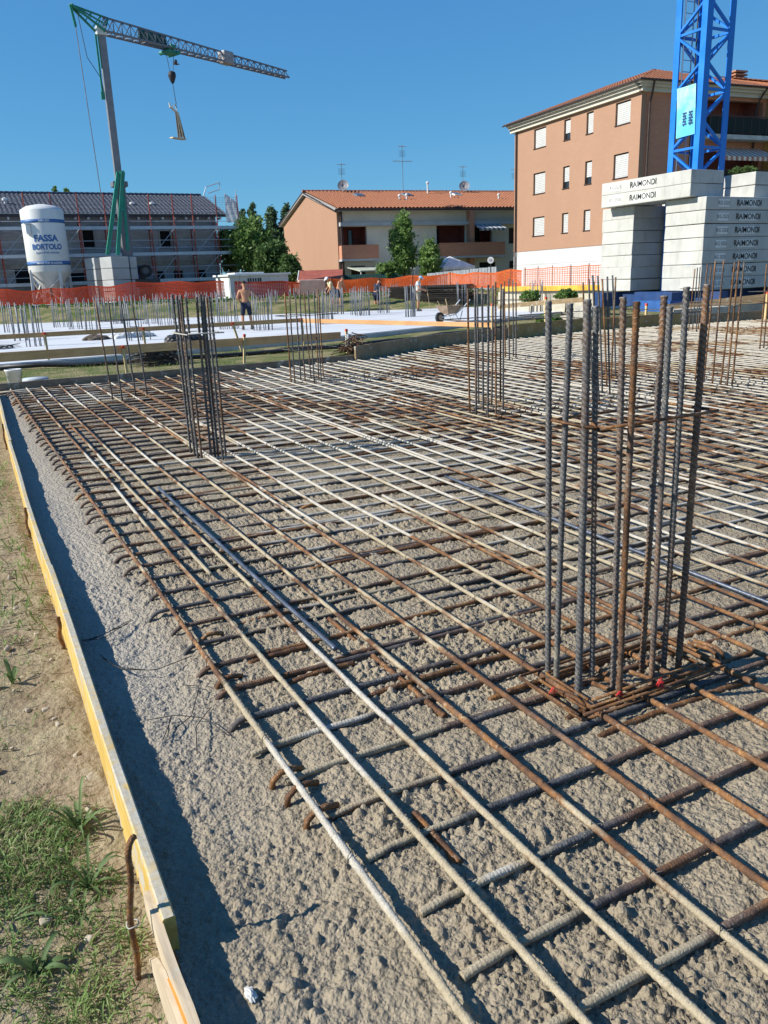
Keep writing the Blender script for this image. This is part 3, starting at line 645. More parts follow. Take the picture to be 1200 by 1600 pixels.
def board_strip(name, label, pts, th, ztop, zbot, mat, group='form boards round the pour', step=0.12, rag=0.0):
    """a plank on edge that follows pts = inner top line; ztop / zbot are functions of (x, y)"""
    P = [np.array(p, float) for p in pts]; L = [0.0]
    for a, b in zip(P, P[1:]): L.append(L[-1]+np.linalg.norm(b-a))
    n = max(2, int(L[-1]/step)); ss = np.linspace(0, L[-1], n)
    xs = np.interp(ss, L, [p[0] for p in P]); ys = np.interp(ss, L, [p[1] for p in P])
    tx = np.gradient(xs, ss); ty = np.gradient(ys, ss); nl = np.hypot(tx, ty); nx, ny = -ty/nl, tx/nl      # to the left of travel
    c = np.array([xs.mean(), ys.mean(), float(zbot(xs.mean(), ys.mean()))]); bev = 0.004; V = []
    for i in range(n):
        x, y = xs[i], ys[i]; zt = float(ztop(x, y)) + rag*(random.random()-0.5); zb = float(zbot(x, y))
        w = 0.003*math.sin(ss[i]*2.1)
        for o, z in ((w, zb), (w, zt-bev), (w+bev, zt), (w+th-bev, zt+rag*(random.random()-0.5)*0.5), (w+th, zt-bev), (w+th, zb)):
            V.append((x+nx[i]*o-c[0], y+ny[i]*o-c[1], z-c[2]))
    k = 6; Fq = [(i*k+j, i*k+(j+1) % k, (i+1)*k+(j+1) % k, (i+1)*k+j) for i in range(n-1) for j in range(k)]
    m_ = MB(); m_.v = V; m_.f = Fq + [tuple(range(k)), tuple(reversed(range((n-1)*k, n*k)))]
    o = link(name, m_.mesh(name, mat), None, tuple(c)); return tag(o, label, 'form board', group)
lin = lambda dz: (lambda x, y: zmat(x, y)+dz)
gz = lambda dz: (lambda x, y: float(ground(x, y))+dz)
def bp(y0, y1, n=8): return [(float(board_x(y)), y) for y in np.linspace(y0, y1, n)]
board_strip('form_board', 'long bright yellow form board with cement-splashed top edge along the left of the pour', bp(1.52, 4.05), 0.029, lin(0.030), gz(-0.12), YEL, rag=0.003)
board_strip('form_board', 'second yellow form board farther back along the left side, overlapping the long one', [(x+0.0, y) for x, y in bp(4.02, 7.6)], 0.027, lin(0.022), gz(-0.12), YEL, rag=0.003)
board_strip('form_board', 'farthest yellow form board on the left, running to the far corner of the mat', [(x+0.004, y) for x, y in bp(7.57, 11.25)], 0.027, lin(0.028), gz(-0.12), YEL, rag=0.003)
# pale split plank, its grain torn open, fixed to the outside of the yellow board
sp = thing('split_plank', 'pale split plank with a torn orange crack outside the near end of the yellow board', 'form board', (0.17, 1.2, 0.2), group='form boards round the pour')
for (o0, o1, z0, z1, nm, mt, ya, yb) in ((0.034, 0.052, -0.05, 0.018, 'plank', PALEWOOD, 0.62, 1.66), (0.053, 0.066, -0.14, -0.020, 'splinter', PALEWOOD, 0.62, 1.60), (0.046, 0.056, -0.03, 0.004, 'torn_core', mat_wood('torn_orange_wood', (0.50, 0.22, 0.04), (0.72, 0.38, 0.10), 1, 1.5), 0.62, 1.42)):
    m_ = MB(); ys = np.linspace(ya, yb, 26); k = len(m_.v); V = []
    for i, y in enumerate(ys):
        e = 0.004*math.sin(y*23+o0*300)+random.uniform(-.0015, .0015); tap = 1 - 0.75*sstep(yb-0.18, yb, y)*(nm != 'plank') - 0.2*sstep(yb-0.05, yb, y)
        x = float(board_x(y)) + 0.030*(1-float(sstep(1.15, 1.6, y))) + 0.004; zt = zmat(x, y)
        V += [(x-o1, y, zt+z0), (x-o0+e*0.3, y, zt+z0), (x-o0, y, zt+z0+(z1-z0)*float(tap)+e), (x-o1, y, zt+z0+(z1-z0)*float(tap)*0.97+e*0.6)]
    m_.v = V; m_.f = [(i*4+j, i*4+(j+1) % 4, i*4+4+(j+1) % 4, i*4+4+j) for i in range(25) for j in range(4)] + [(3, 2, 1, 0), (100, 101, 102, 103)]
    m_.build(nm, mt, sp)
def stake(label, foot, top, r, bend=(0.03, 0.03, 0.02), wire=False):
    t = thing('rebar_stake', label, 'stake', foot, group='rusty stakes holding the form')
    f, e = Vector(foot), Vector(top); P = [f-Vector((0, 0, 0.1))] + [f.lerp(e, k/26)+Vector((0.004*math.sin(k*0.4), 0, 0)) for k in range(1, 23)]
    b = Vector(bend)
    for k in range(1, 7): q = k/6; P.append(P[22] + (e-f)*(1/26*k*(1-0.45*q)) + b*(q*q))
    path = np.array([tuple(p) for p in P]); ss = np.concatenate([[0], np.cumsum(np.linalg.norm(np.diff(path, axis=0), axis=1))]); s2 = np.arange(0, ss[-1], 0.003)
    path = np.stack([np.interp(s2, ss, path[:, k]) for k in range(3)], 1)
    link('bar', rod_mesh('bar', MAT_RUST, path, (0.2, 1, 0.05), r, 10, pitch=0.012, rib=0.0012, off=tuple(t.location)), t)
    if wire: MB().tube([f.lerp(e, 0.42)+Vector((0.013*math.cos(a), 0.013*math.sin(a), 0.002*math.sin(3*a))) for a in np.linspace(0, 6.3, 14)], 0.0016, 5).build('tie_wire', WIRE, t, True)
    return t
ft = on_ground(215, 1538); tp = at_dist(196, 1306, math.hypot(ft[0], ft[1])+0.0); stake('rusty ribbed stake with a bent top standing before the split plank', ft, tp, 0.0068, (0.02, 0.02, -0.012), True)
ft = np.array([board_x(3.45)-0.045, 3.45, float(ground(0.22, 3.45))]); stake('short rusty stake flush against the yellow board, halfway up the left edge', ft, ft+(0.0, 0.02, 0.16), 0.009, (0.002, 0.0, 0.0))
ft = np.array([board_x(5.2)-0.042, 5.2, float(ground(0.28, 5.2))]); stake('far rusty stake at the joint of the two yellow boards', ft, ft+(0.0, 0.02, 0.20), 0.009, (0.002, 0, 0))
ft = np.array([board_x(8.2)-0.042, 8.2, float(ground(0.4, 8.2))]); stake('farthest thin rusty stake outside the left form', ft, ft+(0.0, 0.02, 0.25), 0.008, (0.002, 0, 0))
board_strip('form_board', 'dark grey-brown form board across the far left end of the mat', [(0.50, 11.36), (2.0, 11.50), (4.0, 11.68), (5.95, 11.86)], 0.03, lin(0.075), gz(-0.15), GREYWOOD, rag=0.004)
board_strip('form_board', 'brown form board with a pale sawn end, behind the middle of the mat', [(5.84, 11.80), (8.0, 13.04), (10.3, 13.64)], 0.03, lin(0.215), gz(-0.15), BROWNWOOD, rag=0.004)
board_strip('form_board', 'ochre form board continuing to the right behind the front column bars', [(10.26, 13.60), (12.6, 14.24), (16.1, 14.32)], 0.03, lin(0.27), gz(-0.15), ORANGEWOOD, rag=0.004)
board_strip('form_board', 'low brown form board in front of the blue crane frame', [(16.05, 14.29), (21.0, 14.40), (27.0, 14.50)], 0.03, lin(0.22), gz(-0.2), BROWNWOOD, rag=0.004)

# ------------------------------------------------------------------ rails on pegs (batter boards) with red paint marks
RED = plain('red_spray_paint', (0.62, 0.07, 0.03), 0.6, var=0.2, scale=12)
def rail(label, a, b, h, th=0.025, mat=None, group='timber rails round the slab'):
    a, b = Vector(a), Vector(b); c = (a+b)/2; d = b-a; rz = math.atan2(d.y, d.x); m_ = MB()
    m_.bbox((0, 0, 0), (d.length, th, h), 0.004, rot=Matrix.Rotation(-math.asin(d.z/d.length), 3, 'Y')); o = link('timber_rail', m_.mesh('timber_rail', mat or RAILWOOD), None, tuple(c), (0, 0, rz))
    return tag(o, label, 'rail', group)
def peg(label, foot, top, w=0.045, group='pegs with red tops'):
    f, e = Vector(foot), Vector(top); t = thing('timber_peg', label, 'peg', f, group=group); k = 1-0.06/max((e-f).length, .1)
    MB().beam(f-Vector((0, 0, 0.15)), f.lerp(e, k), w, w, (0, 1, 0)).build('post', PEGWOOD, t)
    MB().beam(f.lerp(e, k), e, w+0.006, w+0.006, (0, 1, 0)).build('red_mark', RED, t); return t
p1 = on_ground(197, 592); p2 = on_ground(378, 571)
D1, D2 = (math.hypot(p[0], p[1]) for p in (p1, p2))
def on_line(u, v, a, b):       # the point of the upright plane through a and b that pixel (u, v) shows
    n = np.array([-(b-a)[1], (b-a)[0], 0.0]); d = ray(u, v); o = np.array([0, 0, EYE]); return o + d*(np.dot(a-o, n)/np.dot(d, n))
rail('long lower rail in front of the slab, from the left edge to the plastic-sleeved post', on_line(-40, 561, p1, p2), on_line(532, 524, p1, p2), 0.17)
peg('peg with a red top standing in the grass between the two left column cages', p1+(0.03, -0.04, 0), on_line(189, 540, p1, p2)+(0.03, -0.04, 0))
peg('peg with a red top in the grass right of the dense bar bundle', p2+(0.03, -0.04, 0), on_line(379, 522, p1, p2)+(0.03, -0.04, 0))
p3 = on_line(543, 560, p1, p2); p3[2] = float(ground(p3[0], p3[1]))
t3 = peg('post in a grey plastic sleeve with a red top, beside the pile of bent bars', p3, on_line(541, 514, p1, p2), 0.05)
sl = MB().tube([on_line(543, 522, p1, p2), on_line(544, 548, p1, p2)], 0.062, 12); sl.build('plastic_sleeve', plain('grey_pvc', (0.42, 0.45, 0.47), 0.5, var=0.1), t3, True)
q0 = at_depth(0, 527, 19.6); q1 = at_depth(470, 500, 23.0); q2 = at_depth(765, 508, 20.6)
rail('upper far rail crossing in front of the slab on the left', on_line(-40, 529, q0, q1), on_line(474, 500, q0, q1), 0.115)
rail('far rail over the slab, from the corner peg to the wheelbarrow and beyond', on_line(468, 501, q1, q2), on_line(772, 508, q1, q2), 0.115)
for (lb, u, v0, v1, A, B, lean) in (('far red-topped peg at the left end of the upper rail', 68, 519, 560, q0, q1, 0.0), ('far red-topped peg behind the thin starter bars', 222, 512, 545, q0, q1, 0.0), ('leaning red-topped peg just left of the shirtless worker', 361, 504, 552, q0, q1, 0.25), ('red-topped peg at the corner of the two far rails', 469, 498, 534, q0, q1, 0.05), ('orange painted peg behind the middle starter cage', 767, 474, 522, q1, q2, 0.0)):
    a = on_line(u, v0, A, B); f = a.copy(); f[0] += lean; f[2] = float(ground(f[0], f[1])); peg(lb, f+(0.02, -0.035, 0), a+(0.02, -0.035, 0), 0.05)
r0 = at_depth(1040, 481, 21.3); r1 = at_depth(1215, 463, 20.8)
rail('brown rail below the lettered weights on the right', r0, r1, 0.18, mat=BROWNWOOD)
for lb, u, v0 in (('red-topped peg left of the right-hand rail', 1009, 474), ('red-topped peg at the right edge of the photo', 1198, 455)):
    a = on_line(u, v0, r0, r1); f = a.copy(); f[2] = float(ground(f[0], f[1])); peg(lb, f+(0.0, -0.03, 0), a+(0.0, -0.03, 0), 0.05)
r2 = at_depth(778, 479, 25.0); r3 = at_depth(912, 468, 22.0)
rail('short brown rail behind the front column bars', r2, r3, 0.13, mat=BROWNWOOD)
a = on_line(852, 464, r2, r3); f = a.copy(); f[2] = float(ground(f[0], f[1])); peg('orange painted peg under the short brown rail', f+(0, -.035, 0), a+(0, -.035, 0), 0.06)

# ------------------------------------------------------------------ things left lying about between the mat and the slab
WHITEPL = plain('white_plastic', (0.70, 0.71, 0.70), 0.45, var=0.1, grime=0.35); DARK = plain('black_plastic', (0.02, 0.021, 0.024), 0.45, var=0.3)
b0 = on_ground(24, 602); bk = thing('bucket', 'white plastic bucket with wire handle standing on the grass at the left edge', 'bucket', b0)
MB().lathe([(0.115, 0), (0.15, 0.28), (0.157, 0.285), (0.157, 0.31), (0.145, 0.31), (0.11, 0.02), (0.0, 0.02)], 24).build('pail', WHITEPL, bk, True, True)
MB().tube([(0.155*math.cos(a), -0.06-0.02*math.sin(a), 0.28-0.20*math.sin(a)) for a in np.linspace(0, math.pi, 14)], 0.004, 5).build('handle', DARK, bk, True, True)
b1 = on_ground(57, 603); tb = thing('tub', 'low round grey tub lying upside down beside the white bucket', 'tub', b1)
MB().lathe([(0.24, 0), (0.245, 0.02), (0.235, 0.14), (0.225, 0.155), (0.02, 0.16)], 28).build('shell', plain('grey_tub', (0.42, 0.46, 0.50), 0.5, grime=0.3), tb, True, True)
MB().lathe([(0.255, 0.0), (0.255, 0.025), (0.24, 0.03)], 28).build('rim', WHITEPL, tb, True, True)
b2 = on_ground(33, 607); br = thing('hollow_brick', 'terracotta hollow brick between bucket and tub', 'brick', b2, 0.3)
m_ = MB(); m_.box((0, 0, 0.015), (0.25, 0.12, 0.02)); m_.box((0, 0, 0.085), (0.25, 0.12, 0.02))
for k in range(5): m_.box((-0.115+k*0.0575, 0, 0.05), (0.016, 0.12, 0.052))
m_.build('clay_shell', plain('terracotta', (0.42, 0.20, 0.12), 0.9, grime=0.3), br, False, True)
def bar_pile(label, c, n, L, spread, h, mat, bent=True, rz=0.0, group='heaps of cut and bent bars'):
    t = thing('bar_pile', label, 'bar pile', c, rz, group=group); ms = []
    for k in range(8):
        m_ = MB(); l = L*random.uniform(.7, 1.0)
        if bent: m_.tube([(-l/2, 0, 0), (-l/4, 0.02, 0.03), (l/4, -0.02, 0.03), (l/2-0.03, 0, 0.0), (l/2, 0.05, 0.02), (l/2-0.06, 0.10, 0.05)], 0.009, 5)
        else: m_.tube([(-l/2, 0, 0), (0, 0.01, 0.005), (l/2, 0, 0)], 0.009, 5)
        ms.append(m_.mesh('bar', mat, True))
    for k in range(n):
        z = h*random.random()**1.4; w = spread*(1-0.75*z/h)
        link('bar', ms[k % 8], t, (random.uniform(-.15, .15)*L, random.uniform(-w, w), z+0.01), (random.uniform(-.25, .25), random.uniform(-.12, .12), random.uniform(-.45, .45)))
    return t
bar_pile('heap of dark bent stirrups on the grass behind the dense bar bundle', on_ground(245, 571), 90, 1.25, 0.45, 0.42, plain('dark_scale_steel', (0.07, 0.06, 0.052), 0.6, 0.3, 0.5, 6), True, 0.2)
bar_pile('brown heap of bent bars beside the plastic-sleeved post', on_ground(556, 553), 80, 1.1, 0.5, 0.40, plain('brown_scale_steel', (0.15, 0.085, 0.05), 0.7, 0.2, 0.5, 6), True, 0.9)
c_ = at_height(8, 545, 0.0); bar_pile('loose scrap bars lying on the slab at the left edge', c_, 14, 0.9, 0.2, 0.12, plain('scrap_steel', (0.12, 0.11, 0.11), 0.5, 0.3, 0.4), False, 0.6)
hz = [at_height(u, v, -0.06) for u, v in ((-40, 575), (60, 571), (120, 568), (180, 565), (260, 561), (330, 555), (400, 549), (470, 545), (540, 542), (600, 531), (650, 527), (690, 522), (740, 515), (790, 509))]
hz = [(p[0], p[1], float(ground(p[0], p[1]))+0.07+0.03*math.sin(k*1.9)) for k, p in enumerate(hz)]
tag(MB().tube(hz, 0.055, 8).build('hose', DARK, None, True), 'long black corrugated hose lying along the foot of the slab', 'hose')
def crumple(name, label, cat, c, size, mat, seed):
    bm = bmesh.new(); bmesh.ops.create_icosphere(bm, subdivisions=4, radius=1.0); rr = random.Random(seed)
    for v in bm.verts:
        d = v.co.normalized(); n = 0.62 + 0.75*float(fbm(d.x*2.3+seed, d.y*2.3+d.z*1.7, seed, 4)) + 0.22*abs(math.sin(6*d.x+4*d.y+seed))*0.6
        v.co = Vector((d.x*size[0], d.y*size[1], max(0.0, d.z)*size[2]))*n
    me = bpy.data.meshes.new(name); bm.to_mesh(me); bm.free(); me.materials.append(mat); return tag(link(name, me, None, tuple(c)), label, cat)
crumple('plastic_sheet', 'crumpled clear plastic sheet lying on the slab behind the thin starter bars', 'plastic sheet', at_height(203, 527, 0.0), (0.75, 0.5, 0.32), plain('dusty_film', (0.50, 0.50, 0.50), 0.3, var=0.4, scale=5), 3)
crumple('black_bag', 'black plastic bag lying on the slab behind the dense bar bundle', 'bag', at_height(289, 536, 0.0), (0.55, 0.4, 0.34), DARK, 5)
crumple('straw_bundle', 'brown bundle of cut wire on the slab beside the plastic sheet', 'bundle', at_height(150, 531, 0.0), (0.4, 0.3, 0.16), plain('cut_wire_brown', (0.11, 0.085, 0.065), 0.9, var=0.5, scale=12), 8)
# bits of tie wire on the fresh concrete beside the left form
TW = plain('black_tie_wire', (0.035, 0.033, 0.032), 0.5, 0.5, 0.4)
def wires(label, lines):
    c = at_mat(*lines[0][0], -0.06); t = thing('tie_wire_bundle', label, 'wire', c, group='cut tie wires dropped on the fresh concrete')
    for ln in lines:
        P = [at_mat(u, v, -0.040+0.02*math.sin(3.1*k/max(1, len(ln)-1))) for k, (u, v) in enumerate(ln)]; n = 14; k = np.linspace(0, len(P)-1, n)
        pts = [Vector([np.interp(q, range(len(P)), [p[a] for p in P]) for a in range(3)]) for q in k]
        MB().tube(pts, 0.0017, 5).build('wire', TW, t, True)
wires('pair of long black tie wires lying across the shadow line', [[(130, 1002), (165, 990), (205, 968)], [(128, 1000), (160, 998), (205, 970)], [(135, 1003), (175, 985), (200, 975)]])
wires('long thin curved tie wire lying towards the bar ends', [[(155, 1022), (180, 1042), (240, 1048), (300, 1025)], [(160, 1028), (190, 1046), (235, 1047)]])
wires('star-shaped tangle of black tie wires on the open concrete', [[(230, 1125), (275, 1117), (320, 1122), (358, 1150)], [(262, 1152), (265, 1125), (268, 1118)], [(255, 1155), (268, 1122)], [(286, 1070), (312, 1072), (300, 1115)], [(308, 1178), (306, 1135), (330, 1105)], [(300, 1118), (272, 1140)]])
sp_ = crumple('cement_lump', 'small pale blob of cement splashed in the shade of the board', 'cement blob', at_mat(392, 1555, -0.058), (0.011, 0.022, 0.009), plain('pale_cement', (0.46, 0.46, 0.44), 0.7), 4)

# ------------------------------------------------------------------ weeds and grass on the bare earth at the left
LEAF_A = mat_leaf('weed_leaf', (0.06, 0.115, 0.035), (0.13, 0.20, 0.07), (0.26, 0.33, 0.15))
LEAF_D = mat_leaf('dry_grass', (0.16, 0.14, 0.06), (0.30, 0.26, 0.13), (0.42, 0.36, 0.21))
LEAF_G = mat_leaf('short_grass', (0.08, 0.15, 0.03), (0.17, 0.27, 0.07), (0.30, 0.38, 0.14))
def blade(mb, p, ang, L, w, lift, droop, n=6):
    d = Vector((math.cos(ang), math.sin(ang), 0)); s = Vector((-math.sin(ang), math.cos(ang), 0)); vs = []; tw = random.uniform(-.5, .5)
    for k in range(n+1):
        q = k/n; c = Vector(p) + d*(L*q*(1-0.15*q)) + Vector((0, 0, lift*math.sin(q*2.2)*L - droop*q*q*L)); ww = w*(0.35+0.65*math.sin(math.pi*min(1, q*0.85+0.15)))*(1-q**3)
        x = s*ww + Vector((0, 0, ww*0.5*tw)); vs += [c-x+Vector((0, 0, ww*0.35)), c-Vector((0, 0, ww*0.15)), c+x+Vector((0, 0, ww*0.35))]
    return mb.add(vs, [(k*3+j, k*3+j+1, k*3+j+4, k*3+j+3) for k in range(n) for j in range(2)])
def weed(label, u, v, leaves, L, w, lift=0.45, droop=0.5, a0=0.0, fan=6.28):
    c = on_ground(u, v); t = thing('weed', label, 'weed', c, group='broad-bladed weeds beside the form')
    for k in range(leaves):
        m_ = MB(); blade(m_, (0, 0, 0.0), a0+fan*(k+random.uniform(-.3, .3))/leaves, L*random.uniform(.55, 1.1), w*random.uniform(.7, 1.2), lift*random.uniform(.5, 1.3), droop*random.uniform(.6, 1.2), 8)
        m_.build('leaf', LEAF_A, t, True, True)
    return t
weed('small weed with upright broad leaves alone on bare soil', 20, 1068, 6, 0.11, 0.0085, 0.9, 0.3)
weed('large tufted weed with long pale blades right of the grass patch', 125, 1300, 16, 0.17, 0.0058, 0.65, 0.4)
weed('tall grassy weed leaning towards the yellow board', 140, 1390, 14, 0.14, 0.0050, 0.7, 0.4)
weed('broad-leaved weed at the very bottom left of the photo', 62, 1520, 9, 0.13, 0.0095, 0.45, 0.4)
weed('flat weed with long blades lying on the soil at the left edge', 15, 1440, 8, 0.18, 0.0052, 0.25, 0.25)
weed('weed with blades spreading over stones near the stake', 130, 1430, 10, 0.11, 0.0045, 0.45, 0.35)
m_g, m_d = MB(), MB()
for k in range(60000):
    x = random.uniform(-0.75, 0.20); y = random.uniform(1.35, 4.4); 
    g = float(fbm(x*3.1+4, y*3.1, 55, 3)); 
    if x > board_x(y)-0.06: continue
    dense = (g-0.40)*6 - 0.9*float(sstep(-0.15, 0.14, x))*(y > 2.3)
    if y > 3.0: dense -= 0.9
    if random.random() > max(0.02, min(1, dense)): continue
    z = float(ground(x, y))+0.004; q = random.random()
    blade(m_g if q < 0.72 else m_d, (x, y, z), random.uniform(0, 6.28), random.uniform(.016, .058), random.uniform(.0011, .0026), random.uniform(.3, .9), random.uniform(.2, .6), 3)
m_g.build('grass', LEAF_G, None)['kind'] = 'stuff'; m_d.build('dry_grass', LEAF_D, None)['kind'] = 'stuff'
m_s = MB()
for k in range(420):
    x = random.uniform(-0.75, 0.2); y = random.uniform(1.35, 4.6); r = 0.003+0.012*random.random()**3
    if x > board_x(y)-0.05: continue
    rt = Matrix.Rotation(random.uniform(0, 3), 3, (random.random(), random.random(), 1)); m_s.bbox((x, y, float(ground(x, y))+r*0.7), (r*2.2, r*1.6, r*1.4), r*0.5, rot=rt, jit=r*0.25)
m_s.build('pebbles', plain('pale_stone', (0.40, 0.34, 0.26), 0.9, var=0.35, scale=40), None, True)['kind'] = 'stuff'
m_g, m_d = MB(), MB()
for k in range(26000):
    y = random.uniform(11.8, 22.5) if k < 20000 else random.uniform(3.5, 12); x = random.uniform(-2.5, 17) if k < 20000 else random.uniform(-1.6, 0.3)
    if k < 20000 and (y < float(y_far(x))+0.15 or x < 0.33*y-5.2): continue
    if k >= 20000 and x > board_x(y)-0.06: continue
    g = float(fbm(x*0.7, y*0.7, 57, 3)); 
    if random.random() > max(0.03, min(1, (g-0.30)*6)): continue
    blade(m_g if random.random() < 0.72 else m_d, (x, y, float(ground(x, y))-0.005), random.uniform(0, 6.28), random.uniform(.04, .12), random.uniform(.003, .006), random.uniform(.4, 1.1), .3, 2)
m_g.build('grass', LEAF_G, None)['kind'] = 'stuff'; m_d.build('dry_grass', LEAF_D, None)['kind'] = 'stuff'

# ------------------------------------------------------------------ houses and works beyond the slab
class Frame:
    """local axes of a building: x along its front, y into it, z up"""
    def __init__(s, origin, az_deg):
        a = R(az_deg); s.o = np.array([origin[0], origin[1], 0.0]); s.x = np.array([math.sin(a), math.cos(a), 0]); s.y = np.array([-math.cos(a), math.sin(a), 0]); s.rz = math.pi/2-a
    def front(s, u, v, y=0.0):      # where a pixel meets the plane y = const: (x, z)
        d = ray(u, v); o = np.array([0, 0, EYE])-s.o; t = (y-np.dot(o, s.y))/np.dot(d, s.y); p = o+d*t; return float(np.dot(p, s.x)), float(p[2])
    def side(s, u, v, x=0.0):       # where a pixel meets the plane x = const: (y, z)
        d = ray(u, v); o = np.array([0, 0, EYE])-s.o; t = (x-np.dot(o, s.x))/np.dot(d, s.x); p = o+d*t; return float(np.dot(p, s.y)), float(p[2])
def wall_grid(mb, a0, a1, z0, z1, holes, put):
    """fill a wall with boxes round its openings; put(a0, a1, z0, z1) adds one box"""
    xs = sorted({a0, a1, *[h[0] for h in holes], *[h[1] for h in holes]}); zs = sorted({z0, z1, *[h[2] for h in holes], *[h[3] for h in holes]})
    for zi in range(len(zs)-1):
        run = None
        for xi in range(len(xs)-1):
            cx, cz = (xs[xi]+xs[xi+1])/2, (zs[zi]+zs[zi+1])/2; hole = any(h[0] < cx < h[1] and h[2] < cz < h[3] for h in holes)
            if not hole: run = [run[0] if run else xs[xi], xs[xi+1]]
            if (hole or xi == len(xs)-2) and run: put(run[0], run[1], zs[zi], zs[zi+1]); run = None
def xwall(mb, x0, x1, z0, z1, y, th, holes=()): wall_grid(mb, x0, x1, z0, z1, holes, lambda a, b, c, d: mb.box(((a+b)/2, y+th/2, (c+d)/2), (b-a, th, d-c))); return mb
def ywall(mb, y0, y1, z0, z1, x, th, holes=()): wall_grid(mb, y0, y1, z0, z1, holes, lambda a, b, c, d: mb.box((x+th/2, (a+b)/2, (c+d)/2), (th, b-a, d-c))); return mb
def tiled(mb, p0, ux, uy, w, l, tile=0.24, row=0.42, amp=0.035, clip=None):
    """overlapping rows of curved tiles on a sloping plane: ux along the eave, uy up the slope"""
    p0, ux, uy = Vector(p0), Vector(ux).normalized(), Vector(uy).normalized(); n = ux.cross(uy); nt = int(w/tile); nr = int(l/row)
    for r in range(nr):
        vs = []; sh = random.uniform(-.01, .01)
        xs = np.linspace(0, w, nt*4+1)
        for yy, lift in ((r*row-0.05, 0.030), (min(l, (r+1)*row), 0.0)):
            for k, x in enumerate(xs): vs.append(p0 + ux*x + uy*yy + n*(lift + amp*(0.5+0.5*math.cos(2*math.pi*k/4)) + sh*0.3))
        m = len(xs); fs = [(k, k+1, m+k+1, m+k) for k in range(m-1)]
        if clip: keep = [f for f in fs if clip((vs[f[0]]+vs[f[2]])/2)]; fs = keep
        mb.add(vs, fs)
    return mb
GLASS = plain('dark_glass', (0.02, 0.024, 0.03), 0.12, 0.0, 0.3, spec=0.6); SHUT = plain('white_roller_shutter', (0.50, 0.50, 0.49), 0.6, var=0.06); DARKWOOD = plain('dark_shutter', (0.05, 0.03, 0.025), 0.6)
PLASTER = plain('beige_plaster', (0.696, 0.636, 0.512), 0.9, var=0.10, scale=0.6, grime=0.12); GREYBEAM = plain('grey_beam', (0.420, 0.434, 0.440), 0.85, var=0.12, scale=1.0, grime=0.2)
BRICKO = mat_brick('orange_facing_brick', (0.358, 0.211, 0.141), (0.377, 0.225, 0.151), (0.367, 0.229, 0.159), 4.2)
BRICKR = mat_brick('red_balcony_brick', (0.480, 0.210, 0.132), (0.552, 0.252, 0.156), (0.528, 0.324, 0.216), 4.2)
TILEO = plain('orange_roof_tile', (0.30, 0.118, 0.062), 0.9, var=0.32, scale=7.0, grime=0.25); TILEB = plain('dark_slate_tile', (0.084, 0.093, 0.121), 0.7, var=0.3, scale=6.0)
GUTTER = plain('brown_gutter', (0.06, 0.04, 0.035), 0.5); WHITEMETAL = plain('white_metal', (0.72, 0.72, 0.71), 0.5, var=0.06, grime=0.2)
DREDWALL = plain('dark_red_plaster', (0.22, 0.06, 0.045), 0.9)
def window(parent, x0, x1, z0, z1, y, look='shutter', gap=0.0, axis='x', frame=None):
    """frame as a part, roller shutter or glass as its sub-part; y is the outer wall face, x the same for a side wall"""
    m_ = MB(); t = 0.05
    def bx(a0, a1, c0, c1, d0, d1):
        if axis == 'x': m2.box(((a0+a1)/2, (d0+d1)/2, (c0+c1)/2), (a1-a0, d1-d0, c1-c0))
        else: m2.box(((d0+d1)/2, (a0+a1)/2, (c0+c1)/2), (d1-d0, a1-a0, c1-c0))
    m2 = m_; bx(x0, x0+t, z0, z1, y+0.10, y+0.18); bx(x1-t, x1, z0, z1, y+0.10, y+0.18); bx(x0, x1, z1-t, z1, y+0.10, y+0.18); bx(x0-0.03, x1+0.03, z0-0.05, z0, y-0.05, y+0.18)
    f = m_.build('window', frame or DARKWOOD, parent, False, True)
    if look != 'glass':
        m2 = MB(); n = max(3, int((z1-z0-gap)/0.11)); h = (z1-z0-gap-t)/n
        for k in range(n): bx(x0+t, x1-t, z0+gap+k*h, z0+gap+(k+1)*h-0.012, y+0.115, y+0.145)
        m2.build('shutter', SHUT if look == 'shutter' else DARKWOOD, f, False, True)
    m2 = MB(); bx(x0+t, x1-t, z0, z1-t, y+0.155, y+0.17); m2.build('pane', GLASS, f, False, True)
    return f
def tv_antenna(parent, x, y, z0, z1, kind=0):
    m_ = MB(); m_.tube([(x, y, z0), (x, y, z1)], 0.025, 5)
    for k in range(7): q = -0.5+k/6.0; m_.beam((x+q*0.7, y-0.22+0.12*abs(q), z1-0.15), (x+q*0.7, y+0.22-0.12*abs(q), z1-0.15), 0.02)
    m_.beam((x-0.4, y, z1-0.15), (x+0.4, y, z1-0.15), 0.025)
    for k in range(6): m_.beam((x-0.3, y, z1-0.5-0.09*k), (x+0.3, y, z1-0.5-0.09*k), 0.018)
    if kind: m_.beam((x-0.9, y, z1-1.35), (x+0.9, y, z1-1.35), 0.03); [m_.beam((x-0.8+0.32*k, y-0.45, z1-1.35), (x-0.8+0.32*k, y+0.45, z1-1.35), 0.02) for k in range(6)]
    m_.build('antenna', plain('grey_aerial', (0.22, 0.22, 0.23), 0.5, 0.5), parent, False, True)
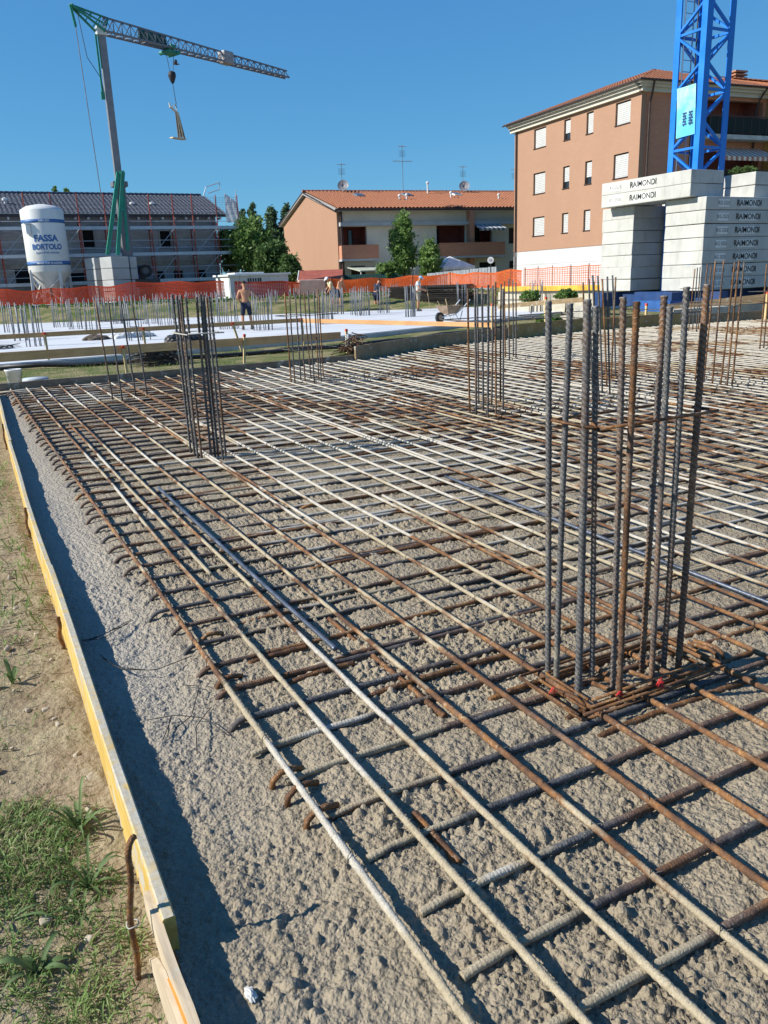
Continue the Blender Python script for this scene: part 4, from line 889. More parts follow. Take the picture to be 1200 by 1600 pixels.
def dish(parent, x, y, z, r=0.5, turn=0.0):
    m_ = MB(); n = 20; d = Vector((math.sin(turn), -math.cos(turn), 0.35)).normalized(); a, b, _ = frame_of(d); c = Vector((x, y, z))
    vs = [c-d*0.1]; 
    for k in range(1, 4):
        for i in range(n): q = 2*math.pi*i/n; vs.append(c + (a*math.cos(q)+b*math.sin(q))*(r*k/3) + d*(0.22*(k/3)**2*r))
    o = len(vs); fs = [(0, 1+i, 1+(i+1) % n) for i in range(n)] + [(1+(k-1)*n+i, 1+k*n+i, 1+k*n+(i+1) % n, 1+(k-1)*n+(i+1) % n) for k in range(1, 3) for i in range(n)]
    m_.add(vs, fs); m_.tube([c-d*0.1, c-d*0.2-Vector((0, 0, r+0.3))], 0.035, 6); m_.tube([c+d*0.0-Vector((0, 0, r*0.8)), c+d*0.55], 0.02, 5); m_.bbox(c+d*0.55, (0.1, 0.1, 0.1), 0.02)
    m_.build('satellite_dish', plain('grey_dish', (0.20, 0.20, 0.22), 0.5), parent, False, True)

# --- brick house with a tiled roof
HF = Frame((28.451, 59.789), 97); HZ = 0.6
house = thing('brick_house', 'low terraced house with orange brick gable, red tiled roof and brick balconies', 'house', (28.451, 59.789, 0), HF.rz)
LG1, LG2, LG3 = (0.22, 2.45, 4.15, 5.64), (8.5, 11.2, 4.15, 5.64), (11.65, 13.65, 4.15, 5.64)
W1, W3, W4, W5 = (4.29, 4.86, 4.1, 5.32), (15.22, 15.92, 4.18, 5.38), (15.3, 15.88, 2.2, 2.72), (12.42, 13.95, 2.1, 2.68); PD = (1.0, 2.2, HZ, 2.7)
m_ = MB(); xwall(m_, 0.31, 24, HZ-1, 5.66, 0.0, 0.3, [LG1, LG2, LG3, W1, W3, W4, W5, PD]); m_.build('wall', PLASTER, house, False, True)
m_ = MB(); xwall(m_, 0.31, 24, 5.94, 6.9, 0.02, 0.3); m_.build('upper_wall', PLASTER, house, False, True)
m_ = MB(); m_.prism([(0, -0.02, HZ-1), (0, 16, HZ-1), (0, 16, 7.15), (0, 8, 8.93), (0, -0.02, 7.02)], (0.3, 0, 0)); m_.build('gable_wall', BRICKO, house, False, True)
m_ = MB(); xwall(m_, 0.31, 24, HZ-1, 6.9, 15.7, 0.3); m_.prism([(24, 0.0, HZ-1), (24, 16, HZ-1), (24, 16, 7.0), (24, 8, 8.9), (24, 0.0, 7.0)], (0.3, 0, 0)); m_.build('rear_wall', PLASTER, house, False, True)
m_ = MB(); m_.box((12.1, -0.1, 5.8), (23.9, 0.62, 0.28)); m_.build('beam', GREYBEAM, house, False, True)
m_ = MB()
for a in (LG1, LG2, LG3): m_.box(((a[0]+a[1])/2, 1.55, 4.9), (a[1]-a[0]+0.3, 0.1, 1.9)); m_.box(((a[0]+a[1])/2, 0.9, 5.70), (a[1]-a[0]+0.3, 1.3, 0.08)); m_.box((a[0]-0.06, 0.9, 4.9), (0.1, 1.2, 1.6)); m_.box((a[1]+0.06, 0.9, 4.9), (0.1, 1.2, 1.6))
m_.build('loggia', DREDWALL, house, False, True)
for x0, x1 in ((1.35, 1.75), (9.0, 9.4), (12.0, 13.2)): window(house, x0, x1, 3.6, 5.5, 1.33, 'glass')
m_ = MB(); m_.box((1.6, 0.15, 1.65), (1.2, 0.1, 2.1)); m_.build('door', DARKWOOD, house, False, True)
window(house, *W1, 0.0, 'dark', 0.0); window(house, *W3, 0.0, 'dark'); window(house, *W4, 0.0, 'glass'); window(house, *W5, 0.0, 'glass')
for x0, x1, d in ((0.05, 3.12, 0.75), (8.3, 14.25, 1.1)):
    m_ = MB(); m_.box(((x0+x1)/2, -d+0.06, 3.7), (x1-x0, 0.12, 1.0)); m_.box((x0+0.06, -d/2, 3.7), (0.12, d-0.13, 1.0)); m_.box((x1-0.06, -d/2, 3.7), (0.12, d-0.13, 1.0)); b_ = m_.build('balcony', BRICKR, house, False, True)
    MB().box(((x0+x1)/2, -d/2, 3.13), (x1-x0+0.06, d+0.04, 0.16)).build('floor_slab', GREYBEAM, b_, False, True); MB().box(((x0+x1)/2, -d+0.06, 4.22), (x1-x0+0.06, 0.18, 0.05)).build('coping', BRICKR, b_, False, True)
MB().box((11.42, -0.35, (HZ+6.9)/2), (0.40, 0.66, 6.9-HZ)).build('pillar', BRICKR, house, False, True)
MB().box((0.32, -0.12, 3.4), (0.14, 0.2, 7)).build('downpipe', GUTTER, house, False, True)
def awning(parent, x0, x1, y0, z0, y1, z1, cols, fr=0.18):
    n = max(6, int((x1-x0)/0.2)); w = (x1-x0)/n; aw = None
    for c in (0, 1):
        m_ = MB()
        for k in range(c, n, 2):
            a, b = x0+k*w, x0+(k+1)*w; m_.prism([(a, y0, z0), (a, y1, z1), (a, y1, z1-fr), (a, y1+0.015, z1-fr), (a, y1+0.015, z1-0.02), (a, y0, z0-0.03)], (b-a-0.002, 0, 0))
        aw = m_.build('awning' if c == 0 else 'stripe', cols[c], parent if c == 0 else aw, False, True) if c == 0 else (m_.build('stripe', cols[c], aw, False, True), aw)[1]
    return aw
awning(house, 11.66, 14.15, -0.42, 5.64, -1.5, 5.30, (plain('grey_canvas', (0.16, 0.17, 0.19), 0.9), plain('white_canvas', (0.55, 0.56, 0.58), 0.9)))
m_ = MB(); m_.prism([(0.6, -0.3, 2.62), (0.6, -3.2, 2.30), (0.6, -3.2, 2.22), (0.6, -0.3, 2.54)], (4.6, 0, 0)); m_.build('porch_roof', plain('pale_green_sheet', (0.42, 0.44, 0.36), 0.7), house, False, True)
m_ = MB(); [m_.box((x, -3.1, 1.4), (0.08, 0.08, 1.7)) for x in (0.7, 1.9, 3.0, 4.0, 5.1)]; m_.build('porch_post', WHITEMETAL, house, False, True)
sl_ = math.hypot(8.6, 2.06); m_ = MB(); tiled(m_, (-0.25, -0.6, 6.93), (1, 0, 0), (0, 8.6, 2.06), 24.6, sl_, 0.32, 0.42, 0.11); tiled(m_, (24.35, 16.6, 6.93), (-1, 0, 0), (0, -8.6, 2.06), 24.6, sl_, 0.5, 0.84)
rf = m_.build('roof', TILEO, house, False, True); rf['kind'] = 'stuff'
m_ = MB(); m_.prism([(-0.3, -0.6, 6.86), (-0.3, 8, 8.93), (-0.3, 16.6, 6.86), (-0.3, 16.6, 6.72), (-0.3, 8, 8.78), (-0.3, -0.6, 6.72)], (24.9, 0, 0)); m_.build('roof_deck', GREYBEAM, house, False, True)
m_ = MB(); m_.tube([(-0.3, -0.66, 6.84), (24.6, -0.66, 6.84)], 0.08, 8); m_.build('gutter', GUTTER, house, False, True)
m_ = MB(); m_.prism([(-0.34, -0.7, 6.80), (-0.34, 8, 8.98), (-0.34, 16.7, 6.86), (-0.34, 16.7, 6.74), (-0.34, 8, 8.88), (-0.34, -0.7, 6.70)], (0.10, 0, 0)); m_.build('verge_board', GUTTER, house, False, True)
m_ = MB(); [m_.tube([(x, 8, 9.05), (x+0.44, 8, 9.04)], (0.13, 0.11), 8) for x in np.arange(-0.3, 24.2, 0.42)]; m_.build('ridge_tile', TILEO, house, False, True)
for x, y in ((3.9, 5.4), (8.4, 5.6), (13.3, 6.0)):
    z = 6.93+(y+0.6)*2.06/8.6+0.09; rt = Matrix.Rotation(math.atan2(2.06, 8.6), 3, 'X'); s_ = MB().bbox((x, y, z+0.03), (0.75, 1.1, 0.14), 0.02, rot=rt).build('skylight', WHITEMETAL if x > 13 else plain('zinc', (0.25, 0.28, 0.32), 0.4, 0.4), house, False, True)
    MB().box((x, y, z+0.11), (0.55, 0.85, 0.02), rot=rt).build('pane', GLASS, s_, False, True)
for x, y, h in ((10.8, 6.6, 0.9), (16.2, 3.5, 0.35), (7.4, 3.4, 0.35), (6.7, 3.3, 0.3), (12.0, 4.4, 0.4)):
    z = 6.95+(y+0.6)*2.06/8.6; MB().lathe([(0.07, 0), (0.07, h), (0.13, h), (0.13, h+0.12), (0.02, h+0.18)], 10, (x, y, z)).build('roof_vent', WHITEMETAL, house, False, True)
for (u, v, k) in ((533, 254, 0), (628, 226, 1), (723, 258, 0), (804, 262, 0)):
    x, z = HF.front(u, v, 8.0); tv_antenna(house, x, 8.0, 8.9, z, k)
for (u, v) in ((534, 293), (722.5, 294)): x, z = HF.front(u, v, 8.0); dish(house, x, 7.6, z+0.1, 0.48, -0.5)

# --- four-storey apartment block
TF = Frame((37.5, 37.45), 95.5); TW = 11.5
block = thing('apartment_block', 'tall salmon brick apartment block with white roller shutters and a white base', 'apartment block', (37.5, 37.45, 0), TF.rz)
cols = [TF.side(u, 300)[0] for u in (851.4, 833.2, 888.9, 879, 923.5, 913, 979.5, 956.8)]
rows = ((9.96, 11.20), (7.0, 8.36), (4.2, 5.45)); holes = []
for c in range(4):
    a, b = cols[2*c], cols[2*c+1]; a, b = min(a, b), max(a, b)
    for r_, (z0, z1) in enumerate(rows): holes.append((a, b, z0, z1, c, r_))
YL = 13.6
m_ = MB(); ywall(m_, 0, YL, 3.2, TW, 0.0, 0.35, holes); m_.build('side_wall', BRICKO, block, False, True)
m_ = MB(); ywall(m_, 0.0, YL, -0.5, 3.2, 0.03, 0.35)
for z in (0.6, 1.25, 1.9, 2.55): m_.box((0.02, YL/2, z), (0.02, YL, 0.60))
m_.build('base_wall', plain('white_render', (0.50, 0.51, 0.52), 0.85, var=0.06, scale=0.7), block, False, True)
for (a, b, z0, z1, c, r_) in holes: window(block, a, b, z0, z1, 0.0, 'shutter', 0.0 if c in (0, 3) else (0.42 if (c, r_) in ((1, 0), (1, 1), (2, 1)) else 0.0), 'y')
FW = 9.6
lg = [(4.3, 9.3, 3.3, 5.3), (4.3, 9.3, 6.2, 8.4), (4.3, 9.3, 9.15, 11.2)]
m_ = MB(); xwall(m_, 0.36, FW, -0.5, TW, 0.0, 0.35, lg); m_.build('front_wall', BRICKR, block, False, True)
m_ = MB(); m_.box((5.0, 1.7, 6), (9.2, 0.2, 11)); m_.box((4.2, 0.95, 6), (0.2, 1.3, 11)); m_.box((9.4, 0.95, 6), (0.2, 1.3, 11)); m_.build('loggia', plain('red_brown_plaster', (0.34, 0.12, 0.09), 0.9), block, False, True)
for z in (3.3, 6.2, 9.15):
    m_ = MB(); m_.box((6.8, -0.25, z-0.12), (5.2, 1.5, 0.24)); b_ = m_.build('balcony', plain('pale_slab', (0.50, 0.49, 0.46), 0.85, grime=0.2), block, False, True)
    m2 = MB(); m2.box((6.8, -0.97, z+0.5), (5.1, 0.03, 0.85)); m2.box((4.25, -0.5, z+0.5), (0.03, 0.95, 0.85)); m2.box((9.35, -0.5, z+0.5), (0.03, 0.95, 0.85)); m2.build('screen', plain('dark_green_screen', (0.012, 0.02, 0.02), 0.8), b_, False, True)
    m2 = MB(); m2.beam((4.2, -0.98, z+1.0), (9.4, -0.98, z+1.0), 0.05); [m2.beam((x, -0.98, z), (x, -0.98, z+1.0), 0.035) for x in np.linspace(4.25, 9.35, 9)]; m2.build('railing', GUTTER, b_, False, True)
    window(block, 5.2, 6.4, z, z+1.9, 1.5, 'shutter'); window(block, 7.4, 8.2, z, z+1.4, 1.5, 'glass')
awning(block, 4.9, 9.2, -0.2, 8.55, -1.7, 7.85, (plain('brown_canvas', (0.46, 0.20, 0.14), 0.9), plain('cream_canvas', (0.70, 0.60, 0.50), 0.9)), 0.22)
m_ = MB()
def cornice(o, z0, z1): m_.box(((FW-o)/2+0.0, -o/2, (z0+z1)/2), (FW+o, o, z1-z0)); m_.box((-o/2, YL/2, (z0+z1)/2), (o, YL+0.6, z1-z0))
cornice(0.22, TW-0.12, TW+0.10); cornice(0.38, TW+0.103, TW+0.25); cornice(0.55, TW+0.253, TW+0.40); m_.build('cornice', plain('cream_cornice', (0.55, 0.51, 0.43), 0.8, var=0.06), block, False, True)
o, zt = 0.60, TW+0.42; RH = 1.95; hx, hy0, hy1 = 5.2, 5.0, YL+0.75-5.0
E0, E1, E2, E3 = (-o, -o, zt), (FW+1.2, -o, zt), (FW+1.2, YL+o, zt), (-o, YL+o, zt); K0, K1 = (hx-0.2, hy0, zt+RH), (hx-0.2, hy1, zt+RH)
m_ = MB(); m_.add([E0, E1, E2, E3, K0, K1], [(0, 1, 4), (1, 2, 5, 4), (2, 3, 5), (3, 0, 4, 5), (3, 2, 1, 0)]); m_.build('roof_deck', TILEO, block, False, True)
def inpoly(poly):
    P = [(p[0], p[1]) for p in poly]
    def f(v):
        c = False
        for i in range(len(P)):
            (x1, y1), (x2, y2) = P[i], P[i-1]
            if (y1 > v.y) != (y2 > v.y) and v.x < (x2-x1)*(v.y-y1)/(y2-y1)+x1: c = not c
        return c
    return f
m_ = MB(); up = Vector((0, hy0+o, RH)); tiled(m_, Vector(E0)+Vector((0, 0, 0.01)), (1, 0, 0), up, FW+1.2+o, up.length, 0.25, 0.42, 0.04, inpoly((E0, E1, K0)))
up = Vector((hx-0.2+o, 0, RH)); tiled(m_, Vector(E3)+Vector((0, 0, 0.01)), (0, -1, 0), up, YL+2*o, up.length, 0.25, 0.42, 0.04, inpoly((E3, E0, K0, K1)))
m_.build('roof', TILEO, block, False, True)['kind'] = 'stuff'
m_ = MB(); m_.tube([(-o-0.05, YL+o, zt-0.02), (-o-0.05, -o-0.05, zt-0.02), (FW+1.2, -o-0.05, zt-0.02)], 0.06, 8); m_.build('gutter', GUTTER, block, False, True)
for pp in ([(0.35, -o, zt-0.05), (0.45, -0.35, TW-0.2), (0.5, -0.12, TW-0.7), (0.5, -0.12, 0)], [(8.9, -o, zt-0.05), (8.7, -0.3, TW-0.2), (8.65, -0.12, TW-0.8), (8.65, -0.12, 6)], [(-0.1, YL-0.35, TW), (-0.1, YL-0.35, 0)]): MB().tube(pp, 0.06, 7).build('downpipe', GUTTER, block, False, True)
x, z = TF.front(1149, 145, 4.5); m_ = MB(); m_.box((x, 4.5, z-0.6), (0.9, 0.7, 2.2)); ch = m_.build('chimney', plain('grey_brown_chimney', (0.20, 0.18, 0.16), 0.9), block, False, True)
m_ = MB(); [m_.box((x, 4.5, z+0.62+0.2*k), (1.05, 0.85, 0.10)) for k in range(4)]; m_.build('cowl', plain('terracotta', (0.42, 0.20, 0.12)), ch, False, True)
x, z = TF.front(1177, 130, 4.0); MB().lathe([(0.09, -1.4), (0.09, 0), (0.2, 0), (0.2, 0.12), (0.02, 0.2)], 10, (x, 4.0, z)).build('roof_vent', WHITEMETAL, block, False, True)
for (u, v) in (): x, z = TF.front(u, v, 3.0); MB().lathe([(0.06, -0.5), (0.06, 0.2), (0.14, 0.2), (0.14, 0.3), (0.02, 0.36)], 8, (x, 3.0, z-0.3)).build('roof_vent', TILEO, block, False, True)
yb = thing('yellow_house', 'yellow rendered building at the right edge of the photo beside the salmon block', 'building', tuple(TF.o + TF.x*9.62 + TF.y*0.2), TF.rz)
YELW = plain('yellow_render', (0.58, 0.38, 0.13), 0.9, var=0.08, scale=0.6, grime=0.1)
hy = [(1.2, 2.5, 9.0, 10.6), (1.2, 2.5, 5.9, 7.5)]
m_ = MB(); xwall(m_, 0.05, 12, -0.5, TW, -1.2, 0.35, hy); ywall(m_, -0.84, 9, -0.5, TW, 0.05, 0.3); m_.build('wall', YELW, yb, False, True)
for h in hy: window(yb, h[0], h[1], h[2], h[3], -1.2, 'shutter')
m_ = MB(); m_.prism([(-0.4, -1.9, TW+0.35), (-0.4, 4, TW+2.0), (-0.4, 10, TW+0.35), (-0.4, 10, TW+0.2), (-0.4, -1.9, TW+0.2)], (13, 0, 0)); tiled(m_, (-0.4, -1.95, TW+0.37), (1, 0, 0), (0, 5.9, 1.65), 13, 6.1, 0.25, 0.42); m_.build('roof', TILEO, yb, False, True)
m_ = MB(); m_.box((6, -1.45, TW+0.1), (12.6, 0.5, 0.2)); m_.build('cornice', plain('cream_cornice', (0.55, 0.51, 0.43)), yb, False, True)

# --- house under construction, dark tiled roof, inside a scaffold
SF = Frame((11.828, 61.619), 91); SZ = 0.1
shell = thing('unfinished_house', 'unplastered grey block house with dark tiled roof standing behind scaffolding', 'house', (11.828, 61.619, 0), SF.rz)
BLOCKG = mat_brick('grey_wall_block', (0.320, 0.324, 0.344), (0.432, 0.429, 0.437), (0.240, 0.243, 0.252), 2.2)
hs = []
for (u0, v0, u1, v1) in ((128, 360, 149, 386), (249, 361, 268, 385), (22, 421, 55, 444), (107, 427, 150, 442), (245, 424, 258, 438), (271, 423, 287, 437), (307, 422, 323, 436), (60, 362, 76, 386)):
    a = SF.front(u0, v0, 1.3); b = SF.front(u1, v1, 1.3); hs.append((a[0], b[0], b[1], a[1]))
m_ = MB(); xwall(m_, -16, 7.9, SZ-1, 6.75, 1.3, 0.3, hs); m_.box((7.75, 6.2, 3), (0.3, 9.2, 7.5)); m_.box((-8, 10.9, 3), (16, 0.3, 7.5)); m_.build('wall', BLOCKG, shell, False, True)
m_ = MB(); m_.prism([(7.6, 1.6, 6.7), (7.6, 11, 6.7), (7.6, 6.3, 8.3)], (0.3, 0, 0)); m_.build('gable_wall', BLOCKG, shell, False, True)
m_ = MB(); m_.box((-4, 1.24, 3.35), (24, 0.1, 0.28)); m_.box((-4, 1.24, 6.05), (24, 0.1, 0.3)); m_.build('concrete_band', plain('bare_band', (0.30, 0.30, 0.30), 0.9), shell, False, True)
for h in hs:
    m_ = MB(); a0, a1, z0, z1 = h; m_.box(((a0+a1)/2, 1.65, (z0+z1)/2), (a1-a0+0.02, 0.06, z1-z0+0.02)); w_ = m_.build('window_opening', plain('dark_interior', (0.018, 0.018, 0.02), 0.95), shell, False, True)
    m2 = MB(); m2.box((a0-0.06, 1.27, (z0+z1)/2), (0.12, 0.07, z1-z0+0.24)); m2.box((a1+0.06, 1.27, (z0+z1)/2), (0.12, 0.07, z1-z0+0.24)); m2.box(((a0+a1)/2, 1.25, z0-0.07), (a1-a0+0.36, 0.16, 0.1)); m2.build('reveal', plain('cement_reveal', (0.36, 0.36, 0.35), 0.9), w_, False, True)
m_ = MB(); up = Vector((0, 5.7, 1.85)); tiled(m_, (-16.5, 0.55, 6.74), (1, 0, 0), up, 25.0, up.length, 0.30, 0.36, 0.05); m_.build('roof', TILEB, shell, False, True)['kind'] = 'stuff'
m_ = MB(); m_.prism([(-16.5, 0.55, 6.70), (-16.5, 6.25, 8.55), (-16.5, 12, 6.7), (-16.5, 12, 6.55), (-16.5, 6.25, 8.4), (-16.5, 0.55, 6.52)], (25.05, 0, 0)); m_.build('roof_deck', plain('dark_fascia', (0.045, 0.045, 0.05), 0.7), shell, False, True)
m_ = MB(); [m_.box((x, 0.9, 6.44), (0.14, 0.6, 0.16)) for x in np.arange(-16, 8.4, 0.86)]; m_.build('rafter_end', plain('white_rafter', (0.55, 0.55, 0.54), 0.8), shell, False, True)
m_ = MB(); [m_.tube([(x, 6.25, 8.62), (x+0.42, 6.25, 8.60)], (0.14, 0.12), 7) for x in np.arange(-16.5, 8.3, 0.4)]; m_.build('ridge_tile', TILEB, shell, False, True)
for (u, v) in ((207, 322), (8, 316), (238, 322)): x, z = SF.front(u, v, 3.0); MB().lathe([(0.09, -0.6), (0.09, 0.1), (0.2, 0.12), (0.2, 0.25), (0.05, 0.3)], 9, (x, 3.0, z)).build('roof_vent', WHITEMETAL, shell, False, True)
scaf = thing('scaffold', 'red and grey tube scaffold with steel decks along the unfinished house', 'scaffold', (11.828, 61.619, 0), SF.rz)
REDTUBE = plain('red_scaffold_paint', (0.36, 0.07, 0.05), 0.6, 0.1, 0.3, 2.0, grime=0.4); ZINC = plain('galvanised_deck', (0.46, 0.50, 0.55), 0.45, 0.3, 0.15, 2.0)
pxs = [-14.5, -12.7, -10.9, -9.1, -7.3, -5.5, -3.8, -2.1, -0.33, 1.2, 2.75, 4.43, 5.83, 7.63, 9.27]
for i, x in enumerate(pxs):
    for y in (0.0, 0.95):
        MB().tube([(x, y, SZ), (x, y, 8.0 if y == 0 else 6.3)], 0.042, 6).build('post', REDTUBE, scaf, False, True)
    m_ = MB()
    for z in (2.05, 3.9, 5.69): m_.tube([(x, 0, z-0.08), (x, 0.95, z-0.08)], 0.035, 5); m_.tube([(x, 0.0, z-1.5), (x, 0.95, z-0.2)], 0.025, 5)
    m_.build('frame_tie', REDTUBE, scaf, False, True)
for i in range(len(pxs)-1):
    a, b = pxs[i], pxs[i+1]
    for z in (2.05, 3.9, 5.69):
        m_ = MB(); m_.box(((a+b)/2, 0.48, z-0.02), (b-a-0.02, 0.86, 0.05)); m_.box(((a+b)/2, -0.06, z+0.06), (b-a-0.02, 0.03, 0.22)); m_.build('deck', ZINC, scaf, False, True)
        m_ = MB(); m_.tube([(a, 0, z+0.5), (b, 0, z+0.5)], 0.022, 5); m_.tube([(a, 0, z+1.0), (b, 0, z+1.0)], 0.022, 5); m_.build('guard_rail', ZINC, scaf, False, True)
    if i % 2 == 0: m_ = MB(); [m_.tube([(a, -0.02, z), (b, -0.02, z+1.8)], 0.02, 5) for z in (0.2, 2.1, 3.95)]; m_.build('brace', ZINC, scaf, False, True)
m_ = MB(); z0 = 6.75
for k in range(10): m_.tube([(-14.5, 0.0, z0+k*0.12), (9.27, 0.0, z0+k*0.12+0.02)], 0.007, 4)
for x in np.arange(-14.5, 9.2, 0.22): m_.tube([(x, 0.0, z0), (x, 0.0, z0+1.1)], 0.006, 4)
m_.build('edge_net', plain('grey_net', (0.22, 0.23, 0.25), 0.8), scaf, False, True)['kind'] = 'stuff'
m_ = MB(); a = SF.front(350, 301, 0.2); b = SF.front(372, 318, 0.2); n = 10; vs = []
for i in range(n+1):
    for k in range(8): vs.append((a[0]+(b[0]-a[0])*i/n, 0.2+0.05*math.sin(i*1.3+k), 6.1+(a[1]-6.1+(b[1]-a[1])*i/n)*k/7))
m_.add(vs, [(i*8+k, i*8+k+1, i*8+k+9, i*8+k+8) for i in range(n) for k in range(7)]); m_.build('dust_sheet', mat_leaf('white_net_sheet', (0.7, 0.74, 0.78), (0.76, 0.8, 0.84), (0.82, 0.85, 0.88)), scaf, True, True)
m_ = MB(); P_ = [SF.front(u, v, 0.5) for u, v in ((318, 306), (322, 292), (343, 285), (343, 296), (325, 302), (369, 297), (366, 320))]
for i, k in ((0, 1), (1, 2), (2, 3), (3, 4), (5, 6)): m_.tube([(P_[i][0], 0.5, P_[i][1]), (P_[k][0], 0.5, P_[k][1])], 0.035, 5)
m_.build('stair_rail', ZINC, scaf, False, True)

# --- mortar silo
sc_ = at_depth(77, 415, 51.0); S0 = Vector((sc_[0], sc_[1], float(ground(sc_[0], sc_[1]))))
silo = thing('mortar_silo', 'tall white dry-mortar silo with blue bands and lettering on four legs', 'silo', S0)
SW = plain('silo_white', (0.62, 0.62, 0.605), 0.45, var=0.06, scale=0.8, grime=0.3); SBLUE = plain('silo_blue', (0.045, 0.13, 0.33), 0.5, var=0.1)
RS = 1.27; zb, ztp = 2.15, 5.75
MB().lathe([(0.16, 0.62), (0.2, 0.7), (RS-0.02, zb-0.08), (RS, zb), (RS, ztp), (RS-0.03, ztp+0.06), (RS*0.7, ztp+0.27), (0.3, ztp+0.38), (0.02, ztp+0.39)], 40).build('tank', SW, silo, True, True)
for z0, z1 in ((2.50, 2.74), (4.99, 5.20)): MB().lathe([(RS+0.006, z0), (RS+0.006, z1)], 40).build('band', SBLUE, silo, True, True)
view = math.atan2(-sc_[1], -sc_[0])
def on_silo(txt, size, z, da=0.0, mat=SBLUE, name='lettering', off=0.0, stretch=1.0):
    vs, fs = text_geo(txt, size, off); m_ = MB(); m_.add([((RS+0.012+w)*math.cos(view+da+x*stretch/RS), (RS+0.012+w)*math.sin(view+da+x*stretch/RS), z+y) for x, y, w in vs], fs); return m_.build(name, mat, silo, False, True)
on_silo('FASSA', 0.52, 4.06, 0.02, off=0.022); on_silo('BORTOLO', 0.44, 3.56, 0.03, off=0.020, stretch=0.88); on_silo('QUALITÀ PER L\'EDILIZIA', 0.13, 3.22, 0.02, off=0.003)
SWL = plain('silo_letter_white', (0.75, 0.76, 0.78), 0.5); on_silo('SM/1551', 0.19, 5.10, 0.05, SWL, off=0.004); on_silo('MADE FOR BUILDING', 0.16, 2.62, 0.05, SWL, off=0.003)
for a in (0.45, 2.02, 3.59, 5.16):
    a += view; MB().beam((RS*0.97*math.cos(a), RS*0.97*math.sin(a), zb+0.1), (RS*1.02*math.cos(a), RS*1.02*math.sin(a), -0.05), 0.17, 0.17).build('leg', SW, silo, False, True)
m_ = MB(); A4 = [view+a for a in (0.45, 2.02, 3.59, 5.16)]; P4 = [(RS*math.cos(a), RS*math.sin(a)) for a in A4]
for i in range(4): p, q = P4[i], P4[(i+1) % 4]; m_.beam((*p, 0.25), (*q, 1.75), 0.07); m_.beam((*p, 1.75), (*q, 0.25), 0.07); m_.beam((*p, 0.1), (*q, 0.1), 0.1)
m_.build('brace', SW, silo, False, True)
da = view-0.75; m_ = MB(); m_.bbox((RS*1.05*math.cos(da), RS*1.05*math.sin(da), 4.62), (0.28, 0.28, 0.55), 0.03); m_.bbox((RS*1.06*math.cos(da), RS*1.06*math.sin(da), 4.95), (0.42, 0.36, 0.06), 0.02); m_.build('filter_box', WHITEMETAL, silo, False, True)
m_ = MB(); m_.lathe([(0.2, 0.15), (0.24, 0.2), (0.24, 0.55), (0.17, 0.62)], 14); m_.bbox((0.1, -0.35, 0.3), (0.5, 0.9, 0.35), 0.05); m_.build('mixer', plain('red_mixer', (0.45, 0.10, 0.05), 0.6, grime=0.4), silo, False, True)
MB().bbox((0, -0.1, 0.05), (2.9, 2.6, 0.14), 0.02).build('pallet_base', plain('grey_plinth', (0.32, 0.31, 0.29), 0.9, grime=0.3), silo, False, True)

# ------------------------------------------------------------------ green self-erecting crane, far left
GREENP = plain('crane_green', (0.02, 0.20, 0.14), 0.5, var=0.2, scale=2.0, grime=0.2); MASTG = plain('crane_mast_grey', (0.17, 0.17, 0.19), 0.5, 0.2, 0.2, 1.0, grime=0.3); MASTL = plain('crane_mast_light', (0.20, 0.20, 0.21), 0.5, 0.2, 0.15)
ROPE = plain('dark_rope', (0.03, 0.03, 0.035), 0.6)
T = Vector(at_depth(158, 50, 48)); gcz = float(ground(T.x, T.y)); gc = thing('self_erecting_crane', 'green self-erecting crane with grey telescopic mast and a long jib rising to the right', 'crane', (T.x, T.y, gcz))
jd = Vector((math.sin(R(64.9)), math.cos(R(64.9)), 0)); js = Vector((jd.y, -jd.x, 0)); Z = Vector((0, 0, 1)); hz_ = T.z
MB().beam((T.x, T.y, gcz+0.6), (T.x, T.y, 7.9), 0.58, 0.58, (0, 1, 0)).build('lower_mast', MASTG, gc)
MB().beam((T.x, T.y, 7.6), (T.x, T.y, hz_-0.1), 0.40, 0.40, (0, 1, 0)).build('upper_mast', MASTL, gc)
MB().bbox((T.x, T.y, 7.9), (0.9, 0.9, 0.3), 0.03).build('mast_collar', MASTG, gc)
tip = Vector(at_height(452, 121, hz_)); L = (tip-T).length; tail = T - jd*1.9 + Z*1.05
m_ = MB(); w0, h0 = 0.38, 0.85
def jp(s, side, up): k = 1-0.45*s/L; return T + jd*s + js*(side*w0*k) + Z*(up*h0*k + (0.0))
N = 26
for sd in (-1, 1): m_.beam(jp(0, sd, 0), jp(L, sd, 0), 0.10)
m_.beam(jp(0.2, 0, 1), jp(L, 0, 1), 0.09); m_.build('jib_chord', MASTG, gc)
m_ = MB()
for k in range(N):
    a, b = L*k/N, L*(k+1)/N; c = (a+b)/2
    for sd in (-1, 1): m_.beam(jp(a, sd, 0), jp(c, 0, 1), 0.045); m_.beam(jp(c, 0, 1), jp(b, sd, 0), 0.045)
    m_.beam(jp(a, -1, 0), jp(b, 1, 0), 0.035); m_.beam(jp(a, -1, 0), jp(a, 1, 0), 0.035)
m_.build('jib_lattice', MASTG, gc)
m_ = MB(); top = jp(0.6, 0, 1.0)
for sd in (-1, 1): m_.beam(tail+js*(sd*0.1), jp(0, sd, 0), 0.10); m_.beam(tail+js*(sd*.1), jp(0.1, sd*0.6, 0.5), 0.07)
m_.beam(tail, top, 0.09); m_.beam(jp(0, -1, 0), jp(0, 1, 0), 0.12); m_.beam(jp(0, -1, 0), top, 0.08); m_.beam(jp(0, 1, 0), top, 0.08)
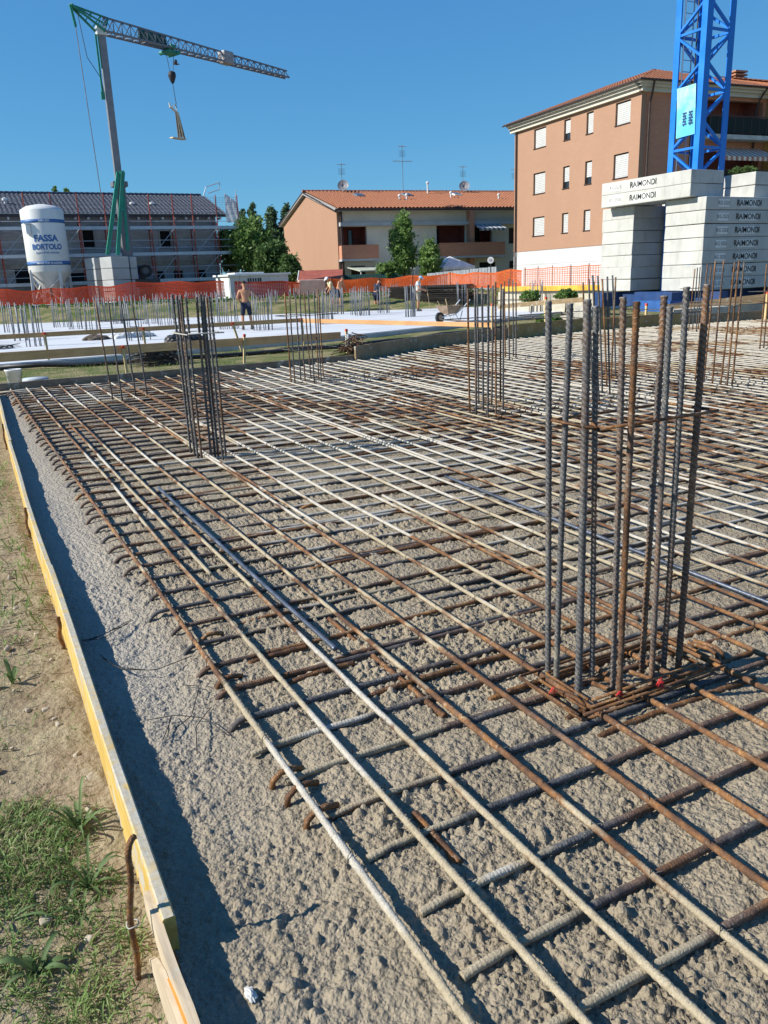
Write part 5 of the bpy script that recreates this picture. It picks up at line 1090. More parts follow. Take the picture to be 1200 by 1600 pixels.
for q in (0.3, 0.55, 0.8): m_.beam(tail.lerp(jp(0, -1, 0), q), tail.lerp(top, q), 0.05); m_.beam(tail.lerp(jp(0, 1, 0), q), tail.lerp(top, q), 0.05)
m_.beam(tail, tail-Z*1.1+jd*0.18, 0.13); m_.build('counter_jib', GREENP, gc)
m_ = MB(); m_.bbox(T+Z*0.05, (0.6, 0.6, 0.5), 0.08); m_.build('pivot_head', plain('pale_hub', (0.5, 0.52, 0.52), 0.5), gc)
m_ = MB(); p = jp(3.0, -1.05, 0.55); q = jp(5.2, -1.05, 0.55); m_.prism([p-Z*0.42, q-Z*0.40, q+Z*0.38, p+Z*0.42], js*0.03); m_.build('sign_panel', plain('teal_panel', (0.015, 0.10, 0.10), 0.5), gc)
tr = (Vector(at_depth(252, 74, 52.3))-T).dot(jd); trp = T+jd*tr-Z*0.22
m_ = MB(); m_.bbox(trp, (0.75, 0.75, 0.22), 0.04, math.atan2(jd.y, jd.x)); m_.bbox(trp+Z*0.3, (0.4, 0.9, 0.2), 0.04, math.atan2(jd.y, jd.x)); [m_.tube([trp+jd*a+js*0.5-Z*0.02, trp+jd*a-js*0.5-Z*0.02], 0.13, 8) for a in (-0.35, 0.35)]; m_.build('trolley', GREENP, gc)
fold = T+jd*(L*0.62); m_ = MB(); m_.bbox(fold+Z*0.3, (0.9, 0.7, 0.8), 0.1, math.atan2(jd.y, jd.x)); m_.build('fold_joint', plain('grey_joint', (0.30, 0.29, 0.30), 0.6, 0.2), gc)
dz_ = (Vector(at_depth(257, 122, 52.6)).z-trp.z); hk = trp+Z*dz_
m_ = MB(); [m_.tube([trp+jd*a, hk+jd*a*0.35+Z*0.15], 0.018, 4) for a in (-0.32, 0.32)]; m_.build('hoist_rope', ROPE, gc)
m_ = MB(); m_.lathe([(0.05, 0.35), (0.24, 0.25), (0.26, 0.05), (0.13, -0.3), (0.05, -0.4)], 12, tuple(hk)); m_.build('hook_block', ROPE, gc, True)
m_ = MB(); m_.tube([hk-Z*0.4, hk-Z*1.55+jd*0.12], 0.02, 4); m_.tube([hk-Z*1.55+jd*0.12, hk-Z*1.7+jd*0.05, hk-Z*1.8+jd*0.16], 0.03, 5); m_.build('sling', ROPE, gc)
m_ = MB(); a = tail-Z*1.1+jd*0.18; b = Vector(at_depth(160, 318, 47)); m_.tube([a, a.lerp(b, 0.5)-Z*0.15, b], 0.022, 4); m_.tube([tail-Z*0.2+jd*0.4, tail-Z*2.6+jd*0.7, tail-Z*3.6+jd*1.5, T-Z*3.3-jd*0.3], 0.02, 4); m_.build('stay_rope', ROPE, gc)
m_ = MB(); m_.beam(T-jd*0.42-Z*0.2, T-jd*0.42-Z*3.3, 0.10); m_.beam(T-jd*0.42-Z*3.3, T-jd*0.42-Z*3.7, 0.22); m_.beam(T-jd*0.25-Z*0.2, T-jd*0.25-Z*2.0, 0.07); m_.build('mast_strut', GREENP, gc)
# the green A-frame and the slewing base with its ballast
bl = Vector(at_depth(181, 428, 48)); bl.z = 0
apex = Vector((T.x-0.2, T.y-0.6, 7.4)); blz = 3.1
for (u, v, u2, v2) in ((185, 269, 168, 398), (192, 269, 184, 398)):
    MB().beam(Vector(at_depth(u, v, 49.4)), Vector(at_depth(u2, v2, 50.2)), 0.22, 0.22, (0, 1, 0)).build('frame_leg', GREENP, gc)
MB().beam(Vector(at_depth(190, 275, 49.5)), Vector(at_depth(200, 392, 50.4)), 0.16, 0.16, (0, 1, 0)).build('frame_leg', GREENP, gc)
m_ = MB(); m_.beam(Vector(at_depth(183, 271, 49.4)), Vector(at_depth(194, 269, 49.4)), 0.18); m_.beam(Vector(at_depth(187, 320, 49.7)), Vector(at_depth(196, 330, 49.8)), 0.12); m_.build('frame_crosspiece', GREENP, gc)
m_ = MB(); m_.bbox((T.x, T.y+0.6, gcz+0.5), (2.2, 2.4, 0.4), 0.05, 0.4); [m_.bbox((T.x+a, T.y+0.6+b, gcz+0.15), (0.5, 0.5, 0.5), 0.04) for a in (-0.9, 0.9) for b in (-1.0, 1.0)]; m_.build('slewing_base', GREENP, gc)
WBLK = plain('grey_ballast_concrete', (0.40, 0.41, 0.41), 0.9, var=0.12, scale=1.2, grime=0.25)
for col, (u, v, w, d) in enumerate(((160, 470, 1.15, 1.05), (186, 470, 1.25, 1.2), (207, 468, 0.5, 1.1))):
    for k in range(4):
        c = Vector(at_depth(u, v, 51.6 if col != 1 else 50.7)); o = link('ballast_block', MB().bbox((0, 0, 0.335), (w, d, 0.665), 0.03, jit=0.006).mesh('ballast_block', WBLK), None, (c.x, c.y, 0.80+k*0.69), (0, 0, 0.42))
        tag(o, ('%s grey ballast block of the %s column at the green crane' % (('lowest', 'second lowest', 'second highest', 'topmost')[k], ('left', 'middle front', 'narrow right')[col])), 'ballast block', 'ballast of the green crane')
mc = thing('site_machine', 'dark wheeled machine with spare tyre parked right of the green crane ballast', 'machine', tuple(Vector(at_depth(225, 445, 52))-Vector((0, 0, 0.9))))
wc = Vector(at_depth(228, 423, 51.4)); ax = Vector((ray(228, 423)[0], ray(228, 423)[1], 0)).normalized(); sx = Vector((ax.y, -ax.x, 0))
def ring(c, ro, ri, th, nm, mt, par):
    m_ = MB(); n = 22; prof = [(ro*0.94, -th), (ro, -th*0.5), (ro, th*0.5), (ro*0.94, th), (ri, th*0.8), (ri, -th*0.8)]
    vs = [c + sx*(r*math.cos(2*math.pi*k/n)) + Z*(r*math.sin(2*math.pi*k/n)) + ax*a for r, a in prof for k in range(n)]; m = len(prof)
    m_.add(vs, [(i*n+k, i*n+(k+1) % n, ((i+1) % m)*n+(k+1) % n, ((i+1) % m)*n+k) for i in range(m) for k in range(n)]); return m_.build(nm, mt, par, True)
wh = ring(wc, 0.40, 0.22, 0.12, 'wheel', DARK, mc); m_ = MB(); m_.tube([wc-ax*0.06, wc+ax*0.06], 0.22, 16); m_.build('rim', plain('grey_rim', (0.10, 0.10, 0.11), 0.5, 0.3), wh)
m_ = MB(); m_.bbox(wc-sx*0.75+ax*0.5-Z*0.1, (1.1, 1.0, 0.9), 0.1, 0.45); m_.bbox(wc-sx*0.3+ax*0.6-Z*0.75, (2.0, 1.2, 0.5), 0.06, 0.45); m_.build('body', plain('machine_dark', (0.035, 0.037, 0.045), 0.5, var=0.4), mc)
m_ = MB(); m_.tube([wc-sx*0.62+ax*0.2-Z*0.55, wc-sx*0.55+ax*0.1-Z*0.2], 0.16, 10); m_.build('blue_tank', plain('blue_tank', (0.05, 0.10, 0.30), 0.5), mc, True)
# the load on the hook and a bird
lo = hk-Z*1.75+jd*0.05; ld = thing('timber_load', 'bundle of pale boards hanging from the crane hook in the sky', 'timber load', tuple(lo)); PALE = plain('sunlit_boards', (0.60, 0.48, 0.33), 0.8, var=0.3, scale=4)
for k in range(5): MB().beam(lo+jd*(0.045*k-0.04)+js*(0.05*(k % 2))-Z*0.32, lo+jd*(0.085*k+0.0)+js*0.05*k-Z*(1.95-0.05*(k % 3)), 0.08, 0.05, (0, 1, 0)).build('board', PALE if k % 2 else plain('shaded_board', (0.20, 0.13, 0.07), 0.8), ld)  # sunlit and shaded tones painted on alternate boards of one timber
MB().beam(lo-jd*0.48-Z*0.05, lo+jd*0.16-Z*0.42, 0.13, 0.10).build('crosspiece', plain('white_batten', (0.66, 0.60, 0.52), 0.8), ld); MB().beam(lo-jd*0.62-Z*1.94, lo+jd*0.50-Z*1.94, 0.35, 0.07).build('platform_board', PALE, ld)
m_ = MB(); m_.tube([lo+Z*0.1, lo-jd*0.4-Z*0.08], 0.025, 4); m_.tube([lo+Z*0.1, lo+jd*0.06-Z*0.36], 0.025, 4); m_.tube([lo-jd*0.46-Z*0.08, lo-jd*0.5+Z*0.16], 0.05, 5); m_.build('sling', plain('pale_strap', (0.6, 0.55, 0.45), 0.8), ld)
bp_ = Vector(at_depth(275, 101, 44)); bd = thing('bird', 'small dark bird flying beside the crane hook rope', 'bird', tuple(bp_)); BD = plain('bird_grey', (0.06, 0.055, 0.055), 0.8)
MB().tube([bp_+Vector((-.17, 0, 0.02)), bp_+Vector((-.08, 0, .03)), bp_+Vector((0.03, 0, 0.02)), bp_+Vector((.11, 0, 0.03)), bp_+Vector((.16, 0, .04)), bp_+Vector((.20, 0, .03))], (0.015, 0.04, 0.05, 0.035, 0.03, 0.005), 8).build('body', BD, bd, True)
for sd in (-1, 1): MB().prism([bp_+Vector((.05, sd*.03, .03)), bp_+Vector((-.07, sd*.03, .03)), bp_+Vector((-.12, sd*.22, .17)), bp_+Vector((-.02, sd*.24, .19)), bp_+Vector((.06, sd*.14, .12))], (0, 0, 0.012)).build('wing', BD, bd)

# ------------------------------------------------------------------ blue tower crane on its lettered weights
BLUE = plain('crane_blue', (0.008, 0.17, 0.60), 0.42, var=0.14, scale=1.2, grime=0.10, spec=0.4); BLUED = plain('base_frame_blue', (0.015, 0.05, 0.16), 0.55, var=0.25, grime=0.3)
TX, TY, TS = 20.53, 18.20, 1.13; tc = thing('tower_crane', 'bright blue lattice crane tower standing on a blue cross frame', 'tower crane', (TX, TY, 0.3))
lg_ = [(TX-TS/2, TY-TS/2), (TX+TS/2, TY-TS/2), (TX+TS/2, TY+TS/2), (TX-TS/2, TY+TS/2)]; ZT = 15.5
for k, (x, y) in enumerate(lg_):
    m_ = MB(); sxn = 1 if x > TX else -1; syn = 1 if y > TY else -1     # angle-section legs
    m_.box((x-sxn*0.014, y-syn*0.10, (ZT+0.8)/2), (0.028, 0.20, ZT-0.8)); m_.box((x-sxn*0.13, y-syn*0.014, (ZT+0.8)/2), (0.20, 0.028, ZT-0.8)); m_.build('leg', BLUE, tc)
m_ = MB(); PH = 1.52; z0 = 4.97
for f in range(4):
    a, b = lg_[f], lg_[(f+1) % 4]; cen = Vector((TX, TY, 0)); 
    def q(p, z): v = Vector((p[0], p[1], z)); d = (Vector((TX, TY, z))-v); return v + d.normalized()*0.06
    for k in range(-2, 7):
        z = z0+k*PH; m_.beam(q(a, z), q(b, z), 0.065, 0.065); aa, bb = (b, a) if f % 2 == 0 else (a, b)
        m_.beam(q(aa, z), q(bb, z+PH/2), 0.08, 0.06); m_.beam(q(bb, z+PH/2), q(aa, z+PH), 0.08, 0.06)
m_.build('lattice', BLUE, tc)
m_ = MB(); lx, ly = TX-TS/2+0.30, TY+TS/2-0.22
for a in (-0.17, 0.17): m_.tube([(lx+a, ly, 1.2), (lx+a, ly, ZT)], 0.02, 5)
for z in np.arange(1.4, ZT, 0.3): m_.tube([(lx-0.17, ly, z), (lx+0.17, ly, z)], 0.012, 4)
m_.build('ladder', ZINC, tc)
m_ = MB(); m_.tube([(TX-0.2, TY+0.1, 1.2), (TX-0.17, TY+0.12, 6), (TX-0.2, TY+0.1, ZT)], 0.022, 5); m_.build('cable', DARK, tc, True)
m_ = MB()
for dy in (-1.38, 1.38): m_.box((TX, TY+dy, 0.785), (4.7, 0.33, 0.43))
for dx in (-1.38, 1.38): m_.box((TX+dx, TY, 0.783), (0.31, 5.0, 0.41))
m_.build('base_frame', BLUED, tc)
for dx in (-2.0, 2.0):
    for dy in (-2.0, 2.0): MB().bbox((TX+dx, TY+dy, 0.19), (0.8, 0.8, 0.76), 0.03).build('footing', plain('footing_concrete', (0.40, 0.38, 0.34), 0.9, grime=0.3), tc)
m_ = MB(); m_.box((TX-2.1, TY-0.85, 0.62), (0.6, 1.4, 0.3)); m_.build('step_plate', plain('blue_plate', (0.03, 0.10, 0.30), 0.5), tc)
def pl_x0(u, v, x): d = ray(u, v); return np.array([0, 0, EYE]) + d*(x/d[0])
bn = thing('banner', 'turquoise and cream banner with dark blue marks tied to the blue tower', 'banner', (TX-TS/2-0.03, TY, float(pl_x0(1072, 172, TX-TS/2-0.035)[2]))); xb = TX-TS/2-0.035
pl_x = pl_x0
cn = [pl_x(u, v, xb) for u, v in ((1058, 139), (1088, 130), (1085, 209), (1056, 217))]; n = 14; V = []
m = NM('printed_banner', 0.6); p = m.obj(); s = m.sep(p); n1 = m.noise(p, 2.2, 4, 0.6)
g = m.math('ADD', m.math('MULTIPLY', s[2], 0.36), m.math('MULTIPLY', n1, 0.9)); m.color(m.ramp(g, [(0.15, (0.10, 0.45, 0.62)), (0.42, (0.13, 0.52, 0.66)), (0.58, (0.30, 0.62, 0.66)), (0.75, (0.56, 0.60, 0.46))]))
m_ = MB(); vs = []
for i in range(n+1):
    for k in range(n+1): a, b = i/n, k/n; P = (cn[0]*(1-a)+cn[1]*a)*(1-b)+(cn[3]*(1-a)+cn[2]*a)*b; P = P.copy(); P[0] += 0.012*math.sin(a*5+b*3); vs.append(P)
m_.add(vs, [(i*(n+1)+k, i*(n+1)+k+1, (i+1)*(n+1)+k+1, (i+1)*(n+1)+k) for i in range(n) for k in range(n)]); m_.build('sheet', m.m, bn, True)
m_ = MB(); ctr = lambda a, b: (cn[0]*(1-a)+cn[1]*a)*(1-b)+(cn[3]*(1-a)+cn[2]*a)*b + np.array([-0.02, 0, 0])
for a0 in (0.36, 0.68):
    for k in range(5): b0 = 0.52+0.055*k; m_ = MB(); m_.prism([ctr(a0, b0), ctr(a0+0.21-0.02*(k % 2), b0), ctr(a0+0.21-0.02*(k % 2), b0+0.03), ctr(a0, b0+0.03)], (-0.004, 0, 0)); m_.prism([ctr(a0+0.05+0.07*(k % 2), b0+0.029), ctr(a0+0.09+0.07*(k % 2), b0+0.029), ctr(a0+0.09+.07*(k % 2), b0+0.056), ctr(a0+0.05+.07*(k % 2), b0+0.056)], (-0.004, 0, 0)); m_.build('printed_mark', plain('dark_blue_print', (0.02, 0.06, 0.18), 0.6), bn)
def mat_weight():
    m = NM('cast_weight_concrete', 0.85, 0, 0.25); p = m.shifted(m.obj()); n = m.noise(p, 1.6, 6, 0.65); st = m.noise(m.scaled(p, (5, 5, 0.9)), 1.0, 5, 0.65)
    c = m.ramp(n, [(0.3, (0.42, 0.415, 0.385)), (0.7, (0.54, 0.535, 0.505))]); c = m.mix(m.ramp(st, [(0.5, 0.0), (0.75, 0.45)]), c, (0.25, 0.24, 0.22)); m.color(c); m.bump(m.noise(p, 26, 5), 0.2, 0.01); return m.m
WCON = mat_weight(); PLATE = plain('white_label', (0.70, 0.70, 0.67), 0.7, var=0.08); INK = plain('black_letters', (0.015, 0.016, 0.02), 0.6)
BHt, BL, BW = 0.353, 3.6, 1.39
def weight(label, c, L, W, face, kgx, rx, group, words=True):
    """block with a chamfered upper arris; face 'y' carries the words on its -y side, 'x' on its -x side"""
    t = thing('crane_weight', label, 'crane weight', c, group=group); MB().bbox((0, 0, BHt/2), (L, W, BHt-0.012), 0.02, jit=0.007).build('block', WCON, t, False, True)
    if words:
        if face == 'y': org = lambda a: Vector((a, -W/2-0.004, BHt/2)); r, n = Vector((1, 0, 0)), Vector((0, -1, 0))
        else: org = lambda a: Vector((-L/2-0.004, a, BHt/2)); r, n = Vector((0, -1, 0)), Vector((-1, 0, 0))
        for nm, txt, a, w, sz, off in (('weight_label', 'KG 2525', kgx, 0.43, 0.138, 0.001), ('maker_label', 'RAIMONDI', rx, 0.72, 0.222, 0.002)):
            m_ = MB(); o = org(a); m_.prism([o-r*w/2-Z*0.102, o+r*w/2-Z*0.102, o+r*w/2+Z*0.102, o-r*w/2+Z*0.102], n*0.004); pl = m_.build(nm, PLATE, t, False, True)
            m_ = MB(); text_on(m_, txt, sz, o+n*0.008, r, Z, off, 0.94 if nm == 'maker_label' else 0.9); m_.build('lettering', INK if nm == 'maker_label' else plain('grey_stencil', (0.22, 0.22, 0.22), 0.7), pl, False, True)
    m_ = MB(); [m_.tube([(a, b, BHt-0.02), (a, b, BHt+0.005)], 0.03, 8) for a in (-L*0.3, L*0.3) for b in (-0.0,)]; m_.build('lifting_eye', BLUED, t, False, True)
    return t
def pl_y(u, v, y): d = ray(u, v); return np.array([0, 0, EYE]) + d*(y/d[1])
NX0, NY0 = 18.70, 16.15
kg = pl_y(1128, 358, NY0)[0]-(NX0+BL/2); rx = pl_y(1167, 360, NY0)[0]-(NX0+BL/2)
ORD = ('lowest', 'second from the bottom', 'third from the bottom', 'middle', 'third from the top', 'second from the top', 'topmost')
for k in range(7): weight('%s lettered concrete weight of the near right stack' % ORD[k], (NX0+BL/2+random.uniform(-.01, .01), NY0+BW/2, 1.018+k*BHt), BL, BW, 'y', kg, rx, 'concrete weights of the blue crane')
for k in range(7): weight('%s concrete weight of the far stack behind the blue upright' % ORD[k], (18.84+BL/2+random.uniform(-.012, .012), 18.91+0.66, 1.018+k*BHt), BL, 1.32, 'y', 0, 0, 'concrete weights of the blue crane', False)
kgy = pl_x(962, 295, 18.475)[1]-(16.505+3.41/2); ry = pl_x(1005, 287, 18.475)[1]-(16.505+3.41/2)
for k in range(2): weight('%s of two long lettered weights laid across both stacks' % ('lower', 'upper')[k], (18.475+0.636, 16.505+3.41/2, 1.018+7*BHt+0.004+k*BHt), 1.272, 3.41, 'x', kgy, ry, 'concrete weights of the blue crane')
cx2 = pl_y(1182, 264, 16.505)[0]
for k in range(2): weight('%s plain weight on top behind the tower, cut by the right edge' % ('lower', 'upper')[k], (cx2+0.636, 16.505+3.41/2, 1.018+7*BHt+0.004+k*BHt), 1.272, 3.41, 'x', 0, 0, 'concrete weights of the blue crane', False)
bk_ = at_height(893, 505, 0.0); tag(link('concrete_footing', MB().bbox((0, 0, 0.18), (0.85, 0.6, 0.56), 0.06, jit=0.02).mesh('concrete_footing', plain('beige_block', (0.50, 0.45, 0.35), 0.9)), None, (bk_[0], bk_[1], -0.2), (0, 0, 0.4)), 'beige concrete block behind the brown rail and front column bars', 'concrete block')
kb = at_depth(1122, 490, 21.0); tag(link('concrete_kerb_block', MB().bbox((0, 0, 0), (3.6, 0.3, 0.62), 0.03).mesh('concrete_kerb_block', plain('beige_block', (0.50, 0.45, 0.35), 0.9)), None, (kb[0], kb[1], kb[2]-0.12), (0, 0, 0.0)), 'long beige concrete beam below the rail at the blue frame', 'concrete beam')

# ------------------------------------------------------------------ orange safety fence
ORN = mat_leaf('orange_net', (0.62, 0.10, 0.02), (0.72, 0.14, 0.03), (0.80, 0.20, 0.05)); REDN = mat_leaf('red_net', (0.50, 0.05, 0.02), (0.60, 0.07, 0.025), (0.66, 0.09, 0.03))
def net_fence(label, pts, mat, posts=2.6, step=0.075, wv=0.13, thick=0.040, sag=0.10, nz=1):
    """pts: (pixel u, v of the top edge, v of the foot, depth)"""
    P = []
    for u, vt, vb, dp in pts:
        a = at_depth(u, vt, dp); b = at_depth(u, vb, dp); P.append((a[0], a[1], b[2], a[2]))
    t = thing('safety_fence', label, 'fence', (P[0][0], P[0][1], P[0][2]), group='orange safety fences'); A = np.array(P); L = np.concatenate([[0], np.cumsum(np.hypot(np.diff(A[:, 0]), np.diff(A[:, 1])))]); tot = L[-1]
    f = lambda s, c: np.interp(s, L, A[:, c]); m_ = MB(); ss = np.arange(0, tot, wv)
    for layer in range(nz):
        top = f(ss, 3) - sag*(0.5-0.5*np.cos(2*np.pi*ss/posts)) + (fbm(ss*0.35, ss*0+layer*3, 8+layer)-0.47)*0.35*sag*4; bot = f(ss, 2)+0.05; off = 0.06*np.sin(ss*1.7+layer)+layer*0.12
        dx, dy = np.gradient(f(ss, 0)), np.gradient(f(ss, 1)); l_ = np.hypot(dx, dy)+1e-9; X = f(ss, 0)-dy/l_*off; Y = f(ss, 1)+dx/l_*off
        nrow = max(4, int(np.max(top-bot)/step))
        for r_ in range(nrow+1):
            q = r_/nrow; zz = bot+(top-bot)*q; k = len(ss); th = thick*(1.7 if r_ in (0, nrow) else 1)
            vs = [(X[i], Y[i], zz[i]-th/2) for i in range(k)]+[(X[i], Y[i], zz[i]+th/2) for i in range(k)]; m_.add(vs, [(i, i+1, k+i+1, k+i) for i in range(k-1)])
        for i in range(0, len(ss)-1): m_.add([(X[i], Y[i], bot[i]), (X[i]+dx[i]*0.22, Y[i]+dy[i]*0.22, bot[i]), (X[i]+dx[i]*0.22, Y[i]+dy[i]*0.22, top[i]), (X[i], Y[i], top[i])], [(0, 1, 2, 3)])
    m_.build('net', mat, t)['kind'] = 'stuff'
    for s in np.arange(0.2, tot, posts): MB().tube([(f(s, 0), f(s, 1), f(s, 2)-0.3), (f(s, 0), f(s, 1), f(s, 3)+0.10)], 0.022, 5).build('stake', plain('rusty_fence_stake', (0.20, 0.10, 0.07), 0.8), t)
net_fence('orange net fence in front of the silo and the unfinished house', [(-60, 453, 480, 49), (0, 452, 478, 49), (60, 453, 476, 49), (100, 450, 475, 49), (160, 446, 472, 49), (215, 442, 470, 49), (280, 440, 467, 49), (352, 440, 464, 49)], REDN, nz=1, thick=0.05, step=0.085)
net_fence('deep red net fence beside the white site hut', [(366, 441, 466, 47), (400, 440, 466, 47.2), (445, 440, 464, 47.6), (470, 441, 462, 48)], REDN, nz=2, sag=0.05)
net_fence('bright orange net fence behind the stack of steel mesh', [(512, 436, 459, 51), (560, 436, 457, 51), (600, 434, 455, 51), (650, 431, 452, 50.5), (700, 428, 450, 50)], ORN, nz=2)
net_fence('orange net fence before the corrugated grey panels', [(700, 428, 450, 50), (740, 426, 450, 48), (772, 424, 450, 47), (818, 421, 447, 45)], ORN, nz=1, thick=0.05)
net_fence('thin see-through orange fence before the white base of the salmon block', [(818, 421, 447, 43), (860, 418, 449, 40), (900, 416, 450, 38), (960, 412, 452, 35)], ORN, nz=1, thick=0.022, step=0.11, wv=0.20, sag=0.03, posts=1.6)

# ------------------------------------------------------------------ huts, panels and heaps along the fence
HUT = plain('white_hut_panel', (0.62, 0.65, 0.66), 0.6, var=0.05, grime=0.15)
a = Vector(at_depth(361, 466, 51)); b = Vector(at_depth(452, 462, 53)); d = (b-a); d.z = 0; rz = math.atan2(d.y, d.x); Lh = d.length
hut = thing('site_hut', 'flat-roofed white site hut behind the shirtless worker', 'hut', (a.x, a.y, a.z), rz); hh = Vector(at_depth(361, 432, 51)).z-a.z
m_ = MB(); n = 6
for k in range(n): m_.box((Lh*(k+0.5)/n, 0, hh/2), (Lh/n-0.02, 0.06, hh))
m_.box((0, 1.2, hh/2), (0.06, 2.3, hh)); m_.box((Lh, 1.2, hh/2), (0.06, 2.3, hh)); m_.box((Lh/2, 2.4, hh/2), (Lh, 0.06, hh)); m_.build('wall', HUT, hut, False, True)
m_ = MB(); m_.bbox((Lh/2, 1.2, hh+0.06), (Lh+0.3, 2.8, 0.12), 0.03); m_.bbox((Lh*0.35, 0.9, hh+0.17), (Lh*0.5, 1.6, 0.10), 0.04); m_.build('roof', WHITEMETAL, hut, False, True)
m_ = MB(); [m_.box((1.25+0.17*k, -0.04, hh-0.30), (0.09, 0.03, 0.30)) for k in range(6)]; m_.build('vent_slot', DARK, hut, False, True)
m_ = MB(); m_.box((0.45, -0.04, hh-0.42), (0.16, 0.03, 0.18)); m_.build('sign', SBLUE, hut, False, True)
a = Vector(at_depth(475, 452, 55)); b = Vector(at_depth(528, 450, 55)); d = b-a; d.z = 0; rz = math.atan2(d.y, d.x); Lh = d.length; sh = thing('garden_shed', 'small brick-red garden shed with a pitched red roof and white gable trim', 'shed', (a.x, a.y, a.z-0.3), rz)
zt_ = Vector(at_depth(475, 436, 55)).z-a.z+0.3; zr = Vector(at_depth(490, 422, 55)).z-a.z+0.3
m_ = MB(); m_.box((Lh/2, 0, zt_/2), (Lh, 0.1, zt_)); m_.box((0, 1.2, zt_/2), (0.1, 2.3, zt_)); m_.box((Lh, 1.2, zt_/2), (0.1, 2.3, zt_)); m_.prism([(-0.05, 0, zt_), (-0.05, 2.4, zt_), (-0.05, 1.2, zr-0.05)], (0.1, 0, 0)); m_.build('wall', plain('red_boarding', (0.33, 0.12, 0.08), 0.9, var=0.2), sh, False, True)
m_ = MB(); m_.prism([(-0.35, -0.3, zt_-0.06), (-0.35, 1.2, zr), (-0.35, 2.7, zt_-0.06), (-0.35, 2.7, zt_-0.14), (-0.35, 1.2, zr-0.09), (-0.35, -0.3, zt_-0.14)], (Lh+0.7, 0, 0)); m_.build('roof', plain('shed_red_roof', (0.30, 0.085, 0.06), 0.9, var=0.2), sh, False, True)
m_ = MB(); m_.beam((-0.38, -0.35, zt_-0.14), (-0.38, 1.2, zr-0.04), 0.05, 0.14); m_.beam((-0.38, 2.75, zt_-0.14), (-0.38, 1.2, zr-0.04), 0.05, 0.14); m_.build('gable_trim', WHITEMETAL, sh, False, True)
pb = Vector(at_depth(488, 462, 52)); tag(link('wrapped_pallet', MB().bbox((0, 0, 0.5), (1.7, 1.0, 1.0), 0.06, jit=0.03).mesh('wrapped_pallet', plain('pink_wrapped_bricks', (0.58, 0.36, 0.29), 0.7, var=0.15)), None, tuple(pb), (0, 0, -0.35)), 'pale pink wrapped pallet of bricks in front of the garden shed', 'pallet')
def panel_fence(name, label, cat, p0, p1, h0, h1, n, mat, ridge=0.05):
    a, b = Vector(p0), Vector(p1); d = b-a; t = thing(name, label, cat, tuple(a), math.atan2(d.y, d.x)); L = math.hypot(d.x, d.y); k = 12; 
    ms = []
    for i in range(n):
        w = L/n; hh0 = h0+(h1-h0)*i/n; m_ = MB(); xs = np.linspace(0.01, w-0.01, k+1); vs = [(x, ridge*(0.5-(j % 2))*0.5, z) for z in (-0.3, hh0) for j, x in enumerate(xs)]; vs += [(x, y+0.012, z) for x, y, z in vs]; m = k+1; o = 2*m
        m_.add(vs, [(j, j+1, m+j+1, m+j) for j in range(k)]+[(o+m+j, o+m+j+1, o+j+1, o+j) for j in range(k)]+[(m+j, m+j+1, o+m+j+1, o+m+j) for j in range(k)])
        pz = (d.z*i/n); link('panel', m_.mesh('panel', mat), t, (w*i, 0, pz))
    m_ = MB(); [m_.tube([(L*i/n, 0.06, d.z*i/n-0.4), (L*i/n, 0.06, d.z*i/n+h0)], 0.03, 5) for i in range(n+1)]; m_.build('post', ZINC, t, False, True); return t
z = at_depth(668, 452, 54); z2 = at_depth(776, 448, 52); panel_fence('corrugated_fence', 'light grey corrugated metal fence under the white gazebo', 'fence', z, z2, at_depth(668, 427, 54)[2]-z[2], at_depth(776, 416, 52)[2]-z2[2], 8, plain('light_grey_sheet', (0.45, 0.48, 0.50), 0.5, 0.2, 0.08))
z = at_depth(512, 450, 57); z2 = at_depth(628, 446, 56.5); panel_fence('screen_fence', 'dark green garden screen behind the orange net', 'fence', z, z2, at_depth(512, 431, 57)[2]-z[2], at_depth(628, 426, 56.5)[2]-z2[2], 7, plain('green_screen', (0.02, 0.07, 0.065), 0.8), 0.02)
g0 = Vector(at_depth(703, 420, 57)); gz_ = thing('gazebo', 'white pointed canvas gazebo roof above the corrugated fence', 'gazebo', (g0.x, g0.y, 0.7)); ap = Vector(at_depth(692, 402, 57)); ez = Vector(at_depth(703, 417, 57)).z
m_ = MB(); q4 = [(g0.x-1.3, g0.y-1.2, ez), (g0.x+1.3, g0.y-1.2, ez), (g0.x+1.3, g0.y+1.2, ez), (g0.x-1.3, g0.y+1.2, ez)]; m_.add([*q4, (g0.x, g0.y, ap.z+0.05)], [(0, 1, 4), (1, 2, 4), (2, 3, 4), (3, 0, 4)]); [m_.prism([q4[i], q4[(i+1) % 4], (q4[(i+1) % 4][0], q4[(i+1) % 4][1], ez-0.2), (q4[i][0], q4[i][1], ez-0.2)], (0.01, 0.01, 0)) for i in range(4)]; m_.build('canopy', plain('white_canvas_roof', (0.62, 0.62, 0.63), 0.8), gz_)
m_ = MB(); [m_.tube([(x, y, 0.6), (x, y, ez)], 0.03, 5) for x, y, _ in q4]; m_.build('pole', WHITEMETAL, gz_)
sg = Vector(at_depth(767, 447, 50)); si = thing('round_sign', 'round white sign with two grey marks on a thin dark pole', 'sign', tuple(sg)); c = Vector(at_depth(766.5, 406.5, 50)); fw = Vector((ray(767, 407)[0], ray(767, 407)[1], 0)).normalized(); sr = Vector((fw.y, -fw.x, 0))
MB().tube([sg-Z*0.3, c-Z*0.2+fw*0.03], 0.03, 6).build('pole', DARK, si); MB().tube([c-fw*0.02, c+fw*0.02], 0.20, 24).build('disc', WHITEMETAL, si)
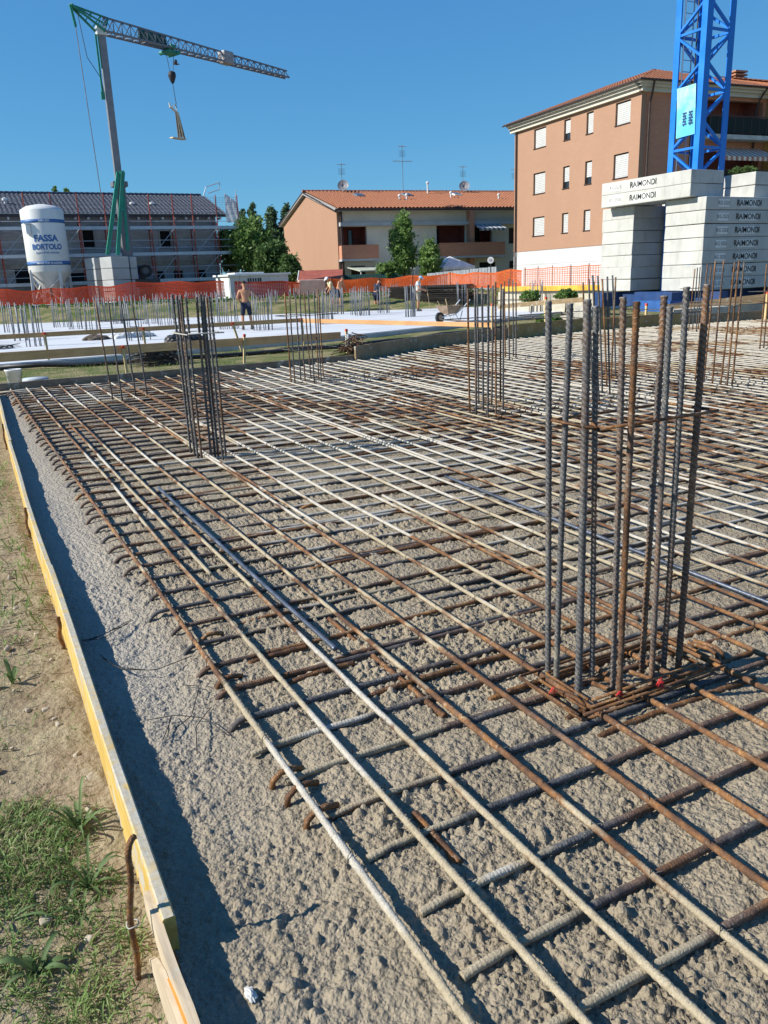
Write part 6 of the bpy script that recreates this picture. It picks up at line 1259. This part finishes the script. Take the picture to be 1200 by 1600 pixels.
m_ = MB(); [m_.beam(c-fw*0.025+sr*x-Z*0.07, c-fw*0.025+sr*x+Z*0.07, 0.035, 0.01, tuple(fw)) for x in (-0.04, 0.06)]; m_.build('mark', plain('grey_mark', (0.2, 0.2, 0.22), 0.6), si)
# stack of welded mesh sheets
s0 = Vector(at_depth(606, 480, 46)); s1 = Vector(at_depth(722, 478, 44)); d = s1-s0; ms_ = thing('mesh_stack', 'tall dark stack of welded steel mesh sheets lying on the slab edge', 'mesh stack', (s0.x, s0.y, float(s0.z)), math.atan2(d.y, d.x)); L = math.hypot(d.x, d.y); H = Vector(at_depth(660, 447, 45)).z-s0.z; DSTEEL = plain('dark_scale_steel', (0.07, 0.06, 0.052), 0.6, 0.3, 0.5, 6)
m_ = MB(); [m_.beam((0, y, 0), (L, y, 0), 0.022) for y in np.linspace(0, 2.0, 9)]; [m_.beam((x, -0.1, 0.022), (x, 2.1, 0.022), 0.022) for x in np.linspace(0.1, L-0.1, 26)]; sm = m_.mesh('mesh_sheet', DSTEEL)
for k in range(22): link('mesh_sheet', sm, ms_, (random.uniform(-.18, .18), random.uniform(-.1, .1), 0.12+(H-0.15)*k/21), (0, random.uniform(-.008, .008), random.uniform(-.03, .03)))
m_ = MB(); [m_.box((x, 1.0, 0.04), (0.12, 2.2, 0.1)) for x in (0.3, L/2, L-0.3)]; m_.build('bearer', PEGWOOD, ms_, False, True)
# wheelbarrow
wb = at_height(703, 503, 0.0); wt = thing('wheelbarrow', 'cement-stained wheelbarrow standing on the slab behind the far rail', 'wheelbarrow', tuple(wb), 0.15); PAN = plain('stained_pan', (0.34, 0.24, 0.17), 0.8, var=0.3, scale=6, grime=0.3)
m_ = MB(); top = [(-.42, -.33, .62), (.42, -.33, .60), (.42, .33, .60), (-.42, .33, .62)]; bot = [(-.25, -.2, .30), (.14, -.2, .30), (.14, .2, .30), (-.25, .2, .30)]; inn = [(x*0.95, y*0.94, z) for x, y, z in top]; ib = [(x, y*0.95, z+0.015) for x, y, z in bot]
m_.add(top+bot+inn+ib, [(0, 1, 5, 4), (1, 2, 6, 5), (2, 3, 7, 6), (3, 0, 4, 7), (7, 6, 5, 4), (1, 0, 8, 9), (2, 1, 9, 10), (3, 2, 10, 11), (0, 3, 11, 8), (9, 8, 12, 13), (10, 9, 13, 14), (11, 10, 14, 15), (8, 11, 15, 12), (12, 15, 14, 13)]); m_.build('pan', PAN, wt, False, True)
for sd in (-1, 1): MB().tube([(-.45, sd*.06, .2), (.1, sd*.2, .27), (.5, sd*.27, .55), (.78, sd*.28, .78)], 0.02, 6).build('handle', WHITEMETAL, wt, True, True); MB().tube([(.12, sd*.2, .27), (.30, sd*.22, 0.0), (.42, sd*.24, .4)], 0.018, 6).build('leg', WHITEMETAL, wt, True, True)
m_ = MB(); m_.tube([(-.5, -.045, .19), (-.5, .045, .19)], 0.19, 18); w_ = m_.build('wheel', DARK, wt, False, True); MB().tube([(-.5, -.05, .19), (-.5, .05, .19)], 0.1, 12).build('rim', PAN, w_, False, True)
m_ = MB(); m_.tube([(-.3, .1, .5), (-.5, .12, .78)], 0.015, 5); m_.tube([(-.1, 0, .5), (-.16, .05, .85)], 0.015, 5); m_.build('tool_handle', PEGWOOD, wt, False, True)
# yellow edge beam and low wall on the right, with bushes
yw0 = at_depth(782, 452, 38); yw1 = at_depth(945, 449, 33); c = (Vector(yw0)+Vector(yw1))/2; d = Vector(yw1)-Vector(yw0)
tag(link('yellow_barrier', MB().bbox((0, 0, 0), (d.length, 0.12, 0.22), 0.02).mesh('yellow_barrier', plain('yellow_barrier_paint', (0.62, 0.36, 0.05), 0.6)), None, tuple(c), (0, 0, math.atan2(d.y, d.x))), 'long yellow barrier beam below the thin orange fence', 'barrier')
tag(link('low_wall', MB().bbox((0, 0, 0), (d.length, 0.25, 0.95), 0.03).mesh('low_wall', plain('beige_low_wall', (0.46, 0.42, 0.34), 0.9, grime=0.3)), None, (c.x+0.2, c.y+0.3, c.z-0.6), (0, 0, math.atan2(d.y, d.x))), 'low beige concrete wall under the yellow barrier beam', 'wall')

# ------------------------------------------------------------------ starter bars of the finished slab
SLABBAR = plain('blue_grey_starter', (0.17, 0.18, 0.20), 0.55, 0.3, 0.35, 4); STM = []
for k in range(6): STM.append(rod_mesh('starter_bar', SLABBAR, straight((0, 0, -0.05), (0.012*math.sin(k*2.1), 0.012*math.cos(k*1.7), 1.16+0.04*k), 0.5), (1, 0, 0), 0.017, 5))
CL = [(20, 519, 7), (34, 532, 5), (56, 541, 6), (97, 511, 6), (121, 514, 7), (146, 521, 5), (161, 503, 6), (184, 506, 7), (205, 501, 6), (214, 532, 4), (236, 506, 6), (262, 508, 5), (276, 498, 6), (300, 492, 6), (319, 494, 5), (331, 506, 6), (346, 490, 7), (357, 514, 8), (412, 516, 9), (428, 489, 5), (461, 486, 6), (511, 506, 8), (530, 491, 9), (557, 492, 5), (568, 493, 9), (600, 489, 8), (616, 480, 6), (641, 495, 9), (648, 481, 5), (712, 474, 8), (722, 480, 6), (741, 471, 6), (758, 468, 5), (804, 470, 6), (838, 487, 7), (330, 480, 5), (100, 490, 6), (250, 488, 6), (385, 484, 5)]
CL = [(u, v, n+(4 if v < 512 else 2)) for u, v, n in CL]
ORDN = ['first', 'second', 'third', 'fourth', 'fifth', 'sixth', 'seventh', 'eighth', 'ninth', 'tenth', 'eleventh', 'twelfth', 'thirteenth', 'fourteenth', 'fifteenth', 'sixteenth', 'seventeenth', 'eighteenth', 'nineteenth', 'twentieth']
row_of = lambda v: 'front' if v > 509 else 'middle' if v > 491.5 else 'back'
for i, (u, v, n) in enumerate(CL):
    rank = sum(1 for q in CL if row_of(q[1]) == row_of(v) and q[0] < u)
    c = at_height(u, v, 0.0); t = thing('slab_starter_bars', '%s cluster from the left in the %s row of starter bars on the pale slab' % (ORDN[rank], row_of(v)), 'rebar cluster', tuple(c), group='starter bars on the finished slab')
    wx_, wy_ = random.uniform(0.25, 0.42), random.uniform(0.15, 0.28)
    for k in range(n):
        a = 2*math.pi*k/n; link('starter_bar', STM[(k+i) % 6], t, (wx_*math.cos(a)*random.uniform(.7, 1.1), wy_*math.sin(a)*random.uniform(.7, 1.1), random.uniform(-.04, .03)), (random.uniform(-.03, .03), random.uniform(-.03, .03), a))

# ------------------------------------------------------------------ trees, hedges and bushes
LV1 = mat_leaf('leaf_bright', (0.091, 0.174, 0.037), (0.159, 0.264, 0.069), (0.268, 0.372, 0.125)); LV2 = mat_leaf('leaf_deep', (0.051, 0.105, 0.031), (0.094, 0.168, 0.049), (0.160, 0.231, 0.077)); LV3 = mat_leaf('leaf_poplar', (0.056, 0.108, 0.059), (0.098, 0.162, 0.084), (0.154, 0.223, 0.119))
BARK = plain('bark', (0.10, 0.075, 0.05), 0.95, var=0.35, scale=6, bump=0.5)
def foliage(c, size, nclump, nleaf, leaf, rng, shape=0.0, up=0.0):
    """leaf-sized faces gathered in clumps through the crown; shape > 0 narrows it towards the top"""
    C = rng.normal(size=(nclump, 3)); C /= np.linalg.norm(C, axis=1)[:, None]; rad = rng.random(nclump)**0.42; C = C*rad[:, None]
    k = 1-shape*np.clip((C[:, 2]+1)/2, 0, 1); C[:, :2] *= k[:, None]
    P = np.repeat(C*np.array(size)*0.88, nleaf, 0); sc = 0.24*min(size)*(0.5+rng.random(nclump)); P = P + rng.normal(size=P.shape)*np.repeat(sc, nleaf)[:, None]*np.array([1, 1, 0.85])*0.62
    n = len(P); d = rng.normal(size=(n, 3)); d[:, 2] += up; d /= np.linalg.norm(d, axis=1)[:, None]; e = np.cross(d, rng.normal(size=(n, 3))); e /= np.linalg.norm(e, axis=1)[:, None]
    L = leaf*(0.6+0.8*rng.random(n))[:, None]; W = L*0.42; V = np.stack([P-d*L, P+e*W, P+d*L, P-e*W], 1).reshape(-1, 3) + np.array(c); return V, np.arange(n*4).reshape(n, 4)
def tree(name, label, cat, foot, h, size, mat, nclump=70, nleaf=60, leaf=0.13, shape=0.3, trunk=0.14, group=None, low=0.35, up=0.0):
    rng = np.random.default_rng(abs(hash_(label)) % 99991); f = Vector(foot); t = thing(name, label, cat, tuple(f), group=group); cz = h*low+(h*(1-low))/2; V, Q = foliage((0, 0, cz), size, nclump, nleaf, leaf, rng, shape, up)
    link('crown', np_mesh('crown', V, Q, mat, False), t); m_ = MB(); m_.tube([(0, 0, -0.4), (0.03, 0.02, h*low*0.6), (0.0, 0.05, h*0.55), (0.05, 0, h*0.85)], (trunk, trunk*0.75, trunk*0.45, trunk*0.12), 8)
    for k in range(9):
        a = k*2.4; z = h*(low*0.7+0.06*k); r = min(size[0], size[1])*0.7; m_.tube([(0, 0, z), (math.cos(a)*r*0.5, math.sin(a)*r*0.5, z+h*0.10), (math.cos(a)*r, math.sin(a)*r, z+h*0.14)], (trunk*0.4, trunk*0.22, trunk*0.06), 5)
    m_.build('trunk', BARK, t, True, True); return t
def hash_(s): 
    v = 7
    for ch in s: v = (v*131+ord(ch)) & 0x7FFFFFFF
    return v
def px_tree(name, label, cat, u, vtop, vbot, depth, wpx, mat, **k):
    a = at_depth(u, vbot, depth); b = at_depth(u, vtop, depth); h = b[2]-a[2]; w = wpx*depth/F/2; low = k.pop('low', 0.12); return tree(name, label, cat, tuple(a), h, (w, w*0.9, h*(1-low)/2), mat, low=low, **k)
px_tree('leafy_tree', 'slender bright green tree before the brick house, its top parted by a dark stem', 'tree', 632, 330, 448, 56, 50, LV1, nclump=150, nleaf=70, leaf=0.115, shape=0.45, up=0.3)
px_tree('leafy_tree', 'lower bushy tree right beside the slender tree', 'tree', 672, 372, 446, 55, 44, LV1, nclump=110, nleaf=70, leaf=0.11, shape=0.5)
px_tree('hedge_bush', 'rounded hedge bush left of the slender tree by the porch', 'bush', 606, 408, 440, 57, 44, LV1, nclump=60, nleaf=60, leaf=0.10, shape=0.1)
px_tree('broad_tree', 'broad bright green tree right of the scaffold', 'tree', 398, 334, 450, 62, 72, LV1, nclump=170, nleaf=90, leaf=0.15, shape=0.15)
px_tree('broad_tree', 'darker green tree lower down between scaffold and brick gable', 'tree', 428, 372, 452, 60, 62, LV2, nclump=130, nleaf=80, leaf=0.14, shape=0.1)
px_tree('broad_tree', 'dark shrubby tree at the foot of the brick gable', 'tree', 456, 395, 450, 57.5, 42, LV2, nclump=70, nleaf=70, leaf=0.12, shape=0.35)
px_tree('broad_tree', 'green tree seen through the right end of the scaffold', 'tree', 362, 352, 450, 66, 44, LV1, nclump=80, nleaf=80, leaf=0.15, shape=0.1)
for (u, vt, w, lb) in ((387, 318, 26, 'leftmost dark poplar behind the broad green tree'), (403, 312, 26, 'second dark poplar, broad topped, behind the green tree'), (432, 310, 24, 'tall dark poplar standing alone left of the brick gable'), (456, 308, 24, 'dark poplar half hidden by the slope of the gable'), (444, 345, 26, 'short dark poplar between the two tall ones')):
    px_tree('poplar_tree', lb, 'tree', u, vt, 450, 84, w, LV3, nclump=110, nleaf=60, leaf=0.19, shape=0.35, group='poplars behind the gardens')
for (u, vt, w, lb) in ((104, 287, 14, 'small tree top left over the ridge of the dark roof'), (122, 290, 18, 'wider tree top showing over the ridge of the dark roof'), (74, 299, 10, 'tiniest tree top over the dark ridge, far left')):
    px_tree('poplar_tree', lb, 'tree', u, vt, 430, 90, w, LV1, nclump=50, nleaf=50, leaf=0.19, shape=0.3, group='tree tops behind the dark roof')
for (u, vt, vb, dp, w, lb) in ((830, 452, 474, 33, 46, 'low green bush in front of the yellow barrier, left one'), (884, 452, 472, 31, 50, 'wide green bush behind the short brown rail, right one'), (856, 492, 512, 24, 60, 'flat green weeds at the foot of the slab kerb')):
    px_tree('bush', lb, 'bush', u, vt, vb, dp, w, LV1, nclump=70, nleaf=45, leaf=0.055, shape=0.3, trunk=0.03, low=0.02)
px_tree('balcony_plant', 'green plants on the balcony right of the blue tower', 'plant', 1158, 260, 275, 43, 60, LV2, nclump=40, nleaf=40, leaf=0.06, shape=0.1, trunk=0.02, low=0.1)
# scrub on the bank along the fence
rng = np.random.default_rng(5); Vs, Qs, off = [], [], 0
for u in np.arange(-30, 760, 7.0):
    if random.random() < 0.25: continue
    c = at_depth(u, 484-u*0.014+random.uniform(-3, 2), 46.8); c[2] = float(ground(c[0], c[1])); V, Q = foliage((c[0], c[1], c[2]+0.08), (0.55, 0.5, 0.16), 7, 22, 0.05, rng, 0, 0.8); Vs.append(V); Qs.append(Q+off); off += len(V)
o = link('scrub', np_mesh('scrub', np.concatenate(Vs), np.concatenate(Qs), LV1, False)); o['kind'] = 'stuff'

# ------------------------------------------------------------------ the workers
SKIN = plain('tanned_skin', (0.46, 0.22, 0.12), 0.55, var=0.08, scale=8, spec=0.35); HAIR = plain('dark_hair', (0.03, 0.022, 0.018), 0.7); SHOE = plain('dusty_boots', (0.10, 0.09, 0.08), 0.8)
def person(label, foot, rz, J, clothes, height=1.74, extras=None, hair=True):
    """J: joints of the pose in metres for a 1.74 m figure that looks along -y"""
    t = thing('person', label, 'person', foot, rz); s = height/1.74; P = {k: Vector(v)*s for k, v in J.items()}
    def chain(names): return [P[n] for n in names]
    nodes, edges, idx = [], [], {}
    def nd(key, p, r): idx[key] = len(nodes); nodes.append((tuple(p), r if isinstance(r, tuple) else r*s)); return idx[key]
    def ed(a, b): edges.append((idx[a], idx[b]))
    mid = lambda a, b, q=0.5: P[a].lerp(P[b], q)
    nd('pelvis', P['pelvis'], 0.135); nd('waist', mid('pelvis', 'chest', 0.45), 0.118); nd('chest', P['chest'], 0.145); nd('neck0', mid('chest', 'neck', 0.62), 0.095); nd('neck', P['neck'], 0.055); nd('jaw', mid('neck', 'head', 0.48), 0.072); nd('head', P['head'], 0.094); nd('crown', P['head']+(P['head']-P['neck']).normalized()*0.085*s, 0.062)
    for a, b in (('pelvis', 'waist'), ('waist', 'chest'), ('chest', 'neck0'), ('neck0', 'neck'), ('neck', 'jaw'), ('jaw', 'head'), ('head', 'crown')): ed(a, b)
    fwd = P['face'].normalized() if 'face' in P else Vector((0, -1, 0))
    for sd in ('l', 'r'):
        nd('sh'+sd, P['sh'+sd], 0.068); nd('ua'+sd, mid('sh'+sd, 'el'+sd), 0.050); nd('el'+sd, P['el'+sd], 0.042); nd('fa'+sd, mid('el'+sd, 'wr'+sd, 0.35), 0.043); nd('wr'+sd, P['wr'+sd], 0.029)
        hd = (P['wr'+sd]-P['el'+sd]).normalized(); nd('pa'+sd, P['wr'+sd]+hd*0.06*s, 0.040)
        for a, b in (('chest', 'sh'+sd), ('sh'+sd, 'ua'+sd), ('ua'+sd, 'el'+sd), ('el'+sd, 'fa'+sd), ('fa'+sd, 'wr'+sd), ('wr'+sd, 'pa'+sd)): ed(a, b)
        x, y, _ = frame_of(hd)
        for q, ln in ((-0.028, 0.070), (-0.010, 0.082), (0.009, 0.078), (0.027, 0.062)):
            base = P['wr'+sd]+hd*0.085*s+x*q*s; nd('f%s%s' % (sd, q), base, 0.0105); nd('g%s%s' % (sd, q), base+hd*ln*0.5*s+y*0.012*s, 0.0098); nd('h%s%s' % (sd, q), base+hd*ln*0.9*s+y*0.035*s, 0.008); ed('pa'+sd, 'f%s%s' % (sd, q)); ed('f%s%s' % (sd, q), 'g%s%s' % (sd, q)); ed('g%s%s' % (sd, q), 'h%s%s' % (sd, q))
        tb = P['wr'+sd]+hd*0.035*s+x*0.035*s; nd('t'+sd, tb, 0.012); nd('u'+sd, tb+hd*0.035*s+x*0.022*s+y*0.01*s, 0.0105); ed('pa'+sd, 't'+sd); ed('t'+sd, 'u'+sd)
        nd('hp'+sd, P['hp'+sd], 0.098); nd('th'+sd, mid('hp'+sd, 'kn'+sd, 0.45), 0.082); nd('kn'+sd, P['kn'+sd], 0.058); nd('ca'+sd, mid('kn'+sd, 'an'+sd, 0.33), 0.060); nd('an'+sd, P['an'+sd], 0.038)
        for a, b in (('pelvis', 'hp'+sd), ('hp'+sd, 'th'+sd), ('th'+sd, 'kn'+sd), ('kn'+sd, 'ca'+sd), ('ca'+sd, 'an'+sd)): ed(a, b)
        fd = Vector(J.get('ft'+sd, (0, -1, 0))).normalized(); nd('ft'+sd, P['an'+sd]+fd*0.09*s-Vector((0, 0, 0.045*s)), 0.038); nd('to'+sd, P['an'+sd]+fd*0.165*s-Vector((0, 0, 0.055*s)), 0.028); ed('an'+sd, 'ft'+sd); ed('ft'+sd, 'to'+sd)
    link('body', skin_mesh('body', nodes, edges, SKIN, 1), t)
    # face: nose, eyes, ears, mouth
    H = P['head']; upv = (P['head']-P['neck']).normalized(); f = (fwd-upv*fwd.dot(upv)).normalized(); sdv = f.cross(upv)
    m_ = MB(); m_.tube([H+f*0.085*s+upv*0.015*s, H+f*0.112*s-upv*0.02*s, H+f*0.088*s-upv*0.03*s], (0.008*s, 0.013*s, 0.010*s), 6)
    for q in (-1, 1): m_.tube([H+sdv*q*0.088*s+upv*0.02*s, H+sdv*q*0.100*s-f*0.012*s, H+sdv*q*0.09*s-upv*0.03*s], (0.010*s, 0.016*s, 0.008*s), 6)
    m_.build('face', SKIN, t, True, True)
    m_ = MB(); [m_.tube([H+f*0.086*s+sdv*q*0.033*s+upv*0.012*s, H+f*0.092*s+sdv*q*0.033*s+upv*0.012*s], 0.010*s, 6) for q in (-1, 1)]; m_.beam(H+f*0.080*s-upv*0.052*s-sdv*0.022*s, H+f*0.080*s-upv*0.052*s+sdv*0.022*s, 0.010*s); m_.build('eyes_and_mouth', HAIR, t, False, True)
    def shell(name, mat, parts, grow):
        nn, ee, ii = [], [], {}
        for key in parts: ii[key] = len(nn); p, r = nodes[idx[key]] if key in idx else (None, None); g = grow.get(key, grow['*']); nn.append((p, r+g*s))
        for a, b in edges:
            ka = [k for k, v in idx.items() if v == a][0]; kb = [k for k, v in idx.items() if v == b][0]
            if ka in ii and kb in ii: ee.append((ii[ka], ii[kb]))
        link(name, skin_mesh(name, nn, ee, mat, 1), t)
    if 'shirt' in clothes: shell('shirt', clothes['shirt'], ['chest', 'waist', 'pelvis', 'neck0', 'shl', 'shr', 'ual', 'uar'], {'*': 0.014, 'pelvis': 0.016, 'neck0': 0.008, 'ual': 0.022, 'uar': 0.022})
    low = clothes.get('long', False); shell('trousers' if low else 'shorts', clothes['shorts'], ['pelvis', 'hpl', 'hpr', 'thl', 'thr'] + (['knl', 'knr', 'cal', 'car'] if low else ['knl', 'knr']), {'*': 0.018, 'pelvis': 0.012, 'knl': 0.024, 'knr': 0.024})
    for sd in ('l', 'r'):
        fd = Vector(J.get('ft'+sd, (0, -1, 0))).normalized(); a = P['an'+sd]; m_ = MB(); m_.tube([a+Vector((0, 0, 0.05*s)), a-Vector((0, 0, 0.0)), a-Vector((0, 0, 0.035*s))-fd*0.02*s], (0.048*s, 0.052*s, 0.052*s), 10); m_.tube([a-fd*0.06*s-Vector((0, 0, 0.035*s)), a+fd*0.04*s-Vector((0, 0, 0.035*s)), a+fd*0.15*s-Vector((0, 0, 0.048*s)), a+fd*0.20*s-Vector((0, 0, 0.052*s))], (0.04*s, 0.055*s, 0.048*s, 0.02*s), 10); m_.build('shoe', SHOE, t, True, True)
    def cap(name, mat, grow, cut, brim=False):
        bm = bmesh.new(); bmesh.ops.create_uvsphere(bm, u_segments=18, v_segments=12, radius=1.0); m_ = MB(); keep = []
        bm.verts.ensure_lookup_table(); vs = [H+upv*0.035*s + (sdv*(v.co.x*0.092) + f*(v.co.y*0.108) + upv*(v.co.z*0.098))*s*grow for v in bm.verts]; bm.verts.index_update()
        fs = [[v.index for v in q.verts] for q in bm.faces if q.calc_center_median().z > cut - 0.35*min(0, q.calc_center_median().y)*-1.0]; bm.free(); m_.add(vs, fs)
        if brim: m_.prism([H+upv*0.06*s+f*0.09*s+sdv*0.075*s, H+upv*0.05*s+f*0.19*s+sdv*0.05*s, H+upv*0.05*s+f*0.19*s-sdv*0.05*s, H+upv*0.06*s+f*0.09*s-sdv*0.075*s], upv*0.012*s)
        m_.build(name, mat, t, True, True)
    if 'cap' in clothes: cap('cap', clothes['cap'], 1.09, 0.12, True)
    elif 'helmet' in clothes: cap('helmet', clothes['helmet'], 1.22, 0.05, True)
    elif hair: cap('hair', HAIR, 1.03, 0.15)
    if extras: extras(t, P)
    return t
STAND = dict(pelvis=(0, 0, .93), chest=(0, 0.01, 1.29), neck=(0, 0.0, 1.50), head=(0, -.01, 1.625), shl=(.185, .01, 1.40), shr=(-.185, .01, 1.40), ell=(.25, .03, 1.12), elr=(-.25, .03, 1.12), wrl=(.27, -.06, .88), wrr=(-.27, -.06, .88), hpl=(.09, 0, .89), hpr=(-.09, 0, .89), knl=(.11, -.01, .49), knr=(-.11, -.01, .49), anl=(.12, .03, .085), anr=(-.12, .03, .085))
def facing(p, turn=0.0):        # turned to look at the camera, plus a turn
    return math.atan2(-p[1], -p[0])+math.pi/2+turn
NAVY = plain('navy_cloth', (0.018, 0.024, 0.05), 0.9, var=0.2); WHITEC = plain('white_cotton', (0.66, 0.66, 0.64), 0.9, var=0.06); KHAKI = plain('khaki_cloth', (0.30, 0.26, 0.20), 0.9); YELC = plain('pale_yellow_cotton', (0.60, 0.56, 0.36), 0.9); CAPB = plain('light_blue_cap', (0.25, 0.42, 0.62), 0.8); HELM = plain('white_helmet', (0.7, 0.7, 0.68), 0.5)
f = at_height(387, 515, 0.0); J = dict(STAND); J.update(ell=(.29, .0, 1.14), wrl=(.17, -.18, 1.02), elr=(-.40, -.06, 1.20), wrr=(-.62, -.16, 1.06), anl=(.16, .03, .085), anr=(-.17, .03, .085), knl=(.14, -.01, .49), knr=(-.14, -.01, .49), head=(0.01, -.045, 1.62))
J = {k: (-v[0], v[1], v[2]) if False else v for k, v in J.items()}
person('shirtless worker in navy shorts seen from behind, standing on the slab', f, facing(f, math.pi+0.1), J, dict(shorts=NAVY), 1.76)
f = at_height(589, 484, 0.0); B = dict(STAND); B.update(pelvis=(0, .06, .92), chest=(0, -.10, 1.25), neck=(0, -.20, 1.42), head=(0, -.27, 1.52), shl=(.185, -.14, 1.35), shr=(-.185, -.14, 1.35), ell=(.27, -.18, 1.07), elr=(-.30, -.14, 1.10), wrl=(.22, -.33, .86), wrr=(-.30, -.28, .88), hpl=(.09, .06, .88), hpr=(-.09, .06, .88), knl=(.10, 0.0, .48), knr=(-.13, .02, .48), anl=(.10, .0, .085), anr=(-.15, .09, .085), face=(0, -.8, -.6))
person('worker in navy shirt and shorts bending slightly beside the mesh stack', f, facing(f, math.pi-0.7), B, dict(shirt=NAVY, shorts=NAVY), 1.74)
f = at_height(654, 486, 0.0); A = dict(STAND); A.update(chest=(0, -.03, 1.28), neck=(0, -.07, 1.48), head=(0, -.13, 1.59), ell=(.22, -.15, 1.10), elr=(-.22, -.12, 1.10), wrl=(.16, -.38, 1.06), wrr=(-.14, -.36, 1.00), face=(0, -.9, -.3))
def shovel(t, P): MB().tube([P['wrl']+Vector((-.1, -.06, 0.10)), P['wrl']+Vector((-.14, -.20, -.96))], 0.016, 6).build('tool_handle', PEGWOOD, t, True, True)
person('worker in white shirt and light blue cap standing at the mesh stack', f, facing(f, 1.45), A, dict(shirt=WHITEC, shorts=KHAKI, cap=CAPB), 1.74, shovel)
f = at_height(520, 479, 0.25); C = dict(B); person('worker in pale yellow shirt and white helmet bending by the garden shed', f, facing(f, -1.2), C, dict(shirt=YELC, shorts=NAVY, helmet=HELM), 1.68)
f = at_height(531, 480, 0.25); person('shirtless worker bending forward, right of the yellow-shirted worker', f, facing(f, 1.0), C, dict(shorts=NAVY), 1.70)
